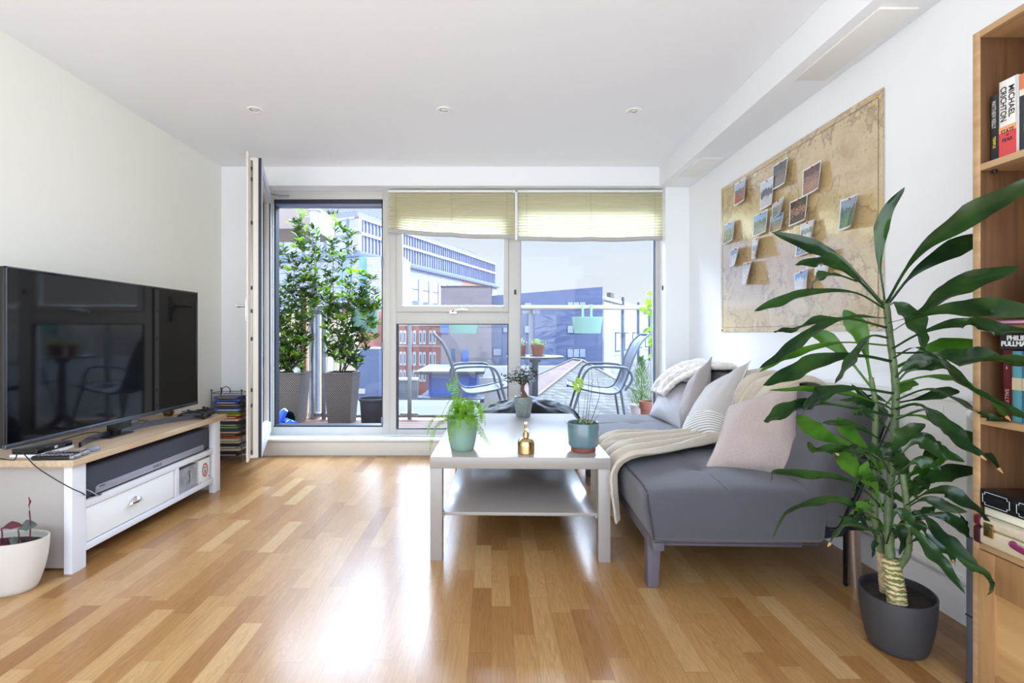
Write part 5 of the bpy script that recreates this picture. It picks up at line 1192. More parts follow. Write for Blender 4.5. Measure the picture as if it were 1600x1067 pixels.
# ================================================================ BOOKCASE ON THE RIGHT
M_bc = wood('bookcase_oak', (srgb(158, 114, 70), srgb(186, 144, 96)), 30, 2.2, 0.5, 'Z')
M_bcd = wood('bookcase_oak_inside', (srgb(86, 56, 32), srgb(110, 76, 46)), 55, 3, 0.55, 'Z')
M_bch = wood('bookcase_oak_edge', (srgb(176, 138, 96), srgb(198, 162, 118)), 40, 2, 0.5, 'Y')
bc = thing('bookcase', 'tall oak bookcase with open shelves above a closed base cabinet', 'bookcase', (1.46, 0.93, 0))
b0x, b1x, by1, by0 = 1.320, 1.588, 1.361, 0.50
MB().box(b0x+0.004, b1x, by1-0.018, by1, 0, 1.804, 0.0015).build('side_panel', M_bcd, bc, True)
MB().box(b0x, b0x+0.004, by1-0.019, by1, 0, 1.804, 0.001).build('edge_band', M_bch, bc, True)
MB().box(b0x, b1x, by0, by0+0.018, 0, 1.804, 0.0015).build('side_panel', M_bc, bc, True)
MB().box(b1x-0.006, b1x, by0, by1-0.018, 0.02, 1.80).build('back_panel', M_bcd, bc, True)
MB().box(b0x, b1x-0.006, by0+0.018, by1-0.018, 1.786, 1.804, 0.001).build('top_panel', M_bch, bc, True)
for z in (1.425, 0.990, 0.740):
    MB().box(b0x+0.002, b1x-0.006, by0+0.018, by1-0.018, z, z+0.018, 0.001).build('shelf', M_bch, bc, True)
MB().box(b0x, b1x-0.006, by0+0.018, by1-0.018, 0.405, 0.425, 0.001).build('base_top', M_bch, bc, True)
MB().cyl((b0x+0.03, by1-0.03, 1.424), (b0x+0.03, by1-0.03, 1.416), 0.006, 12).build('shelf_peg', M_black, bc, True)
MB().box(b0x+0.03, b1x-0.006, by0+0.018, by1-0.018, 0.0, 0.06).build('plinth', M_bc, bc, True)
dd = MB(); dy0, dy1, dz0, dz1 = by0+0.02, by1-0.019, 0.03, 0.403
dd.box(b0x-0.004, b0x+0.014, dy0, dy0+0.06, dz0, dz1, 0.0015).box(b0x-0.004, b0x+0.014, dy1-0.045, dy1, dz0, dz1, 0.0015).box(b0x-0.004, b0x+0.014, dy0+0.06, dy1-0.045, dz0, dz0+0.06, 0.0015).box(b0x-0.004, b0x+0.014, dy0+0.06, dy1-0.045, dz1-0.10, dz1, 0.0015)
dd = dd.build('cabinet_door', M_bc, bc, True)
MB().box(b0x+0.003, b0x+0.010, dy0+0.05, dy1-0.035, dz0+0.05, dz1-0.09).build('door_panel', wood('bookcase_oak_panel', (srgb(172, 128, 78), srgb(198, 156, 104)), 22, 2.0, 0.5, 'Y'), dd, True)
# dark slab between bookcase and wall
ds = thing('folded_frame', 'dark grey slab standing between the bookcase and the radiator', 'panel', (1.45, 1.385, 0))
MB().box(1.325, 1.53, 1.366, 1.386, 0.012, 0.417, 0.003).build('panel', mat('slab_grey', srgb(74, 76, 86), 0.5), ds, True)
MB().box(1.324, 1.53, 1.3655, 1.3865, 0.20, 0.204).box(1.324, 1.531, 1.3655, 1.3865, 0, 0.012).build('trim', M_black, ds, True)
# books
def book(name, y1, th, z, h, dep, cols, label, group, texts=(), lean=0.0, xo=0.0):
    """spine faces the room (-x); y1 = far side, th = spine width"""
    x0 = b0x+0.018+xo
    t = thing(name, label, 'book', (x0+dep/2, y1-th/2, z), 0, group)
    base, bands = cols
    m_ = mat('book_%02x%02x%02x' % base, srgb(*base), 0.35)
    MB().box(x0, x0+dep, y1-th, y1-th+0.0025, z, z+h, 0.0005).box(x0, x0+dep, y1-0.0025, y1, z, z+h, 0.0005).box(x0, x0+0.003, y1-th, y1, z, z+h, 0.001).build('cover', m_, t, True)
    MB().box(x0+0.003, x0+dep-0.004, y1-th+0.0025, y1-0.0025, z+0.003, z+h-0.003).build('pages', mat('paper', srgb(226, 216, 196), 0.9), t, True)
    for k, (f0, f1, c) in enumerate(bands):
        MB().box(x0-0.0006, x0+0.001, y1-th+0.0004, y1-0.0004, z+h*f0, z+h*f1).build('spine_band', mat('book_%02x%02x%02x' % c, srgb(*c), 0.35), t, True)
    for (txt, size, fy_, fz_, c, vert, sx) in texts:
        loc = (x0-0.0009, y1-th*fy_, z+h*fz_)
        M = basis((0, 0, -1), (0, -1, 0), loc) if vert else basis((0, -1, 0), (0, 0, 1), loc)
        text_mesh(txt, size, M, 'title', mat('ink_%02x%02x%02x' % c, srgb(*c), 0.5), t, True, bold=size*0.015, ext=0.0002, sx=sx)
    return t
G1 = 'books on the upper shelf'; z1_ = 1.4435
book('paperback_book', 1.331, 0.024, z1_, 0.176, 0.12, ((40, 44, 46), ()), 'thin black paperback at the far end of the upper shelf', G1,
     [('MATTHEW REILLY', 0.0145, 0.42, 0.70, (190, 188, 180), True, 0.62), ('TEMPLE', 0.010, 0.48, 0.28, (222, 200, 60), True, 0.9)])
book('hardback_book', 1.304, 0.044, z1_, 0.200, 0.15, ((232, 226, 218), ((0.0, 0.32, (206, 70, 74)), (0.32, 0.40, (226, 160, 110)))), 'thick white and red hardback beside the thin black paperback', G1,
     [('MICHAEL', 0.0205, 0.72, 0.70, (34, 34, 36), True, 0.95), ('CRICHTON', 0.0205, 0.26, 0.69, (34, 34, 36), True, 0.85), ('STATE', 0.0135, 0.5, 0.33, (40, 34, 36), False, 0.85), ('OF', 0.006, 0.5, 0.275, (40, 34, 36), False, 1), ('FEAR', 0.0135, 0.5, 0.215, (40, 34, 36), False, 0.85)], xo=-0.004)
book('paperback_book', 1.257, 0.034, z1_, 0.196, 0.12, ((44, 50, 54), ((0.80, 1.0, (206, 120, 84)), (0.72, 0.80, (226, 216, 200)))), 'black paperback with an orange and white top, right of the white hardback', G1,
     [('MATTHEW REILLY', 0.017, 0.5, 0.42, (200, 198, 188), True, 0.55)])
book('paperback_book', 1.220, 0.036, z1_, 0.19, 0.12, ((66, 62, 60), ()), 'dark brown paperback at the right picture edge of the upper shelf', G1)
G2 = 'books on the lower shelf'; z2_ = 0.7585
for (y1, th, h, c, lb, tx_) in ((1.302, 0.022, 0.185, (96, 24, 30), 'dark red book, first from the dark gap on the lower shelf', [('TALES OF', 0.004, 0.5, 0.86, (230, 200, 190), False, 0.9), ('I', 0.010, 0.5, 0.74, (230, 220, 210), False, 1), ('SALLY', 0.013, 0.5, 0.35, (190, 150, 140), True, 1)]),
                          (1.279, 0.024, 0.182, (92, 150, 160), 'teal book with a cream label, next to the dark red one', []),
                          (1.254, 0.012, 0.182, (84, 124, 158), 'thin blue book between the teal and the purple one', []),
                          (1.241, 0.022, 0.184, (128, 104, 146), 'purple book on the lower shelf', []),
                          (1.218, 0.022, 0.184, (108, 150, 140), 'grey-green book at the right picture edge of the lower shelf', [])):
    o = book('paperback_book', y1, th, z2_, h, 0.12, (c, (((0.45, 0.62, (206, 186, 150)),) if 'teal' in lb else ())), lb, G2, tx_, xo=0.004)
bxs = thing('boxed_set', 'black book box lying on the row of books under the middle shelf', 'book', (1.40, 1.25, 0.945), 0, None)
MB().box(1.335, 1.47, 1.13, 1.303, 0.9445, 0.9855, 0.001).build('case', mat('case_black', srgb(32, 32, 40), 0.35), bxs, True)
text_mesh('PHILIP\nPULLMAN', 0.0175, basis((0, -1, 0), (0, 0, 1), (1.3345, 1.262, 0.9655)), 'title', M_white, bxs, True, bold=0.0006, sx=0.95, lines=0.85)
mg = thing('magazine', 'pink-spined magazine lying on the middle shelf', 'magazine', (1.45, 1.2, 1.008))
MB().box(1.308, 1.50, 1.02, 1.345, 1.0085, 1.019, 0.002).build('cover', mat('pink_cover', srgb(172, 96, 130), 0.4), mg, True)
MB().box(1.3078, 1.3082, 1.20, 1.30, 1.012, 1.0155).build('spine_print', mat('pink_print', srgb(226, 190, 206), 0.5), mg, True)
cn = thing('jar_candle', 'cream candle jar with a purple base band on the middle shelf', 'candle', (1.40, 1.245, 1.0195))
MB().lathe([(0, 0.001), (0.040, 0.001), (0.042, 0.006), (0.042, 0.026)], 0, 0, 36).build('purple_base', mat('purple_glass', srgb(116, 30, 110), 0.25), cn)
MB().lathe([(0.0418, 0.026), (0.042, 0.034)], 0, 0, 36).build('blue_band', mat('blue_band', srgb(150, 180, 200), 0.3), cn)
MB().lathe([(0.0415, 0.034), (0.0415, 0.115), (0.035, 0.122), (0, 0.123)], 0, 0, 36).build('jar', mat('cream_glass', srgb(228, 222, 206), 0.3), cn)
MB().lathe([(0.0, 0.122), (0.022, 0.124), (0.022, 0.132), (0.010, 0.136), (0.006, 0.150), (0.010, 0.165), (0.014, 0.168), (0.0, 0.169)], 0, 0, 24).build('lid', mat('lid_cream', srgb(222, 214, 196), 0.4), cn)
# suitcase and boxes on the base cabinet
sc_ = thing('suitcase', 'small cream suitcase with burgundy corners and handle lying on the base cabinet', 'suitcase', (1.45, 1.14, 0.4255))
MB().box(1.302, 1.56, 0.93, 1.341, 0.426, 0.470, 0.008, seg=3).build('lower_shell', mat('suitcase_cream', srgb(206, 190, 162), 0.6, noise_amt=0.08, noise_scale=80), sc_, True)
MB().box(1.302, 1.56, 0.93, 1.341, 0.4715, 0.498, 0.008, seg=3).build('lid', mat('suitcase_cream', srgb(206, 190, 162), 0.6), sc_, True)
MB().box(1.3005, 1.562, 1.318, 1.3425, 0.4715, 0.4995, 0.007, seg=3).build('corner_cap', mat('burgundy', srgb(96, 26, 48), 0.35), sc_, True)
MB().box(1.3005, 1.562, 1.318, 1.3425, 0.4245, 0.470, 0.007, seg=3).build('corner_cap', mat('burgundy_dark', srgb(60, 20, 32), 0.4), sc_, True)
MB().box(1.2985, 1.303, 1.285, 1.31, 0.452, 0.488, 0.001).build('latch', M_brass, sc_, True)
MB().tube(cat_rom([(1.299, 1.235, 0.462), (1.290, 1.225, 0.460), (1.287, 1.18, 0.455), (1.290, 1.14, 0.460), (1.299, 1.13, 0.462)], 20), 0.007, 10).build('handle', mat('burgundy_handle', srgb(128, 34, 82), 0.3), sc_, True)
cb_ = thing('card_box', 'cream cardboard box between the suitcase and the black case with white lines', 'box', (1.43, 1.2, 0.4985))
MB().box(1.325, 1.50, 1.20, 1.333, 0.5002, 0.522, 0.001).build('carton', mat('carton_cream', srgb(228, 222, 200), 0.6), cb_, True)
bk_ = thing('game_case', 'black box with white outline borders on top of the cream box', 'box', (1.43, 1.25, 0.522))
MB().box(1.318, 1.50, 1.165, 1.337, 0.5225, 0.568, 0.0015).build('case', mat('case_gloss_black', srgb(22, 22, 28), 0.2), bk_, True)
def outline(y0, y1, z0, z1, x, c):
    pts = [(x, y1, z0+c), (x, y1, z1-c), (x, y1-c, z1-c), (x, y1-c, z1), (x, y0+c, z1), (x, y0+c, z1-c), (x, y0, z1-c), (x, y0, z0+c), (x, y0+c, z0+c), (x, y0+c, z0), (x, y1-c, z0), (x, y1-c, z0+c)]
    return MB().tube(pts, 0.0006, 4, closed=True)
outline(1.262, 1.331, 0.5285, 0.562, 1.3178, 0.006).build('white_outline', M_white, bk_, True)
outline(1.172, 1.245, 0.5285, 0.562, 1.3178, 0.006).build('white_outline', M_white, bk_, True)
nv = thing('navy_book', 'navy book with silver lettering lying on the suitcase in front of the cream box', 'book', (1.40, 1.12, 0.4985))
MB().box(1.313, 1.47, 1.03, 1.196, 0.5002, 0.528, 0.002).build('cover', mat('navy_cover', srgb(28, 32, 52), 0.35), nv, True)
text_mesh('ADVENTURE', 0.015, basis((0, -1, 0), (0, 0, 1), (1.3125, 1.12, 0.5135)), 'title', mat('silver_ink', srgb(190, 192, 200), 0.4), nv, True, bold=0.0003)
ob_ = thing('orange_book', 'orange book with a red stripe lying on the navy book at the picture edge', 'book', (1.40, 1.08, 0.528))
MB().box(1.316, 1.46, 1.0, 1.160, 0.5325, 0.560, 0.002).build('cover', mat('orange_cover', srgb(206, 132, 62), 0.45), ob_, True)
MB().box(1.315, 1.465, 1.0, 1.162, 0.5285, 0.5325).build('red_stripe', mat('red_cover', srgb(170, 40, 40), 0.45), ob_, True)
wo_ = thing('white_ornament', 'knobbly white ornament standing on the black case at the picture edge', 'ornament', (1.36, 1.20, 0.568))
MB().ball((1.36, 1.225, 0.583), 0.0145, seg=16).ball((1.36, 1.225, 0.606), 0.012, seg=16).ball((1.36, 1.215, 0.596), 0.012, seg=16).build('figure', mat('porcelain', srgb(236, 232, 224), 0.25), wo_, True)

# ================================================================ BALCONY
ZD = 0.065; YR = 5.30
struct(MB().box(-3.2, 2.6, 4.27, 5.42, ZD-0.12, ZD-0.03).box(-3.2, 2.6, 4.27, 5.42, ZD-0.3, ZD-0.12).build('floor_balcony', mat('deck_slab', srgb(150, 146, 140), 0.8)))
dk = MB()
for i in range(9): dk.box(-3.2, 2.6, 4.28+i*0.128, 4.28+i*0.128+0.122, ZD-0.03, ZD, 0.002)
struct(dk.build('floor_decking', wood('deck_wood', (srgb(120, 84, 66), srgb(152, 112, 90)), 26, 2, 0.7, 'X')))
struct(MB().box(-2.56, -2.43, 5.32, 5.45, ZD, 2.9, 0.005).build('wall_balcony_pillar', mat('pillar_white', srgb(180, 180, 190), 0.7)))
struct(MB().box(-4.5, -2.08, 5.75, 6.6, 2.20, 2.50).build('trim_soffit', mat('soffit_beige', srgb(150, 136, 128), 0.7)))
# drain pipe
pi = thing('drain_pipe', 'grey vertical drain pipe between the two tall balcony shrubs', 'pipe', (-1.93, 5.41, ZD))
M_zinc = mat('zinc', srgb(168, 172, 182), 0.35, 0.75, noise_amt=0.1, noise_scale=12)
MB().cyl((-1.93, 5.41, ZD), (-1.93, 5.41, 2.6), 0.056, 28).build('pipe', M_zinc, pi, True)
for z in (0.07, 1.235, 2.31): MB().lathe([(0.057, z), (0.065, z+0.005), (0.065, z+0.05), (0.057, z+0.055)], -1.93, 5.41, 28).build('collar', M_zinc, pi, True)
po = MB().box(-2.10, -2.035, 5.44, 5.50, ZD, 1.40, 0.004).build('wooden_post', wood('post_wood', (srgb(150, 104, 66), srgb(184, 136, 92)), 30, 2, 0.7, 'Z')); rebase(po, (-2.07, 5.47, ZD)); tag(po, 'tan wooden post behind the left shrub beside the drain pipe', 'post')
# railing
rl = thing('balcony_railing', 'glass balustrade with a round pale metal handrail', 'railing', (0, YR, ZD))
M_railm = mat('rail_metal', srgb(196, 192, 192), 0.4, 0.4)
M_post = mat('post_metal', srgb(140, 146, 152), 0.4, 0.6)
zr = Z(480.5, YR)
MB().cyl((-1.86, YR, zr), (X(1018, YR), YR, zr), 0.023, 20).build('handrail', M_railm, rl, True)
M_bglass = glassmat('balustrade_glass', (0.94, 0.965, 0.975, 1), 0.0, 1.35)
xs = [X(505, YR), X(639.5, YR), X(829.5, YR), X(1020, YR)]
for a, b in zip(xs, xs[1:]):
    MB().box(a+0.045, b-0.045, YR-0.005, YR+0.005, ZD+0.01, zr-0.075).build('glass_panel', M_bglass, rl, True)
for x in xs:
    pst = MB().box(x-0.022, x+0.022, YR+0.012, YR+0.028, ZD-0.005, zr-0.01, 0.003).build('post', M_post, rl, True)
    for zc_ in (Z(488, YR), Z(648, YR)):
        for s_ in (-1, 1):
            MB().cyl((x+s_*0.075, YR-0.018, zc_), (x+s_*0.075, YR+0.018, zc_), 0.022, 18).box(min(x+s_*0.02, x+s_*0.075), max(x+s_*0.02, x+s_*0.075), YR-0.012, YR+0.012, zc_-0.02, zc_+0.02, 0.002).build('glass_clamp', M_post, pst, True)
# mint trough planters on the handrail
M_mint = mat('mint_metal', srgb(150, 190, 178), 0.45)
def trough(px0, px1, pyt, pyb, label, y=5.22):
    x0, x1 = X(px0, y), X(px1, y); zt, zb = Z(pyt, y), Z(pyb, y); cx = (x0+x1)/2; w_ = (x1-x0)/2
    t = thing('hanging_planter', label, 'hanging planter', (cx, y, zb), 0, 'mint planters on the handrail')
    h = zt-zb
    mb = MB(); mb.lathe([(0, 0), (w_*0.86, 0.0), (w_*0.88, 0.006), (w_*0.985, h-0.012), (w_, h-0.01), (w_*1.0, h), (w_*0.96, h), (w_*0.92, h-0.03)], n=48, sy=0.42); mb.build('trough', M_mint, t)
    MB().lathe([(w_*0.93, h-0.03), (0, h-0.026)], n=40, sy=0.42).build('soil', M_soil, t)
    for s_ in (-0.28, 0.28):
        MB().box(w_*s_-0.012, w_*s_+0.012, 0.012, 0.018, h-0.06, zr+0.028-zb).box(w_*s_-0.012, w_*s_+0.012, 0.012, 0.11, zr+0.026-zb, zr+0.030-zb).box(w_*s_-0.012, w_*s_+0.012, 0.106, 0.110, zr-0.02-zb, zr+0.028-zb).build('hook', M_mint, t)
    g = MB()
    for k in range(50):
        a = random.uniform(0, 2*PI); r = random.uniform(0, 0.9)
        small_leaf(g, Vector((w_*r*math.cos(a), w_*0.4*r*math.sin(a), h-0.03)), (random.gauss(0, .5), random.gauss(0, .3), 1), (1, 0, 0), random.uniform(0.02, 0.05), 0.01, 0.1)
    g.build('dry_plants', leafmat('dry_plant', srgb(120, 120, 84), srgb(160, 150, 116), 0.7, 0.3), t)['kind'] = 'stuff'
random.seed(5)
trough(894, 941.5, 495, 521, 'mint green oval planter hanging on the handrail before the blue-grey building')
trough(700, 748, 495, 521, 'mint green oval planter hanging on the handrail behind the opening window')
trough(548, 592, 486, 519, 'mint green oval planter hanging on the handrail behind the right tall shrub')

# tall woven planters with laurels
M_wick = None
def wicker():
    m = bpy.data.materials.new('woven_rattan'); m.use_nodes = True; t = m.node_tree; b = t.nodes['Principled BSDF']; L = t.links.new
    tcn = N(t, 'ShaderNodeTexCoord'); br = N(t, 'ShaderNodeTexWave'); br.wave_type = 'BANDS'; br.bands_direction = 'Z'; br.inputs['Scale'].default_value = 32; br.inputs['Distortion'].default_value = 1.5; L(tcn.outputs['Object'], br.inputs[0])
    b2 = N(t, 'ShaderNodeTexWave'); b2.bands_direction = 'DIAGONAL'; b2.inputs['Scale'].default_value = 26; L(tcn.outputs['Object'], b2.inputs[0])
    mm = N(t, 'ShaderNodeMath', operation='MULTIPLY'); L(br.outputs[1], mm.inputs[0]); L(b2.outputs[1], mm.inputs[1])
    r = N(t, 'ShaderNodeValToRGB'); L(mm.outputs[0], r.inputs[0]); r.color_ramp.elements[0].color = srgb(58, 50, 44); r.color_ramp.elements[1].color = srgb(150, 138, 128); r.color_ramp.elements[1].position = 0.7
    L(r.outputs[0], b.inputs['Base Color']); b.inputs['Roughness'].default_value = 0.6
    bp = N(t, 'ShaderNodeBump'); bp.inputs['Strength'].default_value = 0.8; bp.inputs['Distance'].default_value = 0.006; L(mm.outputs[0], bp.inputs['Height']); L(bp.outputs[0], b.inputs['Normal'])
    return m
M_wick = wicker()
M_laurel = leafmat('laurel_leaf', srgb(30, 50, 20), srgb(76, 100, 38), 0.35, 0.3, 9)
M_laurel2 = leafmat('laurel_young_leaf', srgb(92, 122, 36), srgb(132, 158, 60), 0.4, 0.45, 9)
def shrub(cx, cy, zt, env, stems, label_p, label_s, nleaf):
    """env: list of (row, left, right) outline of the crown in the photo"""
    t = thing('planter', label_p, 'plant pot', (cx, cy, ZD))
    h = zt-ZD
    def pl(u, v):
        k = v; s_ = 0.112+(0.150-0.112)*k
        a = u*4; i = int(a) % 4; f = a-int(a); c = ((-1, -1), (1, -1), (1, 1), (-1, 1)); p = c[i]; q_ = c[(i+1) % 4]
        return Vector(((p[0]*(1-f)+q_[0]*f)*s_, (p[1]*(1-f)+q_[1]*f)*s_, h*k))
    mb = MB(); mb.grid(pl, 32, 14, closed_u=True); mb.build('woven_pot', M_wick, t)
    MB().box(-0.152, 0.152, -0.152, -0.132, h-0.012, h+0.004, 0.003).box(-0.152, 0.152, 0.132, 0.152, h-0.012, h+0.004, 0.003).box(-0.152, -0.132, -0.132, 0.132, h-0.012, h+0.004, 0.003).box(0.132, 0.152, -0.132, 0.132, h-0.012, h+0.004, 0.003).build('rim', M_wick, t)
    MB().box(-0.14, 0.14, -0.14, 0.14, h-0.04, h-0.02).box(-0.112, 0.112, -0.112, 0.112, 0, 0.01).build('soil', M_soil, t)
    s = thing('laurel_shrub', label_s, 'shrub', (cx, cy, zt-0.02))
    def at_row(py):
        for (a, l0, r0), (b, l1, r1) in zip(env, env[1:]):
            if a <= py <= b: f = (py-a)/(b-a); return l0+(l1-l0)*f, r0+(r1-r0)*f
        return env[-1][1], env[-1][2]
    mb = MB(); paths = []
    for pts in stems:
        w_ = [Vector((cx+random.uniform(-.03, .03), cy+random.uniform(-.03, .03), zt-0.03))]+[P(a, b, cy+random.uniform(-0.07, 0.07)) for a, b in pts]
        q = cat_rom(w_, 30); mb.tube(q, 0.007, 6, r2=0.002); paths.append(q)
    M_st = mat('shrub_stem', srgb(92, 78, 64), 0.8)
    lf_ = MB(); ly = MB()
    def cluster(p, young):
        ax = Vector((random.gauss(0, .35), random.gauss(0, .35), 1)).normalized()
        for k in range(random.randint(5, 8)):
            a = k*2.4+random.random(); d = Vector((math.cos(a), math.sin(a), random.uniform(0.25, 1.1)))
            small_leaf(ly if young else lf_, p+ax*random.uniform(-0.03, 0.02), d, ax, random.uniform(0.055, 0.09), random.uniform(0.022, 0.032), random.uniform(0, 0.25))
    tot = 0
    while tot < nleaf:
        q = random.choice(paths); i = random.randint(4, 30); base = q[i]
        py = VY-(base.z-CH)*F/base.y
        l, r = at_row(py); 
        if py > env[-1][0]: continue
        px = random.uniform(l, r); yy = cy+random.uniform(-1, 1)*min(0.15, (r-l)/F*cy*0.45)
        p = P(px, py+random.uniform(-10, 10), yy)
        if random.random() < 0.30: mb.tube([base, base.lerp(p, 0.6)+Vector((0, 0, -0.01)), p], 0.0028, 5, r2=0.0012)
        cluster(p, random.random() < 0.16+0.25*(py < env[1][0]+20)); tot += 6
    for q in paths: cluster(q[-1], True); cluster(q[-2], False); cluster(q[-4], False)
    mb.build('stems', M_st, s, True); lf_.build('foliage', M_laurel, s, True); ly.build('young_foliage', M_laurel2, s, True)
random.seed(3)
shrub(-1.55, 5.15, Z(583, 5.0), [(345, 520, 530), (352, 515, 552), (385, 508, 548), (405, 520, 560), (430, 505, 585), (470, 508, 586), (500, 505, 590), (530, 505, 585), (550, 512, 568), (575, 525, 560)],
      [[(528, 520), (520, 440), (524, 352)], [(540, 520), (548, 440), (549, 362)], [(533, 540), (512, 490), (506, 460)], [(556, 530), (572, 480), (574, 430)], [(560, 540), (580, 500), (592, 470)], [(536, 530), (535, 470), (535, 400)], [(545, 550), (560, 520), (566, 470)]],
      'tall tapered woven planter on the balcony, right one of two behind the open door', 'leafy laurel shrub in the right tall woven planter', 1700)
shrub(-2.08, 5.15, Z(583, 5.0), [(322, 465, 474), (345, 455, 482), (370, 458, 500), (385, 432, 495), (400, 428, 508), (430, 426, 524), (460, 424, 505), (500, 422, 486), (540, 424, 482), (575, 434, 470)],
      [[(452, 540), (458, 450), (468, 330)], [(462, 540), (478, 460), (496, 365)], [(442, 540), (436, 470), (435, 385)], [(470, 550), (492, 480), (516, 400)], [(430, 550), (424, 500), (420, 440)], [(450, 560), (462, 500), (476, 430)]],
      'tall tapered woven planter on the balcony, left one beside the blue bag', 'leafy laurel shrub in the left tall woven planter', 2300)
# black pot, green pot lying, blue bag
bp = thing('nursery_pot', 'black plastic nursery pot standing at the right side of the open doorway', 'plant pot', (X(583, 4.95), 4.95, ZD))
MB().lathe([(0, 0), (0.110, 0), (0.113, 0.006), (0.128, 0.25), (0.138, 0.252), (0.140, 0.275), (0.134, 0.276), (0.126, 0.25), (0.12, 0.22)], n=40).build('pot', mat('plastic_black_matt', srgb(44, 44, 50), 0.55, noise_amt=0.2, noise_scale=30), bp)
MB().lathe([(0.122, 0.235), (0, 0.24)], n=32).build('soil', M_soil, bp)
gpt = thing('tipped_pot', 'dark green plastic pot lying on its side beside the blue bag', 'plant pot', (-2.02, 4.74, ZD))
Mr = Matrix.Translation((0, 0, 0.092)) @ Matrix.Rotation(R(-18), 4, 'Z') @ Matrix.Rotation(R(90), 4, 'Y')
mb = MB(); mb.lathe([(0, -0.12), (0.062, -0.12), (0.065, -0.115), (0.084, 0.08), (0.09, 0.082), (0.091, 0.10), (0.085, 0.10), (0.08, 0.07), (0.062, -0.11), (0, -0.112)], n=36)
bmesh.ops.transform(mb.bm, matrix=Mr, verts=mb.bm.verts); mb.build('pot', mat('pot_dark_green', srgb(34, 52, 48), 0.4), gpt)
def crumple(name, label, cat, loc, sx, sy, sz, m, sd, amp=0.25, fr=9):
    mb = MB()
    def fn(u, v):
        a = 2*PI*u; b = PI/2*v; r = math.cos(b)**0.6 if v < 1 else 0
        p = Vector((sx*r*math.cos(a), sy*r*math.sin(a), sz*math.sin(b)))
        k = 1+amp*noise.ridged_multi_fractal(p*fr+Vector((sd, sd, 0)), 0.9, 2, 3, 1, 2)-amp
        return Vector((p.x*k, p.y*k, max(0, p.z*k)))
    mb.grid(fn, 48, 22, closed_u=True); o = mb.build(name, m, ang=25); o.location = loc; return tag(o, label, cat)
crumple('plastic_bag', 'crumpled bright blue plastic bag on the balcony floor by the left planter', 'bag', (X(443, 4.60), 4.60, ZD), 0.15, 0.09, 0.115, mat('blue_plastic', srgb(28, 96, 216), 0.3, coat=0.3), 3)
o = MB(); o.tube(cat_rom([(0, 0, 0), (0.02, 0, 0.06), (0.05, 0, 0.13), (0.075, 0.0, 0.16)], 12), lambda u: 0.022+0.012*math.sin(3*u), 10)
o = o.build('glove', mat('blue_plastic', srgb(28, 96, 216), 0.3)); o.location = (X(434, 4.55), 4.55, ZD+0.06); tag(o, 'blue rubber glove sticking up out of the blue bag', 'glove')
jr = MB().lathe([(0, 0), (0.03, 0), (0.034, 0.01), (0.034, 0.05), (0.024, 0.065), (0.026, 0.075), (0.022, 0.075)], n=20).build('glass_jar', mat('jar_glass', srgb(190, 196, 192), 0.15, spec=0.8)); jr.location = (X(464, 5.06), 5.06, Z(583, 5.0)-0.02); tag(jr, 'small glass jar standing in the left tall woven planter', 'jar')

# bistro table with pots
M_slate = mat('outdoor_grey', srgb(84, 92, 100), 0.45, 0.3)
bt = thing('bistro_table', 'small round grey metal table on the balcony between the two chairs', 'table', (0.417, 4.76, ZD))
hz_ = Z(556, 4.76)-ZD
MB().lathe([(0, hz_-0.022), (0.262, hz_-0.022), (0.272, hz_-0.016), (0.272, hz_-0.002), (0.266, hz_), (0, hz_)], n=48).build('table_top', M_slate, bt)
MB().cyl((0, 0, 0.09), (0, 0, hz_-0.02), 0.030, 20).cyl((0, 0, hz_-0.06), (0, 0, hz_-0.02), 0.055, 20).build('pedestal', M_slate, bt)
for a in range(4):
    c_, s_ = math.cos(a*PI/2+0.5), math.sin(a*PI/2+0.5)
    MB().tube(cat_rom([(0.02*c_, 0.02*s_, 0.16), (0.07*c_, 0.07*s_, 0.08), (0.16*c_, 0.16*s_, 0.028), (0.22*c_, 0.22*s_, 0.014)], 12), 0.014, 8).build('foot', M_slate, bt)
M_terra = mat('terracotta', srgb(136, 82, 64), 0.75, noise_amt=0.12, noise_scale=30)
def herb(px, base_py, wpx, hpx, y, label, col, plabel, n=120):
    x = X(px, y); w_ = wpx/2/F*y; h = hpx/F*y; z = ZD+hz_
    t = thing('terracotta_pot', label, 'plant pot', (x, y, z))
    MB().lathe([(0, 0), (w_*1.05, 0), (w_*1.15, 0.008), (w_*1.05, 0.01)], n=28).build('saucer', M_terra, t)
    MB().lathe([(0, 0.004), (w_*0.72, 0.004), (w_*0.9, h*0.72), (w_, h*0.73), (w_, h), (w_*0.92, h), (w_*0.86, h*0.8)], n=28).build('pot', M_terra, t)
    MB().lathe([(w_*0.88, h*0.88), (0, h*0.9)], n=24).build('soil', M_soil, t)
    s = thing('herb_plant', plabel, 'plant', (x, y, z+h*0.9)); g = MB()
    for k in range(n):
        a = random.uniform(0, 2*PI); r = random.uniform(0, 1)*w_*1.25; zz = random.uniform(-0.01, 0.07)*(1-0.4*r/w_)
        small_leaf(g, Vector((r*math.cos(a), r*math.sin(a), zz)), (math.cos(a), math.sin(a), random.uniform(-.2, 1)), (0, 0, 1), random.uniform(0.015, 0.026), 0.015, 0.15)
    g.build('foliage', leafmat('herb_'+col, *( (srgb(98, 120, 36), srgb(128, 140, 60)) if col == 'lime' else (srgb(110, 120, 70), srgb(150, 130, 110)) ), 0.5, 0.4, 40), s)
    st_ = MB()
    for k in range(8): a = k*0.8; st_.tube([(0, 0, 0), (w_*0.5*math.cos(a), w_*0.5*math.sin(a), 0.02), (w_*math.cos(a), w_*math.sin(a), 0.03)], 0.001, 4)
    st_.build('stems', M_twig, s)
herb(840, 556, 22, 18, 4.72, 'terracotta pot with a saucer on the round balcony table', 'lime', 'yellow-green herb in the terracotta pot on the balcony table')
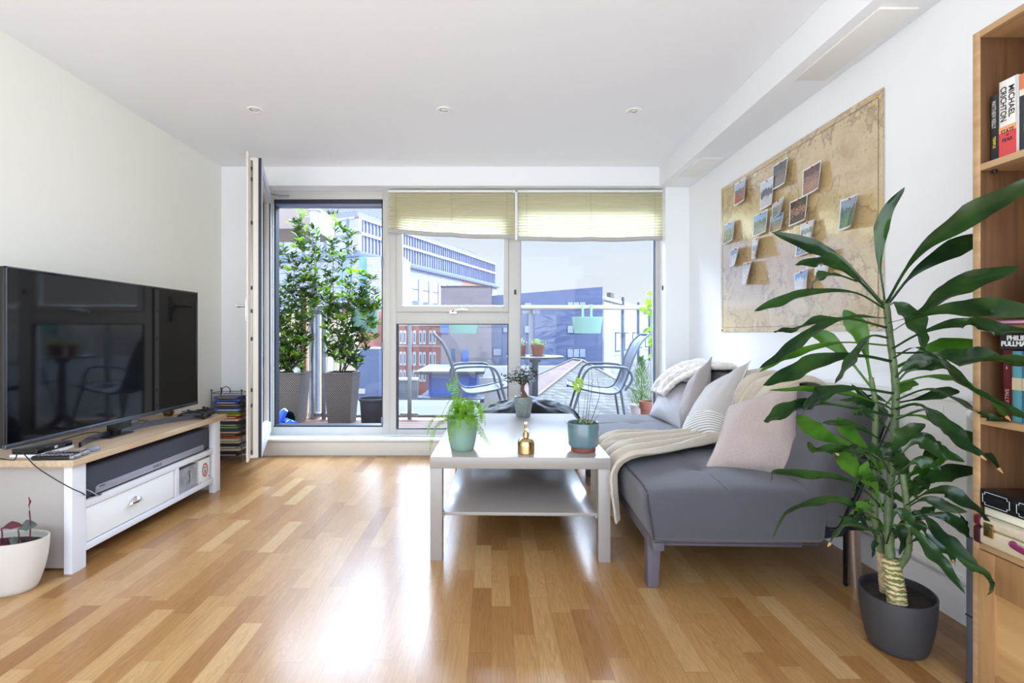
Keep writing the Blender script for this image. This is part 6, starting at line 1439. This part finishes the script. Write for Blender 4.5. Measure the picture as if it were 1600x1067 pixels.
herb(815, 556, 14, 17, 4.72, 'terracotta pot half hidden by the window post on the balcony table', 'dull', 'dull trailing herb in the half hidden terracotta pot')

# garden chairs
M_chair = mat('chair_tube_grey', srgb(92, 100, 112), 0.4, 0.3)
def mesh_fabric():
    m = bpy.data.materials.new('chair_mesh'); m.use_nodes = True; t = m.node_tree; out = t.nodes['Material Output']; b = t.nodes['Principled BSDF']; b.inputs['Base Color'].default_value = srgb(66, 74, 88); b.inputs['Roughness'].default_value = 0.5; b.inputs['Metallic'].default_value = 0.3
    tr = N(t, 'ShaderNodeBsdfTransparent'); ms = N(t, 'ShaderNodeMixShader'); ms.inputs[0].default_value = 0.14
    t.links.new(b.outputs[0], ms.inputs[1]); t.links.new(tr.outputs[0], ms.inputs[2]); t.links.new(ms.outputs[0], out.inputs[0]); return m
M_mesh = mesh_fabric()
def garden_chair(label):
    # faces -x ; x=0 at the seat front
    t = thing('garden_chair', label, 'chair', (0, 0, 0), 0, 'grey metal mesh chairs on the balcony')
    W_ = 0.25
    prof = cat_rom([(-0.02, 0, 0.435), (0.03, 0, 0.425), (0.20, 0, 0.385), (0.38, 0, 0.365), (0.46, 0, 0.40), (0.51, 0, 0.50), (0.57, 0, 0.68), (0.64, 0, 0.83), (0.72, 0, 0.915)], 40)
    def sh_(u, v):
        k = u*40; i = min(int(k), 39); p = prof[i].lerp(prof[i+1], k-i); y = (v-0.5)*2*W_
        d = 0.018*math.sin(PI*v)+0.010*nz3((p.x*6, y*6, p.z*5)); return Vector((p.x+d*(1 if p.z > 0.42 else 0), y, p.z-d*(1 if p.z <= 0.42 else 0)))
    MB().grid(sh_, 40, 16).build('mesh_seat', M_mesh, t, recalc=False)
    for s_ in (-1, 1):
        MB().tube([Vector((p.x, s_*W_, p.z)) for p in prof], 0.011, 10).build('side_rail', M_chair, t)
        MB().tube(cat_rom([(-0.02, s_*(W_+0.03), 0.0), (0.03, s_*(W_+0.025), 0.20), (0.09, s_*(W_+0.02), 0.40), (0.12, s_*(W_+0.025), 0.52), (0.17, s_*(W_+0.03), 0.595), (0.25, s_*(W_+0.03), 0.615), (0.46, s_*(W_+0.03), 0.61), (0.53, s_*(W_+0.025), 0.585), (0.56, s_*(W_+0.02), 0.50), (0.50, s_*(W_+0.01), 0.40)], 40), 0.012, 10).build('arm', M_chair, t)
        MB().tube([(0.52, s_*(W_+0.02), 0.0), (0.49, s_*(W_+0.01), 0.20), (0.46, s_*W_, 0.40)], 0.012, 10).build('back_leg', M_chair, t)
    MB().tube([prof[0]+Vector((0, -W_, 0)), prof[0]+Vector((0, W_, 0))], 0.011, 10).tube([prof[-1]+Vector((0, -W_, 0)), prof[-1]+Vector((0, W_, 0))], 0.011, 10).tube([(0.09, -W_-0.02, 0.40), (0.09, W_+0.02, 0.40)], 0.009, 8).tube([(0.46, -W_, 0.38), (0.46, W_, 0.38)], 0.009, 8).build('cross_bar', M_chair, t)
    for s_ in (-1, 1): MB().ball((-0.02, s_*W_, 0.436), 0.013, seg=10).build('end_cap', M_black, t)
    return t
gc = garden_chair('grey mesh garden chair on the right of the round balcony table')
gc.location = (0.76, 4.86, ZD); gc.rotation_euler = (0, 0, R(-7))
g2 = copy_tree(gc); g2.location = (0.16, 4.88, ZD); g2.rotation_euler = (0, 0, PI+R(6)); g2['label'] = 'grey mesh garden chair on the left of the round balcony table'

# pots at the right end: conifer, white pot, terracotta pot, climber
cf = thing('planter', 'pale pot with a small conifer on the balcony beside the right chair', 'plant pot', (X(1000, 5.12), 5.12, ZD))
MB().lathe([(0, 0), (0.08, 0), (0.10, 0.17), (0.104, 0.172), (0.104, 0.19), (0.095, 0.19)], n=32).build('pot', mat('pot_pale', srgb(206, 204, 204), 0.6), cf)
MB().lathe([(0.096, 0.175), (0, 0.18)], n=24).build('soil', M_soil, cf)
cnf = thing('conifer', 'little bushy conifer growing in the pale balcony pot', 'plant', (X(1002, 5.12), 5.12, ZD+0.17)); g = MB()
for k in range(1500):
    z = random.random()**1.2; r = 0.15*(1-z)**0.8*math.sqrt(random.random())+0.004; a = random.uniform(0, 2*PI)
    if z < 0.15: r *= 0.7+z*2
    small_leaf(g, Vector((r*math.cos(a), r*math.sin(a), z*0.50)), (math.cos(a), math.sin(a), 1.3), (0, 0, 1), random.uniform(0.03, 0.05), 0.006, 0.05)
g.build('foliage', leafmat('conifer_leaf', srgb(70, 96, 62), srgb(128, 150, 108), 0.6, 0.2, 20), cnf); MB().cyl((0, 0, -0.01), (0, 0, 0.42), 0.008, 8, 0.002).build('trunk', M_bark, cnf)
tp_ = thing('terracotta_pot', 'tall terracotta pot standing against the glass beside the sofa end', 'plant pot', (X(1014, 4.62), 4.62, ZD))
MB().lathe([(0, 0), (0.062, 0), (0.078, 0.22), (0.088, 0.222), (0.088, 0.29), (0.080, 0.29), (0.075, 0.25)], n=32).build('pot', M_terra, tp_)
MB().lathe([(0.077, 0.262), (0, 0.266)], n=24).build('soil', M_soil, tp_)
MB().tube(cat_rom([(0, 0, 0.26), (0.02, 0, 0.31), (0.05, 0, 0.32), (0.06, 0, 0.29)], 10), 0.003, 6).build('dry_stem', M_twig, tp_)
cl = thing('climbing_plant', 'sparse climbing plant with pale green leaves at the right end of the handrail', 'plant', (X(1020, 5.2), 5.2, ZD))
mb = MB(); cl_pts = [Vector((X(1024, 5.2), 5.2, ZD)), P(1023, 600, 5.2), P(1018, 540, 5.2), P(1020, 500, 5.2), P(1012, 478, 5.2), P(1022, 450, 5.2)]
mb.tube(cat_rom(cl_pts, 30), 0.004, 6, r2=0.0015).build('stem', M_twig, cl, True)
g = MB(); qq = cat_rom(cl_pts, 60)
for k in range(46):
    p = random.choice(qq[22:])+Vector((random.gauss(0, .025), random.gauss(0, .03), random.gauss(0, .03)))
    small_leaf(g, p, (random.gauss(0, .6), random.gauss(0, .6), -0.8), (random.gauss(0, .5), -1, 0.3), random.uniform(0.05, 0.09), random.uniform(0.025, 0.04), 0.15)
g.build('foliage', M_laurel2, cl, True)

# ================================================================ THE TOWN BEYOND
ZG = -9.0
struct(MB().box(-160, 160, 4.3, 220, ZG-0.3, ZG).build('floor_street', mat('street', srgb(57, 56, 55), 0.9, noise_amt=0.2, noise_scale=0.4)))
def brick_mat(name, c1, c2, cm, scale, wmul=1.0, rough=0.85, mortar=0.015, h=0.25):
    m = bpy.data.materials.new(name); m.use_nodes = True; t = m.node_tree; b = t.nodes['Principled BSDF']; L = t.links.new
    tcn = N(t, 'ShaderNodeTexCoord'); s = N(t, 'ShaderNodeSeparateXYZ'); L(tcn.outputs['Object'], s.inputs[0])
    a = N(t, 'ShaderNodeMath', operation='ADD'); L(s.outputs['X'], a.inputs[0]); L(s.outputs['Y'], a.inputs[1]); c = N(t, 'ShaderNodeCombineXYZ'); L(a.outputs[0], c.inputs[0]); L(s.outputs['Z'], c.inputs[1])
    br = N(t, 'ShaderNodeTexBrick'); L(c.outputs[0], br.inputs[0]); br.inputs['Color1'].default_value = c1; br.inputs['Color2'].default_value = c2; br.inputs['Mortar'].default_value = cm
    br.inputs['Scale'].default_value = scale; br.inputs['Mortar Size'].default_value = mortar; br.inputs['Brick Width'].default_value = 0.5*wmul; br.inputs['Row Height'].default_value = h
    n = N(t, 'ShaderNodeTexNoise'); n.inputs['Scale'].default_value = 0.9; n.inputs['Detail'].default_value = 6; L(tcn.outputs['Object'], n.inputs[0])
    mr = N(t, 'ShaderNodeMapRange'); mr.inputs[3].default_value = 0.78; mr.inputs[4].default_value = 1.22; L(n.outputs[0], mr.inputs[0])
    v = N(t, 'ShaderNodeVectorMath', operation='SCALE'); L(br.outputs[0], v.inputs[0]); L(mr.outputs[0], v.inputs['Scale']); L(v.outputs[0], b.inputs['Base Color']); b.inputs['Roughness'].default_value = rough; return m
def frame_z(origin, ang):   # building frame: local x along the facade, local -y out of it
    return Matrix.Translation(origin) @ Matrix.Rotation(ang, 4, 'Z')
def building(name, label, loc, ang, group=None):
    t = thing(name, label, 'building', loc, ang, group); return t
# -- (A) long pale block on the left; corner at about 45 m
cA = Vector((X(560, 45), 45, ZG)); aA = math.atan2(0.923, 0.383)
bA = building('apartment_building', 'long pale modern block with two glazed top floors and a roof terrace', cA, aA)
M_pale = mat('pale_cladding_b', srgb(154, 158, 175), 0.6); M_tile = brick_mat('pale_stone', srgb(147, 151, 172), srgb(164, 167, 183), srgb(125, 129, 153), 1.2, 1.2)
M_winb = mat('window_reflect', srgb(196, 206, 228), 0.35, 0.0); M_wind = mat('window_dark', srgb(67, 80, 109), 0.12, 0.2); M_whiteb = mat('white_render', srgb(156, 156, 161), 0.8)
HA = 11.6-ZG; LA = 33.5
MB().box(0, LA, 0, 24, 0, HA-2.9-0.7).build('lower_wall', M_tile, bA)
MB().box(-0.2, LA+0.4, -0.3, 24, HA-2.9-0.75, HA-2.9-0.25, 0.02).build('ledge', mat('ledge_blue', srgb(106, 116, 147), 0.6), bA)
MB().box(0.1, LA-1, 0.1, 24, HA-3.2, HA-0.2).build('upper_storeys', M_winb, bA)
MB().box(-0.1, LA-0.6, -0.12, 24, HA-1.62, HA-1.32).box(-0.1, LA-0.6, -0.12, 24, HA-0.22, HA, 0.01).box(-0.1, 0.35, -0.12, 0.4, HA-3.1, HA).build('white_band', M_whiteb, bA)
fins = MB()
for i in range(60):
    x = 0.5+i*0.545
    if x < LA-0.8: MB_ = fins.box(x, x+(0.16 if i % 4 == 0 else 0.07), -0.10, 0.12, HA-3.15, HA-0.1)
fins.build('mullions', mat('mullion_grey', srgb(104, 111, 140), 0.5), bA)
fm = MB()
for k in range(9): fm.box(-0.12, 0.12, 1.0+k*2.6, 1.25+k*2.6, HA-3.1, HA-0.1)
fm.build('side_mullions', mat('mullion_grey', srgb(104, 111, 140), 0.5), bA)
MB().box(-0.05, 0.10, 0.4, 24, HA-3.1, HA-0.2).build('side_cladding', M_pale, bA)
tr_ = MB().box(0.2, LA-5, 0.25, 0.32, HA+0.0, HA+0.55).box(0.2, 0.27, 0.3, 23, HA+0.0, HA+0.55)
tr_.build('terrace_screen', mat('terrace_screen', srgb(125, 126, 140), 0.6), bA)
rg = MB()
for k in range(900):
    x = random.uniform(0.6, LA-5); small_leaf(rg, Vector((x, random.uniform(0.5, 1.1), HA+0.3)), (random.gauss(0, .6), random.gauss(0, .5), 1), (1, 0, 0), random.uniform(0.25, 0.55), 0.12, 0.1)
for k in range(500):
    y = random.uniform(0.6, 22); small_leaf(rg, Vector((random.uniform(0.5, 1.1), y, HA+0.3)), (random.gauss(0, .6), random.gauss(0, .5), 1), (1, 0, 0), random.uniform(0.25, 0.6)*(2 if 3 < y < 4 else 1), 0.12, 0.1)
rg.build('terrace_hedge', leafmat('terrace_green', srgb(46, 52, 46), srgb(63, 67, 61), 0.7, 0.2), bA)['kind'] = 'stuff'
zf = HA-3.65
for i in range(9):
    x = 7.0+i*2.25
    for j in range(3):
        zt_ = zf-1.0-j*3.1
        w_ = MB().box(x, x+1.25, -0.03, 0.06, zt_-2.4, zt_).build('window', M_winb, bA)
        MB().box(x+1.1, x+1.25, -0.05, -0.02, zt_-2.4, zt_).box(x, x+1.25, -0.05, -0.02, zt_-1.22, zt_-1.12).build('window_frame', M_wind, w_)
    for j in range(2): MB().box(x, x+1.25, -0.02, 0.05, zf-1.0-j*3.1-3.05, zf-1.0-j*3.1-2.45).build('spandrel', mat('spandrel', srgb(99, 111, 143), 0.5), bA)
MB().box(21.5, LA-2.0, -0.04, 0.02, HA-5.6, HA-3.7).build('orange_wall', mat('orange_brick', srgb(172, 131, 118), 0.8), bA)
for k in range(3):
    MB().box(-0.02, 0.5, 0.7+k*0.6, 0.9+k*0.6, 3, HA-3.2).build('stair_glazing', mat('stair_glass', srgb(99, 141, 178), 0.15, 0.3), bA)
# -- tiled tower in front of the corner
bT = building('stair_tower', 'pale tiled stair tower in front of the long pale block', Vector((X(573, 42), 42, ZG)), 0)
MB().box(0, 3.2, 0, 3, 0, Z(402, 42)-ZG).build('tower_wall', M_tile, bT)
MB().box(-0.75, 0.0, 0.3, 2, 0, Z(400, 42)-ZG).build('glass_strip', mat('stair_glass', srgb(99, 141, 178), 0.15, 0.3), bT)
# -- (B) red brick mansion block
M_brick = brick_mat('red_brick', srgb(125, 59, 54), srgb(140, 71, 64), srgb(133, 91, 83), 4.0)
bB = building('brick_building', 'red brick mansion block with tall white arched windows', Vector((X(689, 36), 36, ZG)), math.atan2(0.30, -0.95)+PI)
hB = Z(478, 36)-ZG
MB().box(-4.5, 0, 0, 2.4, 0, hB).build('brick_wall', M_brick, bB)
M_wf = mat('white_sash', srgb(178, 176, 182), 0.6)
for i in range(10):
    x = -0.5-(i//2)*0.80-(i % 2)*0.30
    for zc_, hh in ((Z(495, 36)-ZG, 0.82), (Z(527, 36)-ZG, 0.82), (Z(561, 36)-ZG, 0.82), (Z(588, 36)-ZG, 0.65)):
        pr = [(x-0.09, zc_-hh/2), (x+0.09, zc_-hh/2)]+[(x+0.09*math.cos(PI*k/8), zc_+hh/2-0.09+0.11*math.sin(PI*k/8)) for k in range(9)]
        fr_ = MB().prism([(x+(a-x)*1.3, b+(0.08 if b > zc_ else -0.10)) for a, b in pr], 'y', -0.06, 0.02).build('window', M_wf, bB)
        MB().prism([(x+(a-x)*0.62, b-(0.08 if b > zc_ else -0.06)) for a, b in pr], 'y', -0.075, -0.055).build('pane', M_wind, fr_)
for zc_ in (Z(541, 36)-ZG, Z(508, 36)-ZG): MB().box(-4.5, 0.0, -0.08, 0.02, zc_-0.05, zc_+0.06).build('string_course', mat('stone_band', srgb(164, 133, 125), 0.8), bB)
bB2 = building('balcony_block', 'narrow brick bay with dark balconies between the red brick block and the taupe building', Vector((X(689, 36.5), 36.5, ZG)), 0)
MB().box(0.02, 1.3, 0, 3, 0, hB).build('brick_wall', M_brick, bB2)
for py in (497, 533, 566):
    MB().box(0.0, 1.2, -0.7, 0, Z(py+3, 36)-ZG, Z(py-6, 36)-ZG).build('balcony', mat('balcony_slate', srgb(76, 83, 99), 0.6), bB2)
    for k in range(2): MB().box(0.2+k*0.5, 0.48+k*0.5, -0.04, 0.02, Z(py-8, 36)-ZG, Z(py-20, 36)-ZG).build('window', M_wf, bB2)
# -- pink brick wing seen through the door, with dark blue shed in front
bP = building('brick_wing', 'pink brick wing seen behind the right tall shrub', Vector((X(520, 38), 38, ZG)), 0)
MB().box(0, X(612, 38)-X(520, 38), 0, 4, 0, Z(486, 38)-ZG).build('brick_wall', brick_mat('pink_brick', srgb(164, 103, 96), srgb(172, 113, 104), srgb(158, 125, 116), 4.0), bP)
bS = building('slate_shed', 'blue-grey metal shed behind the right woven planter', Vector((X(556, 20), 20, ZG)), 0)
MB().box(0, X(592, 20)-X(556, 20), 0, 3, 0, Z(545, 20)-ZG).build('shed_wall', mat('shed_metal', srgb(76, 86, 116), 0.6, noise_amt=0.08, noise_scale=1), bS)
MB().box(0.1, 0.38, -0.04, 0, Z(615, 20)-ZG, Z(607, 20)-ZG).build('white_sign', M_whiteb, bS)
bQ = building('cream_house', 'cream rendered house wall behind the drain pipe', Vector((X(430, 26), 26, ZG)), 0)
MB().box(0, X(528, 26)-X(430, 26), 0, 4, 0, Z(490, 26)-ZG).build('wall', mat('cream_render', srgb(172, 158, 136), 0.8), bQ)
for px in (446, 512): MB().box(X(px, 26)-X(430, 26), X(px+9, 26)-X(430, 26), -0.05, 0, Z(585, 26)-ZG, Z(560, 26)-ZG).build('window', M_wf, bQ)
# -- (C) taupe block with blue window
M_taupe = brick_mat('taupe_panels', srgb(104, 98, 106), srgb(111, 104, 113), srgb(89, 85, 94), 0.8, 2.0, mortar=0.008)
yC = 30
bC = building('taupe_building', 'flat-fronted taupe block with small blue windows in the middle of the view', Vector((X(689, yC), yC, ZG)), 0)
wC = X(768, yC)-X(689, yC)
MB().prism([(0, 0), (wC, 0), (wC, Z(446.5, yC)-ZG), (0, Z(449, yC)-ZG)], 'y', 0, 5).build('wall', M_taupe, bC)
MB().box(-0.02, wC+0.04, -0.04, 6, Z(448.5, yC)-ZG, Z(446.5, yC)-ZG).build('coping', mat('coping', srgb(54, 53, 59), 0.7), bC)
for (a, b, c, d, m) in ((722, 732, 547, 565, 'b'), (705, 711, 545, 565, 'd'), (688, 701, 505, 521, 'b')):
    MB().box(X(a, yC)-X(689, yC), X(b, yC)-X(689, yC), -0.05, 0.02, Z(d, yC)-ZG, Z(c, yC)-ZG).build('window', mat('blue_window', srgb(49, 79, 147), 0.2) if m == 'b' else M_wind, bC)
# -- (D) slate-blue block
M_blue = brick_mat('slate_blue_panels', srgb(78, 87, 122), srgb(83, 94, 128), srgb(69, 79, 111), 0.9, 1.6, mortar=0.008)
yD = 32
bD = building('slate_blue_building', 'large slate-blue block with a sloping roof line and a few grey windows', Vector((X(768, yD), yD, ZG)), 0)
wD = X(941.5, yD)-X(768, yD)
MB().prism([(0, 0), (wD, 0), (wD, Z(448, yD)-ZG), (0, Z(462, yD)-ZG)], 'y', 0, 7).build('wall', M_blue, bD)
def dwin(a, b, c, d, n=3):
    o = MB().box(X(a, yD)-X(768, yD), X(b, yD)-X(768, yD), -0.04, 0.02, Z(d, yD)-ZG, Z(c, yD)-ZG).build('window_surround', mat('surround_slate', srgb(64, 71, 91), 0.6), bD)
    for k in range(n):
        a2 = a+(b-a)*(k+0.08)/n; b2 = a+(b-a)*(k+0.92)/n
        MB().box(X(a2, yD)-X(768, yD), X(b2, yD)-X(768, yD), -0.07, -0.03, Z(d-1.2, yD)-ZG, Z(c+1.2, yD)-ZG).build('pane', mat('window_slate', srgb(128, 140, 172), 0.3), o)
dwin(886, 915, 471, 484); dwin(886, 915, 508, 521); dwin(886, 915, 544, 559); dwin(819, 831, 472, 484, 1); dwin(770, 784, 544, 556, 1); dwin(786, 793, 511, 520, 1); dwin(819, 831, 508, 521, 1)
# -- (E) white block receding on the right
dE = Vector((0.50, 0.866, 0)); aE = math.atan2(0.90, 0.435)
bE = building('white_building', 'white rendered block with dark windows and drain pipes on the right', Vector((X(941, 32.0)+0.12, 32.0, ZG)), aE)
M_whE = mat('white_render_bright', srgb(161, 162, 167), 0.85)
hE = Z(463, 32)-ZG
MB().box(0, 22, -0.01, 0.3, 0, hE).build('wall', M_whE, bE)
MB().box(-0.05, 22.1, -0.12, 0.3, hE-0.25, hE, 0.02).build('parapet', M_whE, bE)
for i in range(5):
    for j in range(4):
        x = 3.3+i*3.4; zz = hE-2.4-j*2.6
        fr_ = MB().box(x, x+1.5, -0.05, 0.0, zz-1.3, zz+0.1).build('window', mat('steel_window', srgb(61, 69, 91), 0.4), bE)
        MB().box(x+0.12, x+0.7, -0.08, -0.04, zz-1.2, zz).box(x+0.8, x+1.4, -0.08, -0.04, zz-1.2, zz).build('pane', M_winb, fr_)
        MB().box(x-0.2, x+1.9, -0.06, 0.0, zz-1.55, zz-1.45).build('sill', M_pale, bE)
for x in (5.4, 12.2, 18.8): MB().cyl((x, -0.15, 0), (x, -0.15, hE+0.3), 0.10, 8).build('rain_pipe', M_wind, bE)
MB().box(2.0, 3.0, 0.0, 0.28, hE, hE+0.4).build('roof_box', mat('roof_box', srgb(99, 91, 91), 0.7), bE)
# -- low blue-doored annex on the left
yF = 22
bF = building('flat_roof_annex', 'low flat-roofed annex with bright blue cladding', Vector((X(650, yF), yF, ZG)), 0)
ox = X(650, yF)
MB().box(X(670, yF)-ox, X(745, yF)-ox, 0, 4, Z(620, yF)-ZG, Z(584, yF)-ZG).build('blue_cladding', mat('bright_blue', srgb(36, 69, 147), 0.4, noise_amt=0.35, noise_scale=1.2, stretch=(3, 1, 0.6)), bF)
MB().box(X(650, yF)-ox, X(757, yF)-ox, -0.4, 4.5, Z(584, yF)-ZG, Z(579, yF)-ZG, 0.02).box(X(650, yF)-ox, X(757, yF)-ox, -0.9, 0.4, Z(625, yF)-ZG, Z(619, yF)-ZG, 0.02).build('canopy_roof', mat('canopy', srgb(42, 47, 54), 0.6), bF)
MB().box(X(655, yF)-ox, X(750, yF)-ox, 0.2, 3, 0, Z(621, yF)-ZG).build('lower_wall', mat('lower_wall_grey', srgb(79, 86, 98), 0.7), bF)
bW = thing('garden_wall', 'dark grey yard wall left of the annex with the blue cladding', 'wall', (X(620, 20), 20, ZG))
MB().box(0, X(652, 20)-X(620, 20), 0, 0.3, 0, Z(594, 20)-ZG).box(0, X(670, 20)-X(620, 20), 0.2, 0.4, 0, Z(622, 20)-ZG).build('wall_face', mat('wall_slate', srgb(69, 76, 89), 0.7), bW)
MB().box(-0.1, X(652, 20)-X(620, 20), -0.08, 0.38, Z(594, 20)-ZG, Z(591, 20)-ZG).build('coping', M_whiteb, bW)
bY = thing('paved_terrace', 'pale flat roof terrace below the annex', 'terrace', (X(680, 14), 14, ZG))
MB().box(-3.2, 1.2, 0, 3.2, Z(668, 14)-ZG, Z(640, 15)-ZG).build('slab', mat('pale_paving', srgb(60, 57, 52), 0.8), bY)
# -- slate roofs in the foreground
M_slate_r = brick_mat('roof_slates', srgb(62, 58, 54), srgb(98, 92, 84), srgb(40, 38, 36), 4.5, 1.0, mortar=0.03, h=0.28)
M_redt = brick_mat('red_tiles', srgb(84, 56, 50), srgb(104, 72, 64), srgb(60, 42, 40), 6.0, 1.0, mortar=0.03, h=0.25)
bR = building('slate_roofed_house', 'grey slate hipped roof in the foreground below the white block', Vector((2.95, 18, ZG)), 0)
ap = Vector((0, 0, 0.03-ZG)); ap2 = Vector((0.25, -0.6, 0.03-ZG)); e1 = Vector((-1.75, 6, -1.5-ZG)); e2 = Vector((3.3, 6, -1.5-ZG)); e3 = Vector((2.6, -6.5, -1.6-ZG)); e4 = Vector((-3.6, -6.0, -1.9-ZG))
MB().poly([ap, ap2, e3, e2]).poly([ap, e2, e1]).poly([ap2, e4, e3]).build('slate_slopes', M_slate_r, bR, smooth=False)
MB().poly([ap, e1, e4, ap2]).build('tiled_slope', M_redt, bR, smooth=False)
MB().prism([(e1.x+0.2, e1.y-0.2), (e4.x+0.3, e4.y+0.3), (e3.x-0.3, e3.y+0.3), (e2.x-0.3, e2.y-0.2)], 'z', 0, -2.0-ZG).build('walls', M_brick, bR)
MB().tube([ap2+Vector((0, 0, 0.02)), e4], 0.035, 6).tube([ap+Vector((0, 0, 0.02)), e1], 0.035, 6).tube([ap2+Vector((0, 0, 0.02)), e3], 0.035, 6).tube([ap+Vector((0, 0, 0.03)), ap2+Vector((0, 0, 0.03))], 0.035, 6).build('ridge_tiles', mat('ridge', srgb(110, 104, 98), 0.8), bR)
bR2 = building('tiled_roofed_house', 'lower tiled roof between the slate roof and the annex', Vector((-1.6, 13.0, ZG)), 0)
MB().poly([Vector((-2.2, 0, -1.75-ZG)), Vector((1.6, 0, -1.75-ZG)), Vector((1.9, -2.6, -2.5-ZG)), Vector((-2.6, -2.6, -2.5-ZG))]).poly([Vector((-2.2, 0, -1.75-ZG)), Vector((-2.6, 2.5, -2.5-ZG)), Vector((1.9, 2.5, -2.5-ZG)), Vector((1.6, 0, -1.75-ZG))]).build('tiled_slopes', M_redt, bR2, smooth=False)
MB().box(-2.4, 1.7, -2.4, 2.4, 0, -2.5-ZG).build('walls', M_brick, bR2)
bR3 = building('right_slate_roof_house', 'slate roof on the far right behind the conifer', Vector((5.3, 14.5, ZG)), 0)
MB().poly([Vector((-1.2, 3, -0.1-ZG)), Vector((3.5, 3, 0.3-ZG)), Vector((3.8, -4.2, -1.9-ZG)), Vector((-1.9, -4.2, -1.9-ZG))]).build('slate_slope', M_slate_r, bR3, smooth=False)
MB().box(-1.1, 3.4, -3.9, 3, 0, -2.1-ZG).box(-1.1, 3.4, 2.0, 3, 0, -0.6-ZG).build('walls', M_brick, bR3)
bWh = thing('low_white_wall', 'low white parapet at the foot of the slate-blue block', 'wall', (X(840, 29), 29, ZG))
MB().box(-3.2, 2.2, 0, 0.5, 0, Z(572, 29)-ZG).box(-5.5, -1.8, -3, -2.8, 0, Z(590, 26)-ZG).build('parapet', M_whE, bWh)
# -- bare winter trees on the skyline
def tree(px, y, h, label, rx=2.0):
    z0_ = ZG; t = thing('bare_tree', label, 'tree', (X(px, y), y, z0_), 0, 'bare trees on the horizon')
    mb = MB(); mb.tube([(0, 0, 0), (0, 0, h*0.5), (0.2, 0, h*0.75)], 0.25, 8, r2=0.08)
    for k in range(160):
        zz = h*random.uniform(0.4, 0.72); a = random.uniform(0, 2*PI); r = rx*random.uniform(0.5, 1)
        e_ = Vector((r*math.cos(a), r*math.sin(a), min(h, zz+random.uniform(0.6, 2.6)))); mb.tube([(0, 0, zz*0.85), Vector((e_.x*0.5, e_.y*0.5, (zz+e_.z)/2-0.3)), e_], 0.05, 4, r2=0.012)
    mb.build('branches', mat('winter_branch', srgb(125, 113, 108), 0.9), t)
tree(984, 64, 10.9, 'bare winter tree left one in the gap beside the white block', 3.0)
tree(1010, 72, 11.6, 'bare winter tree right one in the gap beside the white block', 2.6)
